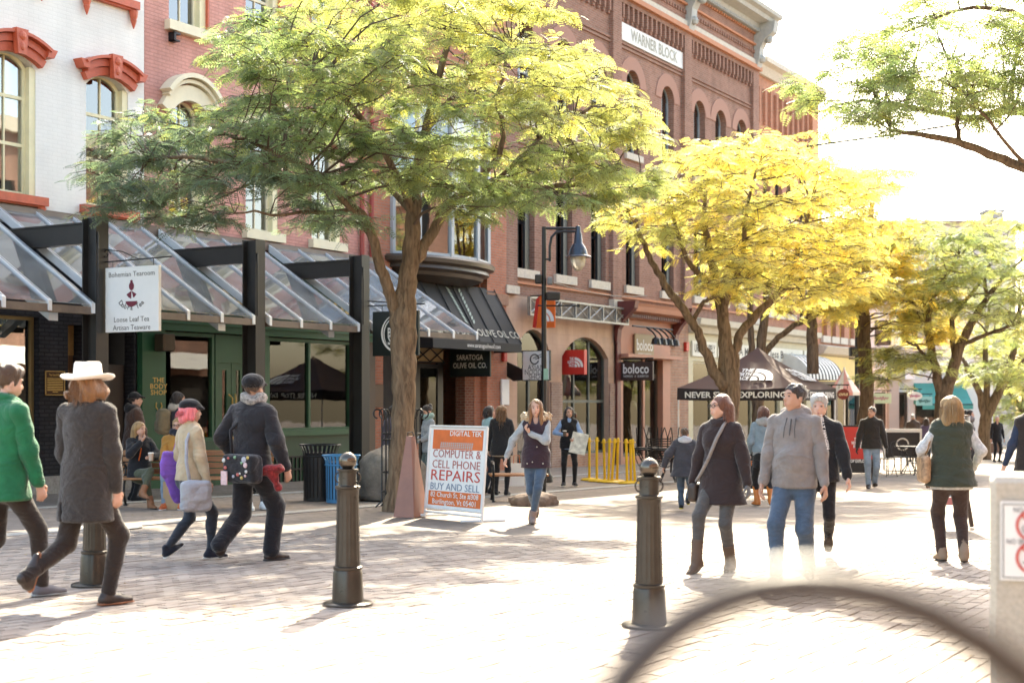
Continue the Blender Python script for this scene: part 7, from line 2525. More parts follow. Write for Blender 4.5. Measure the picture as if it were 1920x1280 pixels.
def hand_mesh(Wp, f, s, n, curl, vox, k=1.0):
    pr = [cone(Wp - f * .02, Wp + f * .035 * k, .023 * k, .030 * k, .62, n), cone(Wp + f * .03 * k, Wp + f * .082 * k, .030 * k, .034 * k, .48, n)]
    for i, L_ in enumerate((.068, .078, .072, .056)):
        b = Wp + f * (.088 - .004 * abs(i - 1.3)) * k + s * (.028 - .019 * i) * k
        c1 = curl * .8
        d1 = nrm(f * math.cos(c1) - n * math.sin(c1) + s * (.10 - .07 * i))
        m = b + d1 * L_ * .5 * k
        c2 = curl * 1.9
        d2 = nrm(f * math.cos(c2) - n * math.sin(c2))
        pr += [cone(b - f * .012, m, .0105 * k, .0095 * k), cone(m, m + d2 * L_ * .5 * k, .0095 * k, .0078 * k)]
    t0 = Wp + f * .025 * k + s * .026 * k
    t1 = t0 + nrm(f * .65 + s * .6 - n * .35) * .042 * k
    pr += [cone(t0, t1, .014 * k, .0115 * k), cone(t1, t1 + nrm(f * .9 + s * .15 - n * .45) * .034 * k, .0115 * k, .009 * k)]
    return sdf_mesh(pr, vox, .0035)
def hair_mesh(style, L_, vox, vol=1.0, seed=0, hatted=False):
    hc_ = [((0, 0, .042), V3(0, 0, 1))] if hatted else []
    n = (lambda X, Y, Z: .0028 * np.sin(62 * X + 5 * np.sin(7 * Z + seed) + 40 * Y) + .006 * np.sin(29 * Y + 24 * X + 9 * Z + seed)) if style != 'short' else (lambda X, Y, Z: .004 * np.sin(70 * X + 40 * Y + 50 * Z + seed) + .003 * np.sin(110 * X - 90 * Y + 20 * Z))
    cap = [ell((0, -.016, .034), (.081 * vol, .101 * vol, .088))]
    fsub = [ell((0, .100, -.010), (.068, .088, .078)), ell((-.090, .008, -.034), (.028, .026, .036)), ell((.090, .008, -.034), (.028, .026, .036))]
    nape = [((0, 0, -.088), nrm(V3(0, .35, -1)))]
    if style == 'short':
        if L_: cap += [ell((0, .035, .098), (.058, .058, .034)), ell((0, -.03, .092), (.076, .086, .050))]
        return sdf_mesh(cap, vox, .012, sub=fsub, clip=nape + hc_, noise=n)
    if style == 'bun':
        v = sdf_mesh(cap, vox, .012, sub=fsub, clip=nape + hc_, noise=n)
        u = sdf_mesh([ell((0, -.10, .075), (.045, .045, .042))], vox, .01, noise=n)
        return merge([v, u])
    if style == 'fluffy':
        pr = cap + [ell((-.075, -.03, -.04), (.060, .075, .085)), ell((.075, -.03, -.04), (.060, .075, .085)), ell((0, -.085, -.05), (.10, .055, .10)), ell((.12, -.02, -.075), (.045, .06, .055)), ell((-.11, -.02, -.07), (.04, .06, .055))]
        return sdf_mesh(pr, vox, .012, sub=[ell((0, .10, -.04), (.06, .085, .10))], clip=hc_, noise=lambda X, Y, Z: n(X, Y, Z) * 1.6 + .008 * np.sin(48 * X + 33 * Z + 20 * Y) * np.sin(41 * Y - 27 * Z))
    # long or bob
    w = .9 if style == 'bob' else 1.0
    pr = cap + [cone((-.066, -.02, .03), (-.080 * vol, -.02, -L_), .034 * vol, .030 * vol, .8), cone((.066, -.02, .03), (.080 * vol, -.02, -L_), .034 * vol, .030 * vol, .8),
                cone((0, -.065, .02), (0, -.085, -L_), .065 * vol, .060 * vol, .75), cone((-.045, -.06, 0), (-.06 * vol, -.07, -L_ * .95), .05, .045), cone((.045, -.06, 0), (.06 * vol, -.07, -L_ * .95), .05, .045)]
    if style == 'long_front':
        pr += [cone((-.07, .03, -.02), (-.085, .065, -L_ * 1.05), .028, .030), cone((.07, .03, -.02), (.085, .065, -L_ * 1.05), .028, .030)]
    face = [ell((0, .085, -.040), (.064, .078, .102))]
    return sdf_mesh(pr, vox, .014, sub=face, clip=hc_, noise=n)
def pmesh(name, vf, m, parent, M=None, t=None):
    v, f = vf
    if M is not None: v = v @ M.T
    if t is not None: v = v + t
    return np_mesh(name, v, f, m, parent)
def strands(st, L_, vol, m, root, HM, Hh, seed, hatted):
    rg = np.random.RandomState(seed)
    mb = MB()
    n = 130 if st == 'short' else 150
    for i in range(n):
        a = rg.uniform(0, 2 * math.pi)
        zf = rg.uniform(.1, 1.0)
        if hatted: zf = rg.uniform(-.3, .02)
        if st in ('short', 'bun') and math.sin(a) > .35 and zf < .75: continue
        r_ = math.sqrt(max(0, 1 - zf * zf))
        p = V3(.082 * vol * r_ * math.cos(a), -.016 + .102 * vol * r_ * math.sin(a), .034 + .088 * zf)
        nn = nrm(V3(p[0] / .0067, (p[1] + .016) / .0104, (p[2] - .034) / .0077))
        if st in ('short', 'bun'):
            q = p + nn * rg.uniform(.006, .016) + V3(rg.normal(0, .008), -.012, -.004)
            mb.tube([p - nn * .004, (p + q) / 2 + nn * .002, q], [.0022, .0018, .0008], 3, cap=False)
        else:
            if math.sin(a) > .55: continue
            w = vol * rg.uniform(1.0, 1.16)
            ex = V3(.088 * w * math.cos(a), -.03 + .105 * w * min(math.sin(a), .3), 0)
            ll = L_ * rg.uniform(.75, 1.12) if L_ else .12
            p1 = V3(ex[0] * 1.03, ex[1], -.02 + rg.normal(0, .01))
            p2 = V3(ex[0] * rg.uniform(.95, 1.12), ex[1] + rg.normal(0, .012), -ll * .55)
            p3 = V3(ex[0] * rg.uniform(.85, 1.15) + rg.normal(0, .012), ex[1] + rg.normal(0, .018), -ll)
            mb.tube([p, p1, p2, p3], [.0022, .0030, .0028, .0010], 3, cap=False)
    if not mb.v: return
    mb.xform(Matrix([list(r) for r in HM]).to_4x4()); mb.xform(Matrix.Translation(Hh))
    tag(mb.build('loose_hair', m, root, smooth='all'), kind='stuff')
DEF_FEET = [(-.10, 0, .08, 0, .15), (.10, 0, .08, 0, .15)]
def person(label, loc, phi, h=1.72, fem=0, lean=.02, side=0.0, drop=.02, twist=0.0, feet=None, hands=None, poles=None, head=(0, 0), skin=SK,
           top=None, legs=None, shoes=None, hair=None, hat=None, skirt=None, vox=.014, gloves=None, curl=.5, sleeves=None, face=True, seated=None, boot=None, glasses=False,
           collar=None, hood=None, vest=None, scarf=None, hand_dir=(None, None), bulk=0.0, legease=.0, fold=.004, kneeout=.12, under=None, belly=0.0, topnoise=None, topsub=None):
    vox *= 1.22
    k = h / 1.75
    root = thing('person', label, 'person', loc, -R(phi))
    feet = feet or DEF_FEET
    hz = (.925 * k - drop) if seated is None else seated
    Hc = V3(0, 0, hz)
    sp = nrm(V3(math.sin(side), math.sin(lean), math.cos(lean)))
    tw = rotm(twist, 0)
    hj = [Hc + V3(-.088 * k, 0, -.01), Hc + V3(.088 * k, 0, -.01)]
    kn, an = [], []
    for i in (0, 1):
        s = -1 if i == 0 else 1
        A = V3(*[c * k if q < 2 else c for q, c in enumerate(feet[i][:3])])
        kk, aa = ik(hj[i], A, .43 * k, .415 * k, V3(s * kneeout, 1, .15))
        kn.append(kk); an.append(aa)
    waist, chest, neckb = Hc + sp * .17 * k, Hc + sp * .37 * k, Hc + sp * .555 * k
    shw = (.166 - .020 * fem) * k
    sh = [Hc + sp * .495 * k + tw @ V3(-shw, 0, 0), Hc + sp * .495 * k + tw @ V3(shw, 0, 0)]
    fwd = tw @ V3(0, 1, 0)
    if hands is None: hands = [(-.27, .06, .80), (.27, .06, .80)]
    el, wrs = [], []
    for i in (0, 1):
        s = -1 if i == 0 else 1
        pole = V3(*(poles[i] if poles and poles[i] else (s * .35, -1, -.1)))
        e, w_ = ik(sh[i], V3(*hands[i]) * k, .29 * k, .255 * k, pole)
        el.append(e); wrs.append(w_)
    Hh = Hc + sp * .70 * k + V3(0, .015, 0)
    HM = rotm(head[0] + twist, head[1]) * k
    hv = max(.0075, vox * .55)
    # ---- body (skin)
    parts = []
    hvv = head_cached(max(.0055, hv), fem)
    parts.append((hvv[0] @ HM.T + Hh, hvv[1]))
    parts.append(sdf_mesh([cone(neckb - sp * .05, Hh + V3(0, -.012, -.06) * k, .060 * k - .008 * fem, .050 * k - .004 * fem), cone(sh[0], sh[1], .045 * k, .045 * k), cone(Hc, chest, .10 * k, .11 * k, .7), cone(chest, neckb, .11 * k, .06 * k, .7)]
                          + [cone(hj[i], kn[i], .06 * k, .045 * k) for i in (0, 1)] + [cone(kn[i], an[i], .042 * k, .030 * k) for i in (0, 1)]
                          + [cone(sh[i], el[i], .040 * k, .034 * k) for i in (0, 1)] + [cone(el[i], wrs[i], .033 * k, .024 * k) for i in (0, 1)], max(.026, vox * 1.6), .012))
    hnds = []
    for i in (0, 1):
        s = -1 if i == 0 else 1
        f = nrm(wrs[i] - el[i])
        if hand_dir[i] is not None: f = nrm(V3(*hand_dir[i]))
        sd = V3(0, 1, .2)
        if abs(f @ nrm(sd)) > .85: sd = V3(-s, 0, .5)
        sd = nrm(sd - f * (sd @ f))
        n_ = np.cross(f, sd) * s
        hnds.append(hand_mesh(wrs[i], f, sd, n_, curl, .0066 if vox < .02 else .010, k * (1 - .06 * fem)))
    if gloves is None: parts += hnds
    bo = pmesh('body', merge(parts), skin, root)
    if gloves is not None:
        for hm in hnds: pmesh('glove', hm, gloves, root)
    if face:
        dk = mat('eye_dark', (.03, .02, .015), .3)
        mb = MB()
        for s in (-1, 1):
            mb.ball((s * .031, .083, .008), .0095, 8, (1.25, .6, .75))
        mb.xform(Matrix([list(r) for r in HM]).to_4x4()); mb.xform(Matrix.Translation(Hh))
        mb.build('eyes', dk, bo, smooth='all')
        mb = MB()
        for s in (-1, 1):
            mb.tube([(s * .016, .091, .030), (s * .032, .088, .035), (s * .050, .076, .030)], [.003, .004, .002], 5)
        mb.xform(Matrix([list(r) for r in HM]).to_4x4()); mb.xform(Matrix.Translation(Hh))
        mb.build('eyebrows', hair[1] if hair else dk, bo)
        mb = MB().tube([(-.022, .084, -.060), (-.008, .0915, -.058), (.008, .0915, -.058), (.022, .084, -.060)], [.002, .005, .005, .002], 6).tube([(-.018, .085, -.064), (0, .091, -.067), (.018, .085, -.064)], [.002, .006, .002], 6)
        mb.xform(Matrix([list(r) for r in HM]).to_4x4()); mb.xform(Matrix.Translation(Hh))
        mb.build('mouth', mat('lips', (.40, .14, .12), .45), bo, smooth='all')
    if glasses:
        mb = MB()
        for s in (-1, 1):
            mb.tube([(s * .033 + .024 * math.cos(a), .104 - abs(.024 * math.cos(a) + s * .0) * .1, .006 + .017 * math.sin(a)) for a in [2 * math.pi * q / 14 for q in range(14)]], .0028, 5, closed=True)
            mb.tube([(s * .057, .098, .012), (s * .074, .0, .010)], .0025, 4)
        mb.tube([(-.010, .106, .010), (.010, .106, .010)], .0028, 4)
        mb.xform(Matrix([list(r) for r in HM]).to_4x4()); mb.xform(Matrix.Translation(Hh))
        mb.build('glasses', M_BLACK, root)
    if hair:
        st, hm_, L_, vol = (list(hair) + [.0, 1.0])[:4] if len(hair) < 4 else hair
        pmesh('hair', hair_mesh(st, L_, max(.0085, hv), vol, seed=len(label), hatted=bool(hat)), hm_, root, HM, Hh)
        if face: strands(st, L_, vol, hm_, root, HM, Hh, len(label), bool(hat))
    # ---- top garment
    e = bulk
    def torso(ex, hemz=None, hemr=.19, hemflat=.78):
        pr = [cone(Hc + sp * .03, waist, (.150 + .012 * fem + belly * .5) * k + ex, (.140 - .012 * fem + belly) * k + ex, .70), cone(waist, chest, (.140 - .012 * fem + belly) * k + ex, (.160 - .014 * fem) * k + ex, .68),
              cone(chest, Hc + sp * .50 * k, (.160 - .014 * fem) * k + ex, .10 * k + ex, .68), cone(Hc + sp * .48 * k, Hc + sp * .528 * k, .085 * k + ex, .058 * k + ex * .6), cone(sh[0] * .93 + sh[1] * .07 + V3(0, 0, -.02), sh[1] * .93 + sh[0] * .07 + V3(0, 0, -.02), .052 * k + ex, .052 * k + ex)]
        if fem: pr += [ell(chest + fwd * .075 * k + V3(-.062 * k, 0, -.0), (.062 * k + ex * .6, .05 * k + ex * .6, .06 * k + ex * .6)), ell(chest + fwd * .075 * k + V3(.062 * k, 0, -.0), (.062 * k + ex * .6, .05 * k + ex * .6, .06 * k + ex * .6))]
        if belly: pr += [ell(waist + fwd * .06 * k, (.13 * k, .10 * k + belly, .15 * k))]
        if hemz is not None:
            pr += [cone(Hc + sp * .06, V3(0, 0, hemz * k), .160 * k + ex, hemr * k + ex, hemflat)]
        return pr
    def arms(ex, full=1.0):
        pr = []
        for i in (0, 1):
            if full > .5:
                pr += [cone(sh[i] + V3(0, 0, -.01), el[i], .056 * k + ex, .047 * k + ex), cone(el[i], wrs[i] - nrm(wrs[i] - el[i]) * .01, .047 * k + ex, .034 * k + ex * .75)]
        return pr
    hemz = None
    def hem_clip(z): return [((0, 0, z * k), V3(0, 0, -1))] if z is not None else None
    if top:
        tm, hz_, hr_ = top[:3]
        pr = torso(.010 + e, hz_, hr_)
        if not vest:
            for i in (0, 1):
                pmesh('sleeve', sdf_mesh(arms(.008 + e * .7)[2 * i:2 * i + 2], vox, .014, noise=wr(fold * 1.5, 3 + i, 1.3)), tm, root)
        if vest and sleeves:          # sleeved shirt under a sleeveless vest
            pmesh('sleeves', sdf_mesh(arms(.004), vox, .014, noise=wr(fold * 1.4, 3, 1.3)), sleeves, root)
        if under:
            pmesh('under_shirt', sdf_mesh(torso(.004, under[1], under[2]), vox * 1.2, .018, clip=hem_clip(under[1]), noise=wr(fold * .6, 5)), under[0], root)
        pmesh('vest' if vest else top[3] if len(top) > 3 else 'jacket', sdf_mesh(pr, vox, .018, clip=(hem_clip(hz_ + .0) if hz_ is not None else None), noise=topnoise or wr(fold * 1.25, len(label) % 7), pad=.01, sub=(topsub or []) + ([] if (collar or scarf or hood) else [ell(neckb + fwd * .085 * k + V3(0, 0, -.005), (.042 * k, .07 * k, .075 * k))])), tm, root)
    if collar:
        cm, cr, ch_ = collar
        ring = []
        for q in range(12):
            a0, a1 = 2 * math.pi * q / 12, 2 * math.pi * (q + 1) / 12
            if q in (2, 3) and ch_ < 0: continue
            c0 = neckb + V3(cr * k * math.cos(a0), cr * k * math.sin(a0) + .01, .015 - .03 * math.sin(a0))
            c1 = neckb + V3(cr * k * math.cos(a1), cr * k * math.sin(a1) + .01, .015 - .03 * math.sin(a1))
            ring.append(cone(c0, c1, abs(ch_) * k, abs(ch_) * k))
        pmesh('collar', sdf_mesh(ring, min(vox, .012), .012, noise=wr(.003, 2, 1.6)), cm, root)
    if hood:
        pr = [ell(neckb + V3(0, -.085, .0) * k, (.125 * k, .075 * k, .075 * k)), cone(neckb + V3(-.09, -.03, .01) * k, neckb + V3(-.06, .07, -.04) * k, .032 * k, .022 * k), cone(neckb + V3(.09, -.03, .01) * k, neckb + V3(.06, .07, -.04) * k, .032 * k, .022 * k), cone(neckb + V3(-.09, -.03, .02) * k, neckb + V3(0, -.1, .05) * k, .03 * k, .03 * k), cone(neckb + V3(.09, -.03, .02) * k, neckb + V3(0, -.1, .05) * k, .03 * k, .03 * k)]
        pmesh('hood', sdf_mesh(pr, min(vox, .014), .018, noise=wr(.005, 4, 1.3)), hood, root)
    # ---- trousers
    if legs:
        le = legease
        pr = [cone(Hc + V3(0, 0, .10 * k), Hc + V3(0, 0, -.03 * k), (.142 + .010 * fem) * k, (.150 + .012 * fem) * k, .74)]
        if seated is None: pr += [ell(Hc + V3(s * .07 * k, -.055 * k, -.04 * k), (.085 * k, .085 * k, .10 * k)) for s in (-1, 1)]
        for i in (0, 1):
            pr += [cone(hj[i] + V3(0, 0, -.03), kn[i], (.088 + .004 * fem) * k + le * .4, .058 * k + le * .8), cone(kn[i], an[i] + (kn[i] - an[i]) * .03, .058 * k + le * .8, .040 * k + le * 1.1)]
            if le < .012: pr += [cone(kn[i] * .75 + an[i] * .25 + V3(0, -.022, 0), kn[i] * .5 + an[i] * .5 + V3(0, -.014, 0), .046 * k, .040 * k)]
        pmesh('trousers', sdf_mesh(pr, vox, .012, noise=wr(fold * .9, 1 + len(label) % 5)), legs, root)
    if skirt:
        pmesh('skirt', sdf_mesh([cone(Hc + V3(0, 0, .08), V3(0, 0, skirt[1] * k), .15 * k, skirt[2] * k, .75)], vox, .015, clip=hem_clip(skirt[1]), noise=wr(.004)), skirt[0], root)
    # ---- shoes
    if shoes:
        for i in (0, 1):
            s = -1 if i == 0 else 1
            pit, yaw = feet[i][3], feet[i][4] * s
            Rf = rotm(-yaw, -pit)
            A = an[i]
            def q(x, y, z): return A + Rf @ (V3(x, y, z) * k)
            pr = [cone(q(0, -.035, -.045), q(0, .07, -.048), .040 * k, .040 * k), cone(q(0, .07, -.048), q(s * .006, .165, -.056), .041 * k, .027 * k, .8, Rf @ V3(0, 0, 1)), cone(q(0, -.005, -.03), q(0, -.005, .015), .042 * k, .040 * k)]
            up = Rf @ V3(0, 0, 1)
            cl = [(q(0, 0, -.078), -up)]
            if boot:
                ax_ = nrm(kn[i] - A)
                pr += [cone(A, A + ax_ * boot * k, .048 * k, .058 * k)]
                cl.append((A + ax_ * boot * k, ax_))
            so_ = pmesh('boot' if boot else 'shoe', sdf_mesh(pr, min(vox, .011), .012, clip=cl), shoes[0], root)
            if len(shoes) > 1:
                pr2 = [cone(q(0, -.045, -.072), q(0, .07, -.072), .041 * k, .043 * k, .3, up), cone(q(0, .07, -.072), q(s * .006, .175, -.072), .043 * k, .030 * k, .3, up)]
                pmesh('sole', sdf_mesh(pr2, .009, .008), shoes[1], so_)
    if scarf:
        pr = []
        for q_ in range(14):
            a0, a1 = 2 * math.pi * q_ / 14, 2 * math.pi * (q_ + 1) / 14
            pr.append(cone(neckb + V3(.075 * math.cos(a0), .07 * math.sin(a0) + .012, .045 + .02 * math.sin(a0 * 2)) * k, neckb + V3(.075 * math.cos(a1), .07 * math.sin(a1) + .012, .045 + .02 * math.sin(a1 * 2)) * k, .040 * k, .040 * k))
        pmesh('scarf', sdf_mesh(pr, .011, .014, noise=wr(.008, 3, 2.0)), scarf, root)
    # ---- hats, in head space
    if hat:
        kind, hm_ = hat
        mb = MB()
        if kind == 'fedora':
            n = 32
            rows = [(.005, .005, .128), (.045, .060, .130), (.072, .092, .150), (.084, .104, .135), (.088, .108, .10), (.091, .112, .045), (.095, .116, .035), (.130, .150, .022), (.165, .185, .026), (.178, .200, .040), (.176, .198, .044), (.13, .15, .03), (.088, .106, .028)]
            for (rx, ry, z) in rows:
                for q_ in range(n):
                    a = 2 * math.pi * q_ / n
                    zz = z
                    if z < .045 and rx > .1: zz += .022 * abs(math.cos(a)) ** 2 * (rx - .09) / .08 - .008 * abs(math.sin(a)) * (rx - .09) / .08
                    if z > .12: zz -= .022 * math.exp(-(math.cos(a) * rx / .03) ** 2)
                    mb.v.append((rx * math.cos(a), ry * math.sin(a) - .012, zz))
            for i in range(len(rows) - 1):
                for q_ in range(n):
                    q2 = (q_ + 1) % n
                    mb.f.append((i * n + q_, (i + 1) * n + q_, (i + 1) * n + q2, i * n + q2))
            mb.f.append(tuple(range(n)))
            mb.xform(Matrix([list(r) for r in HM]).to_4x4()); mb.xform(Matrix.Translation(Hh))
            ho = mb.build('hat', hm_, root, smooth='all')
        else:
            if kind == 'beanie': pr, cl = [ell((0, -.018, .045), (.090, .108, .092)), cone((-.04, -.02, .03), (.04, -.02, .03), .075, .075)], [((0, 0, .0), nrm(V3(0, .55, -1)))]
            elif kind == 'newsboy': pr, cl = [ell((0, -.02, .060), (.098, .118, .080)), cone((-.035, .085, .048), (.035, .085, .048), .018, .018), cone((-.05, .11, .035), (.05, .11, .035), .012, .012, .6, (0, 0, 1))], [((0, 0, .010), nrm(V3(0, .12, -1)))]
            elif kind == 'cap': pr, cl = [ell((0, -.014, .045), (.085, .104, .084)), cone((-.045, .10, .040), (.045, .10, .040), .012, .012), cone((-.04, .14, .036), (.04, .14, .036), .010, .010)], [((0, 0, .025), V3(0, 0, -1))]
            pmesh('hat', sdf_mesh(pr, max(.007, hv), .014, clip=cl, noise=wr(.003, 1, 2.2)), hm_, root, HM, Hh)
    P = dict(root=root, Hc=Hc, sp=sp, waist=waist, chest=chest, neck=neckb, sh=sh, el=el, wr=wrs, hj=hj, kn=kn, an=an, head=Hh, HM=HM, k=k, fwd=fwd)
    return P
def on_body(P, name, prims, m, vox=.012, blend=.012, noise=None, clip=None, sub=None):
    return pmesh(name, sdf_mesh(prims, vox, blend, noise=noise, clip=clip, sub=sub), m, P['root'])
def strap(P, pts, m, r=.016, flat=.3, name='strap'):
    pr = []
    for a, b in zip(pts[:-1], pts[1:]): pr.append(cone(a, b, r, r))
    mb = MB().tube(pts, r, 6)
    return mb.build(name, m, P['root'], smooth='all')
def carried(P, name, label, cat, prims, m, vox=.012, blend=.012, noise=None, clip=None, sub=None, straps=None, sm=None, sr=.012):
    """a bag is a thing of its own, at the wearer's place"""
    r = P['root']
    o = thing(name, label, cat, r.location, r.rotation_euler.z)
    b = pmesh('bag_body', sdf_mesh(prims, vox, blend, noise=noise, clip=clip, sub=sub), m, o)
    for s in (straps or []):
        MB().tube(s, sr, 6).build('strap', sm or m, o, smooth='all')
    return o, b
# ================================================================ the crowd
C = cloth
JEAN = C('denim_blue', (0.060, 0.092, 0.135), var=.35, scale=5)
JEAN2 = C('pale_denim', (0.19, 0.245, 0.30), var=.35, scale=5)
DKJEAN = C('dark_denim', (0.030, 0.036, 0.048), var=.25)
BLK = C('black', (0.012, 0.011, 0.012))
DKBR = C('dark_brown', (0.030, 0.020, 0.015))
LEATH = mat('dark_leather', (0.035, 0.022, 0.016), .45, var=.3, scale=10, bump=.1, spec=.5)
TANSOLE = mat('tan_sole', (0.33, 0.13, 0.06), .7, var=.15)
GRSOLE = mat('grey_sole', (0.30, 0.30, 0.29), .7)
WSOLE = mat('white_sole', (0.62, 0.60, 0.56), .6)
H_BROWN, H_DARK, H_BLOND, H_AUB, H_PINK, H_GREY, H_LTBR = hair_mat('brown', (.075, .038, .018)), hair_mat('dark', (.022, .012, .008)), hair_mat('blond', (.36, .21, .08)), hair_mat('auburn', (.13, .045, .022)), hair_mat('pink', (.75, .16, .17)), hair_mat('grey', (.42, .40, .37)), hair_mat('light_brown', (.20, .10, .04))
H_GING = hair_mat('ginger_brown', (.22, .095, .028))
def walk(fr, st=.34, rear_z=.20, rear_pitch=-1.0, w=.07):
    """walking feet; fr: 'R' or 'L' foot in front"""
    f = (0, st, .085, .0, .1); r = (0, -st * 1.15, rear_z, rear_pitch, .1)
    L_, R_ = (r, f) if fr == 'R' else (f, r)
    return [(-w,) + L_[1:], (w,) + R_[1:]]

# 1 man in green at the left edge
person('man in a green wool jacket walking at the left edge', G(8, 1122), 42, 1.80, lean=.03, drop=.05, feet=walk('R', .26, .14, -.6), hands=[(-.20, .12, .86), (.20, .16, .84)], poles=[None, (.8, -1, -.2)],
       top=(C('green_wool', (0.012, 0.135, 0.055), scale=9), .72, .20), legs=DKBR, legease=.012, shoes=(mat('grey_shoe', (.13, .12, .13), .7), GRSOLE), hair=('short', H_BROWN, 1, 1.05), bulk=.022, collar=(C('green_wool', (0, 0, 0)), .075, .026), fold=.006, head=(-.1, -.15))
# 2 man in the white hat
GREYW = C('charcoal_herringbone', (0.036, 0.029, 0.025), var=.3, scale=40, bump=.4, bscale=220)
P = person('man in a white brimmed hat and long charcoal coat, walking away', G(160, 1136), 38, 1.80, lean=.02, twist=.28, drop=.055, feet=[(-.07, -.44, .24, -1.25, .1), (.07, .14, .085, 0, .15)], hands=[(-.18, .06, .84), (.19, .12, .82)], poles=[(-1, -.7, 0), (1, -.7, 0)], topsub=[rbox((-.035, -.20, .62), (.012, .14, .14), .008, rotm(0, 0, -.22))],
       top=(GREYW, .60, .205, 'coat'), legs=C('brown_black', (0.028, 0.019, 0.015)), legease=.012, shoes=(LEATH, TANSOLE), hair=('fluffy', H_GING, .15, 1.0), hat=('fedora', mat('white_felt', (.80, .74, .66), .85, var=.05, scale=6, bump=.1, bscale=150, sheen=.3)), bulk=.020, collar=(GREYW, .075, .030), fold=.005, vox=.013)
# 3 woman with pink hair
TANJ = C('tan_canvas', (0.48, 0.37, 0.235), scale=8)
P = person('pink haired woman in a black cap and short tan jacket', G(357, 1050), 58, 1.57, fem=1, twist=.15, lean=-.01, drop=.03, feet=[(-.06, -.24, .12, -.5, .1), (.06, .20, .085, 0, .1)], hands=[(-.22, .12, .92), (.25, .10, .82)], poles=[(-.3, -1, -.3), (.3, -1, -.2)],
       top=(TANJ, .86, .185), legs=DKJEAN, shoes=(C('navy_canvas', (.015, .016, .025)), WSOLE), hair=('bob', H_PINK, .07, 1.02), hat=('newsboy', C('black_felt', (.010, .009, .010))), bulk=.008, collar=(TANJ, .065, .022), fold=.005, vox=.012, head=(-.15, -.05))
k = P['k']; hc = P['Hc']
GREYB = C('pale_grey_canvas', (.36, .36, .38), scale=7)
carried(P, 'shoulder_bag', 'pale grey canvas bag hanging at the pink haired woman\'s hip', 'bag', [rbox(hc + V3(.24, -.03, -.17), (.06, .15, .15), .05), rbox(hc + V3(.29, -.03, -.13), (.03, .10, .09), .025)], GREYB, noise=wr(.006, 2, 1.5),
        straps=[[hc + V3(.22, -.08, -.05), hc + V3(.20, -.11, .15), hc + V3(.15, -.09, .35), P['sh'][1] + V3(-.05, -.02, .06), P['sh'][1] + V3(-.06, .06, .02)]], sr=.017)
carried(P, 'tote_bag', 'purple cloth tote bag on the far side of the pink haired woman', 'bag', [rbox(hc + V3(-.20, -.09, .12), (.03, .13, .12), .028), cone(hc + V3(-.20, -.13, .10), hc + V3(-.20, -.07, -.22), .10, .045, .3, (1, 0, 0)), cone(hc + V3(-.20, -.03, .10), hc + V3(-.20, -.05, -.20), .08, .045, .3, (1, 0, 0))], C('purple_cloth', (.21, .09, .42), scale=4), noise=wr(.008, 5, 1.2),
        straps=[[hc + V3(-.22, -.10, .2), P['sh'][0] + V3(-.02, -.06, -.1), P['sh'][0] + V3(.0, 0, .07), hc + V3(-.24, -.02, .2)]])
# 4 man in the black cap with badge covered satchel
P = person('tall man in baggy black clothes and a black cap, walking away', G(470, 1052), 36, 1.84, twist=.2, lean=.04, drop=.055, feet=[(-.08, -.32, .17, -1.05, .1), (.08, .18, .085, 0, .2)], hands=[(-.28, .08, .92), (.30, .14, .86)], poles=[(-.5, -1, 0), (.7, -1, 0)],
       top=(C('faded_black', (0.018, 0.016, 0.018)), .84, .205), legs=C('black_twill', (0.014, 0.013, 0.016)), legease=.034, shoes=(LEATH, mat('dark_sole', (.05, .045, .04), .7)), hair=('short', H_BROWN, 0, 1.0), hat=('newsboy', C('black_felt', (0, 0, 0))), bulk=.030, fold=.007,
       scarf=C('check_scarf', (.26, .23, .20), var=.8, scale=45), skin=SK2, vox=.013)
hc = P['Hc'] + V3(.15, .03, 0)
bo_, bb_2 = carried(P, 'messenger_bag', 'black satchel covered with round badges on the tall man\'s back', 'bag', [rbox(hc + V3(-.02, -.24, -.02), (.20, .075, .135), .05), rbox(hc + V3(-.02, -.30, .03), (.20, .03, .08), .025)], C('black_canvas', (.016, .015, .017)), noise=wr(.004, 2, 1.4),
        straps=[[hc + V3(-.20, -.22, .06), P['chest'] + V3(-.10, -.18, -.05), P['sh'][1] + V3(-.06, -.06, .07), P['sh'][1] + V3(-.06, .08, 0)]], sr=.018)
rng = random.Random(5)
bcols = [mat('badge_%d' % i, c, .35, var=.2, scale=40) for i, c in enumerate(((.6, .6, .56), (.5, .12, .1), (.55, .42, .12), (.4, .4, .45), (.65, .45, .45), (.2, .35, .2)))]
for i, (x, z, r_) in enumerate(((-.17, .07, .022), (-.15, .0, .018), (-.19, -.05, .018), (.10, .08, .030), (.12, .03, .026), (.07, .05, .014), (.13, -.03, .016), (.0, -.06, .018), (.05, -.09, .017), (-.06, -.08, .016), (.10, -.07, .013), (-.02, .10, .016), (.03, -.05, .012), (-.11, .09, .013), (.15, .10, .016))):
    b_ = MB().lathe([(r_, 0), (r_ * .9, .008), (r_ * .3, .012)], n=12)
    b_.xform(Matrix.Translation(hc + V3(-.02 + x, -.334 if z > -.04 else -.316, -.01 + z)) @ Matrix.Rotation(math.pi / 2, 4, 'X'))
    b_.build('badge', bcols[i % 6], bo_, smooth=True)
MB().box(hc[0] - .20, hc[0] - .12, -.335, -.325, hc[2] - .17, hc[2] - .04).build('badge_card', bcols[4], bo_)
on_body(P, 'flannel_shirt', [cone(hc + V3(.08, -.16, -.05), hc + V3(.26, -.06, -.02), .045, .05), cone(hc + V3(.2, -.1, -.05), hc + V3(.24, -.05, -.20), .045, .03)], C('red_plaid', (.22, .02, .02), var=.9, scale=40), noise=wr(.012, 3, 2))
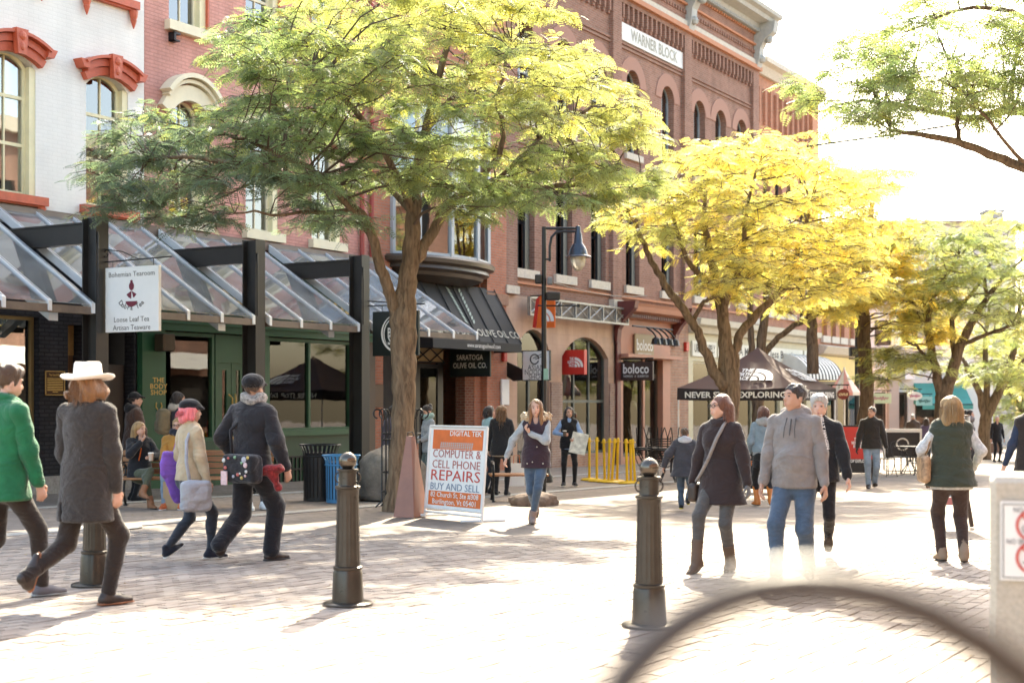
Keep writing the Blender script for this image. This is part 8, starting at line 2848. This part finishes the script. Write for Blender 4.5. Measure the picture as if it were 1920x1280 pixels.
# bench sitters
bl = BG1
bz = bl.z
def sit(px, dy=0.0): 
    p = G(px, 950); return Vector((p.x, BG1.y + .02 + dy, bz))
P = person('seated blonde woman in a black jacket and olive trousers on the bench', sit(258), 148, 1.66, fem=1, seated=.53, lean=-.02, feet=[(-.02, .50, .08, 0, .1), (.14, .60, .26, .2, -.3)], hands=[(-.08, .32, .80), (.05, .20, 1.05)], poles=[(-1, -.3, -.6), (1, -.2, -1)], head=(.45, -.05), kneeout=-.35,
       top=(C('black_jacket', (.014, .014, .017)), .44, .19), legs=C('olive_twill', (.085, .09, .055)), shoes=(mat('tan_boot', (.26, .11, .05), .6, var=.3), DKBR), boot=.12, hair=('long', H_BLOND, .24, 1.05), bulk=.014, fold=.006, vox=.016)
w_ = P['wr'][0]
cp = thing('coffee_cup', 'paper coffee cup held by the seated blonde woman', 'cup', P['root'].location, P['root'].rotation_euler.z)
MB().lathe([(.032, -.06), (.042, .05)], tuple(w_ + V3(.03, .09, .02)), 14).build('cup', mat('cup_paper', (.55, .42, .32), .7), cp, smooth=True)
MB().lathe([(.045, .05), (.045, .062), (.036, .068), (.01, .068)], tuple(w_ + V3(.03, .09, .02)), 14).build('lid', M_SIGNW, cp, smooth=True)
on_body(P, 'lanyard', [cone(P['chest'] + V3(.02, .14, .02), P['chest'] + V3(.06, .15, -.16), .010, .010)], C('orange_cord', (.6, .12, .02)), .008, .006)
P = person('seated man with glasses and a mustard coat on the bench', sit(332), 176, 1.78, seated=.53, lean=.02, feet=[(-.12, .48, .08, 0, .1), (.12, .50, .08, 0, .1)], hands=[(-.16, .34, .66), (.12, .34, .66)], head=(-.1, .0), kneeout=.1,
       top=(C('mustard_canvas', (.40, .19, .04)), .46, .20), legs=JEAN2, shoes=(mat('orange_shoe', (.5, .12, .04), .6), WSOLE), hair=('short', H_BLOND, 0, 1.0), bulk=.02, glasses=True, scarf=C('navy_scarf', (.012, .015, .026)), vox=.016, fold=.006)
P = person('seated person in a mustard coat mostly hidden behind the tall man', sit(462), 150, 1.74, seated=.53, lean=.0, feet=[(-.08, .56, .08, 0, .1), (.14, .62, .08, 0, .1)], hands=[(-.16, .34, .66), (.12, .34, .66)], head=(0, 0), kneeout=.1,
       top=(C('mustard_canvas', (0, 0, 0)), .46, .20), legs=DKJEAN, shoes=(mat('white_trainer', (.60, .62, .62), .6, var=.3, scale=20), WSOLE), hair=('short', H_BROWN, 0, 1.0), bulk=.016, vox=.018)
tg = thing('paper_bag', 'tan paper shopping bag on the ground below the bench', 'bag', sit(335, -.45), R(8))
MB().add([(-.13, -.08, 0), (.13, -.08, 0), (.13, .08, 0), (-.13, .08, 0), (-.13, -.075, .42), (.13, -.075, .42), (.12, .075, .42), (-.12, .075, .42)], [(0, 1, 5, 4), (1, 2, 6, 5), (2, 3, 7, 6), (3, 0, 4, 7), (0, 3, 2, 1)]).build('bag_body', mat('kraft', (.36, .25, .14), .8, var=.12, bump=.2, bscale=15), tg)
# two standing behind the bench
P = person('man in a brown puffer jacket and black cap behind the bench', G(250, 938), 62, 1.80, lean=.03, feet=None, hands=[(-.24, .16, .88), (.24, .16, .88)],
       top=(C('brown_puffer', (.070, .036, .024)), .76, .20), legs=BLK, shoes=(BLK,), hair=('short', H_DARK, 0, 1.0), hat=('cap', C('black_felt', (0, 0, 0))), bulk=.035, vox=.018, fold=.008, hood=BLK, head=(-.1, 0))
P = person('dark haired woman with a beige rucksack at the green shop door', G(332, 930), 58, 1.84, fem=1, lean=.03, hands=[(-.2, .2, 1.0), (.2, .2, 1.0)],
       top=(C('plum_grey', (.075, .065, .085)), .80, .20), legs=BLK, shoes=(BLK,), hair=('long', H_DARK, .20, 1.05), bulk=.02, vox=.018, hood=C('cream_fleece', (.55, .50, .43)), fold=.006)
carried(P, 'rucksack', 'beige canvas rucksack worn by the woman at the green shop door', 'bag', [rbox(P['chest'] + V3(0, -.26, -.06), (.15, .10, .21), .07), rbox(P['chest'] + V3(0, -.34, -.12), (.11, .05, .10), .04), ell(P['chest'] + V3(0, -.25, .12), (.14, .10, .07))], C('beige_canvas', (.25, .20, .12)), vox=.018, noise=wr(.006, 1, 1.5))
# people near the tree and repair sign
P = person('woman in a grey top reading a paper, right of the tree trunk', G(806, 925), 245, 1.66, fem=1, lean=.05, hands=[(-.08, .30, 1.02), (.10, .30, 1.02)], head=(.1, -.45), top=(C('pale_grey_knit', (.30, .33, .36)), .80, .18), legs=C('grey_green', (.12, .15, .14)), shoes=(BLK,), hair=('bun', H_DARK, 0, 1.0), scarf=C('sage_scarf', (.25, .36, .33)), vox=.018)
pp = thing('paper_sheet', 'white folded paper held by the woman beside the trunk', 'paper', P['root'].location, P['root'].rotation_euler.z)
MB().add([(-.13, .36, 1.02), (.13, .36, 1.02), (.13, .50, 1.12), (-.13, .50, 1.12), (-.13, .365, 1.015), (.13, .365, 1.015), (.13, .505, 1.115), (-.13, .505, 1.115)], [(0, 1, 2, 3), (7, 6, 5, 4), (0, 4, 5, 1)]).build('sheet', M_SIGNW, pp)
person('dark haired woman half hidden left of the tree trunk', G(737, 920), 150, 1.66, fem=1, top=(C('plum_grey', (0, 0, 0)), .80, .18), legs=BLK, shoes=(BLK,), hair=('long', H_DARK, .2, 1.0), vox=.020)
P = person('woman in a pale blue jacket and jeans left of the lamp post', G(916, 925), 60, 1.66, fem=1, hands=[(-.22, .16, .9), (.22, .18, .95)], top=(C('pale_aqua', (.33, .50, .54)), .80, .19), legs=DKJEAN, shoes=(BLK,), hair=('bob', H_DARK, .08, 1.0), bulk=.012, vox=.017)
P = person('woman with long straight brown hair and a black jacket, seen from behind', G(940, 928), 8, 1.67, fem=1, hands=[(-.26, .10, .82), (.20, .24, .95)], top=(C('black_jacket', (0, 0, 0)), .76, .20), legs=BLK, shoes=(BLK, DKBR), hair=('long', H_LTBR, .34, 1.06), bulk=.02, vox=.016, under=(C('oat_knit', (.45, .36, .27)), .74, .195))
bg_ = thing('shopping_bag', 'white paper shopping bag held beside the walking girl', 'bag', G(968, 922), R(5))
MB().add([(-.15, -.07, .12), (.15, -.07, .12), (.15, .07, .12), (-.15, .07, .12), (-.15, -.06, .55), (.15, -.06, .55), (.15, .06, .55), (-.15, .06, .55)], [(0, 1, 5, 4), (1, 2, 6, 5), (2, 3, 7, 6), (3, 0, 4, 7), (0, 3, 2, 1)]).build('bag_body', M_SIGNW, bg_)
MB().tube([(-.06, -.06, .55), (-.05, -.06, .70), (.05, -.06, .70), (.06, -.06, .55)], .006, 5).build('bag_handle', C('orange_cord', (0, 0, 0)), bg_)
# 13 the walking girl
GKNIT = C('grey_knit', (.36, .37, .37), scale=12, bump=.5, bscale=120)
PLUM = C('plum_vest', (.035, .018, .026))
P = person('young woman in a dark plum vest and jeans walking towards the viewer', G(1005, 980), 184, 1.70, fem=1, lean=.05, drop=.045, feet=[(.045, .12, .085, .0, .05), (.02, -.26, .15, -.6, .1)], hands=[(.08, .17, 1.24), (.40, .07, .90)], poles=[(-1, .15, -.6), (1, -.5, .1)], head=(.02, .0), curl=.7, hand_dir=((.55, .3, .7), None),
       top=(PLUM, .76, .185, 'vest'), vest=True, sleeves=GKNIT, legs=JEAN, shoes=(mat('taupe_suede', (.20, .15, .13), .9), DKBR), boot=.10, hair=('long_front', H_GING, .34, 1.0), bulk=.014, fold=.006, vox=.011)
nk = P['neck']
fur = hair_mat('tan_fur', (.50, .33, .18))
on_body(P, 'fur_collar', [cone(nk + V3(-.10, .04, .0), nk + V3(-.14, -.06, .02), .045, .06), cone(nk + V3(-.14, -.06, .02), nk + V3(0, -.13, .03), .06, .06), cone(nk + V3(0, -.13, .03), nk + V3(.14, -.06, .02), .06, .06), cone(nk + V3(.14, -.06, .02), nk + V3(.10, .04, .0), .06, .045)], fur, .010, .014, noise=lambda X, Y, Z: .012 * np.sin(90 * X + 30 * Y) * np.sin(85 * Z + 40 * Y) + .006 * np.sin(150 * Y + 100 * X))
mb = MB()
for x, z in ((-.10, .80), (.04, .82), (.11, .80), (-.02, 1.02)):
    mb.ball((x, .155, z), .010, 8)
mb.build('snap_buttons', mat('brass_snap', (.55, .5, .4), .3, metal=.7), P['root'])
# 14 woman with coffee
P = person('woman in a black vest and leggings holding coffee and a white folder', G(1067, 911), 178, 1.68, fem=1, lean=.0, feet=[(-.12, 0, .085, 0, .2), (.12, .04, .085, 0, .25)], hands=[(-.10, .26, 1.03), (.14, .24, 1.12)], poles=[(-1, -.4, -.5), (1, -.4, -.6)], head=(.15, -.05), curl=.9,
       top=(BLK, .82, .18, 'vest'), vest=True, sleeves=C('pale_blue_shirt', (.22, .32, .50)), legs=BLK, shoes=(C('black_canvas', (0, 0, 0)), WSOLE), hair=('long', H_DARK, .22, 1.02), bulk=.016, vox=.015, under=(C('pale_blue_shirt', (0, 0, 0)), .80, .18))
cp = thing('coffee_cup', 'dark paper coffee cup held by the woman in leggings', 'cup', P['root'].location, P['root'].rotation_euler.z)
w_ = P['wr'][1] + V3(-.02, .08, .03)
MB().lathe([(.030, -.06), (.040, .05)], tuple(w_), 12).build('cup', mat('dark_cup', (.10, .07, .05), .6), cp, smooth=True)
MB().lathe([(.043, .05), (.043, .062), (.01, .068)], tuple(w_), 12).build('lid', M_SIGNW, cp, smooth=True)
fd_ = thing('folder', 'white printed folder held before the woman in leggings', 'folder', P['root'].location, P['root'].rotation_euler.z)
fm_ = MB().bbox(-.17, .17, -.012, .012, -.22, .22, .006)
fm_.xform(Matrix.Translation((-.18, .30, .90)) @ Matrix.Rotation(R(-12), 4, 'Y') @ Matrix.Rotation(R(-8), 4, 'X'))
fm_.build('folder_cover', mat('printed_paper', (.62, .64, .58), .6, var=.35, scale=11), fd_)
# 15 boy
P = person('boy in a dark hooded jacket and jeans running away', G(1284, 957), 12, 1.31, lean=.05, drop=.03, feet=[(-.08, .10, .085, 0, .1), (.08, -.20, .18, -1.1, .1)], hands=[(-.42, -.02, .92), (.42, .02, .90)], poles=[(-.4, -1, .4), (.4, -1, .4)],
       top=(C('dark_slate', (.045, .045, .055)), .70, .25), legs=JEAN, shoes=(C('black_canvas', (0, 0, 0)), mat('yellow_sole', (.65, .55, .03), .6)), hair=('short', H_BROWN, 0, 1.03), bulk=.03, hood=C('pale_grey_fleece', (.42, .43, .46)), vox=.013, fold=.008, legease=.012)
# 16 woman in the brown coat
BRC = C('brown_softshell', (.030, .018, .017), var=.12)
P = person('auburn haired woman with glasses in a dark brown coat, grey shoulder strap', G(1352, 1070), 212, 1.68, fem=1, lean=.01, drop=.05, feet=[(-.09, -.02, .085, 0, .15), (.10, .34, .12, .35, .1)], hands=[(-.30, .04, .80), (.28, .04, .84)], head=(-.55, .02), gloves=C('grey_glove', (.16, .155, .15)),
       top=(BRC, .64, .235, 'coat'), legs=C('grey_legging', (.075, .068, .062)), shoes=(mat('brown_suede', (.10, .065, .045), .85, var=.25), DKBR), boot=.20, hair=('long', H_AUB, .20, 1.02), bulk=.012, fold=.004, vox=.012, glasses=True, collar=(BRC, .062, .030))
STR = C('grey_strap', (.24, .21, .19))
pt = [P['sh'][0] + V3(.05, -.05, .08), P['sh'][0] + V3(.07, .07, .05), P['chest'] + V3(-.03, .165, .03), P['waist'] + V3(.06, .165, .02), P['Hc'] + V3(.15, .13, .05), P['Hc'] + V3(.24, .04, -.03)]
carried(P, 'crossbody_bag', 'small dark bag on a grey strap at the brown coat woman\'s side', 'bag', [rbox(P['Hc'] + V3(.24, .02, -.12), (.05, .11, .09), .04)], LEATH, straps=[pt], sm=STR, sr=.017)
mb = MB()
for i in range(5): mb.ball((.0 + .005 * i, .165 - .02 * (i > 3), 1.30 - i * .14), .007, 6)
# 17 woman with orange boots
P = person('woman in a denim jacket, black skirt and orange boots, walking away', G(1431, 948), -4, 1.66, fem=1, lean=.02, drop=.03, feet=[(-.09, .05, .085, 0, .2), (.10, -.16, .12, -.5, .1)], hands=[(-.20, .18, .92), (.22, .16, .92)],
       top=(C('washed_denim', (.20, .26, .30), scale=7), .93, .18), legs=BLK, skirt=(BLK, .66, .17), shoes=(mat('orange_leather', (.55, .17, .03), .5, var=.2), DKBR), boot=.26, hair=('long', H_AUB, .20, 1.06), hood=C('heather_grey', (.33, .33, .33)), bulk=.01, vox=.014, under=(C('heather_grey', (0, 0, 0)), .86, .175))
hc = P['Hc']
carried(P, 'orange_handbag', 'orange leather handbag on a brown strap beside the denim jacket', 'bag', [rbox(hc + V3(.24, -.06, .02), (.05, .09, .12), .04)], mat('orange_bag', (.62, .16, .02), .5, var=.15), straps=[[hc + V3(.24, -.06, .12), P['sh'][1] + V3(.03, -.06, -.1), P['sh'][1] + V3(-.02, -.01, .065)]], sm=LEATH)
# 18 man in the grey hoodie
HOOD = C('grey_sweat', (.215, .19, .175), scale=10)
P = person('man in a grey hooded sweatshirt and blue jeans, looking left', G(1490, 1089), 207, 1.76, lean=-.01, drop=.045, feet=[(-.09, -.14, .10, -.3, .15), (.09, .24, .085, .15, .15)], hands=[(-.28, .05, .80), (.26, .08, .84)], head=(-.62, .03), skin=SK2,
       top=(HOOD, .80, .165), legs=JEAN, legease=.016, shoes=(LEATH, DKBR), hair=('short', H_DARK, 0, 1.0), hood=HOOD, bulk=.010, belly=.025, fold=.006, vox=.012)
lt = lettering(P['root'], 'HELLY HANSEN', .05, 0, 0, 0, M_SIGNW, bold=.02, fit=.30)
a_, b_ = P['sh'][0], P['el'][0]
dm = nrm(b_ - a_)
out_ = nrm(V3(-1, .45, 0)); out_ = nrm(out_ - dm * (out_ @ dm)); yy_ = np.cross(dm, out_)
mid = (a_ * .62 + b_ * .38) + out_ * .092
lt.matrix_local = Matrix(((dm[0], -out_[0], yy_[0] * -1, mid[0]), (dm[1], -out_[1], -yy_[1], mid[1]), (dm[2], -out_[2], -yy_[2], mid[2]), (0, 0, 0, 1)))
mb = MB()
nk = P['neck']
for s in (-1, 1): mb.tube([nk + V3(s * .04, .10, -.03), nk + V3(s * .045, .165, -.12), nk + V3(s * .05, .175, -.20)], .004, 5)
mb.tube([nk + V3(0, .11, -.04), nk + V3(0, .168, -.18)], .005, 4)
mb.build('drawstring', C('dark_cord', (.05, .05, .05)), P['root'])
# 19 person behind him
person('grey haired person in a black jacket half hidden behind the hooded man', G(1536, 1046), 196, 1.70, lean=.02, drop=.05, feet=[(-.08, -.20, .15, -.7, .1), (.08, .22, .085, 0, .1)], hands=[(-.30, .12, .84), (.28, 0, .84)], top=(BLK, .80, .19), legs=BLK, shoes=(LEATH, DKBR), hair=('short', H_GREY, 1, 1.06), bulk=.02, vox=.016)
# 20 dark sweater man
P = person('man in a black half zip sweater and pale jeans beside the red banner', G(1634, 914), 188, 1.76, lean=.0, drop=.04, feet=[(-.08, -.12, .09, -.2, .1), (.08, .16, .085, .1, .1)], hands=[(-.31, .06, .80), (.31, .08, .82)], head=(-.55, .05), gloves=C('black_glove', (.01, .01, .01)), skin=SK2,
       top=(C('dark_sweater', (.022, .018, .015)), .82, .19), legs=JEAN2, legease=.014, shoes=(LEATH,), hair=('short', H_DARK, 0, 1.0), bulk=.02, vox=.016, collar=(C('white_collar', (.6, .58, .54)), .052, .016))
# 21 woman in the green vest
VEST = C('olive_quilt', (.042, .050, .032), scale=3)
quilt = lambda X, Y, Z: -.014 * np.sqrt(np.abs(np.sin(33 * Z + .6 * np.sin(9 * X)))) + .004 * np.sin(26 * X + 15 * Z) * np.sin(20 * Y)
P = person('blonde woman in a green quilted vest walking away at the right', G(1784, 1052), 4, 1.68, fem=1, lean=.02, drop=.03, feet=[(-.09, .02, .085, 0, .15), (.10, -.12, .10, -.3, .15)], hands=[(-.24, .18, .98), (.26, .16, .95)], poles=[(-.8, -.8, 0), (.8, -.8, 0)],
       top=(VEST, .78, .225, 'vest'), vest=True, sleeves=C('white_check', (.52, .52, .50), var=.3, scale=30), legs=C('brown_trouser', (.045, .026, .020)), shoes=(mat('tan_suede', (.26, .19, .13), .85), DKBR), boot=.28, hair=('bob', H_BLOND, .17, 1.18), bulk=.024, vox=.012, topnoise=quilt, fold=.007, legease=.012, under=(C('white_check', (0, 0, 0)), .75, .215), collar=(VEST, .075, .034))
carried(P, 'snake_handbag', 'snakeskin patterned handbag under the green vest woman\'s left arm', 'bag', [rbox(P['waist'] + V3(-.27, .0, -.10), (.05, .13, .14), .045)], mat('snakeskin', (.36, .23, .13), .5, var=.6, scale=22), straps=[[P['waist'] + V3(-.27, -.05, .02), P['sh'][0] + V3(-.02, -.04, .07), P['waist'] + V3(-.27, .06, .02)]])
# 22 man at the right edge
person('man in a navy sleeved jacket cut off by the right edge', G(1938, 1010), -8, 1.76, lean=.02, hands=[(-.30, .12, .88), (.28, .1, .88)], top=(C('brown_black_vest', (.026, .020, .018)), .80, .20, 'vest'), vest=True, sleeves=C('navy_quilt', (.022, .035, .07)), legs=BLK, shoes=(LEATH,), hair=('short', H_GREY, 0, 1.0), bulk=.03, vox=.016)
# far people
person('bald man in a long brown coat far away, seen from behind', G(1712, 866), 10, 1.72, top=(C('far_olive', (.07, .05, .035)), .62, .21, 'coat'), legs=DKBR, shoes=(BLK,), hair=('short', H_GREY, 0, .97), vox=.028, face=False, bulk=.02)
person('dark haired woman in violet far away beside the bald man', G(1737, 868), 20, 1.58, fem=1, top=(C('far_violet', (.09, .07, .13)), .8, .19), legs=DKJEAN, shoes=(BLK,), hair=('long', H_DARK, .15, 1.0), vox=.028, face=False)
person('dark haired woman behind the easel board', G(1816, 905), 120, 1.72, fem=1, top=(C('far_dark', (.05, .045, .05)), .8, .19), legs=BLK, shoes=(BLK,), hair=('bun', H_DARK, 0, 1.0), vox=.022, scarf=C('far_grey', (.2, .19, .2)))
person('person in black far away by the wooden cabinet', G(1869, 866), 170, 1.70, top=(BLK, .75, .2), legs=BLK, shoes=(BLK,), hair=('short', H_GREY, 0, 1.0), vox=.028, face=False)
# dog beside the green vest woman
g = G(1737, 914)
dg = thing('dog', 'slim brown dog mostly hidden behind the woman in the green vest', 'dog', g, R(-25))
dpr = [cone((.05, 0, .42), (.45, 0, .44), .085, .10, .8), cone((.45, 0, .44), (.55, 0, .56), .075, .05), cone((.55, 0, .58), (.62, 0, .62), .05, .05), cone((.62, 0, .61), (.73, 0, .58), .038, .022), cone((.0, 0, .44), (-.18, 0, .30), .022, .008)]
for s in (-1, 1):
    dpr += [cone((.42, s * .06, .40), (.42, s * .06, .20), .035, .02), cone((.42, s * .06, .20), (.43, s * .06, .02), .018, .016), cone((.43, s * .06, .018), (.47, s * .06, .016), .018, .016),
            cone((.06, s * .06, .40), (.10, s * .06, .26), .055, .028), cone((.10, s * .06, .26), (.0, s * .06, .15), .025, .016), cone((.0, s * .06, .15), (.02, s * .06, .02), .015, .014), cone((.02, s * .06, .018), (.06, s * .06, .016), .017, .015), cone((.58, s * .04, .64), (.56, s * .055, .57), .014, .010)]
pmesh('body', sdf_mesh(dpr, .012, .012), mat('dog_coat', (.20, .095, .045), .7, var=.2, bump=.2, bscale=60), dg)
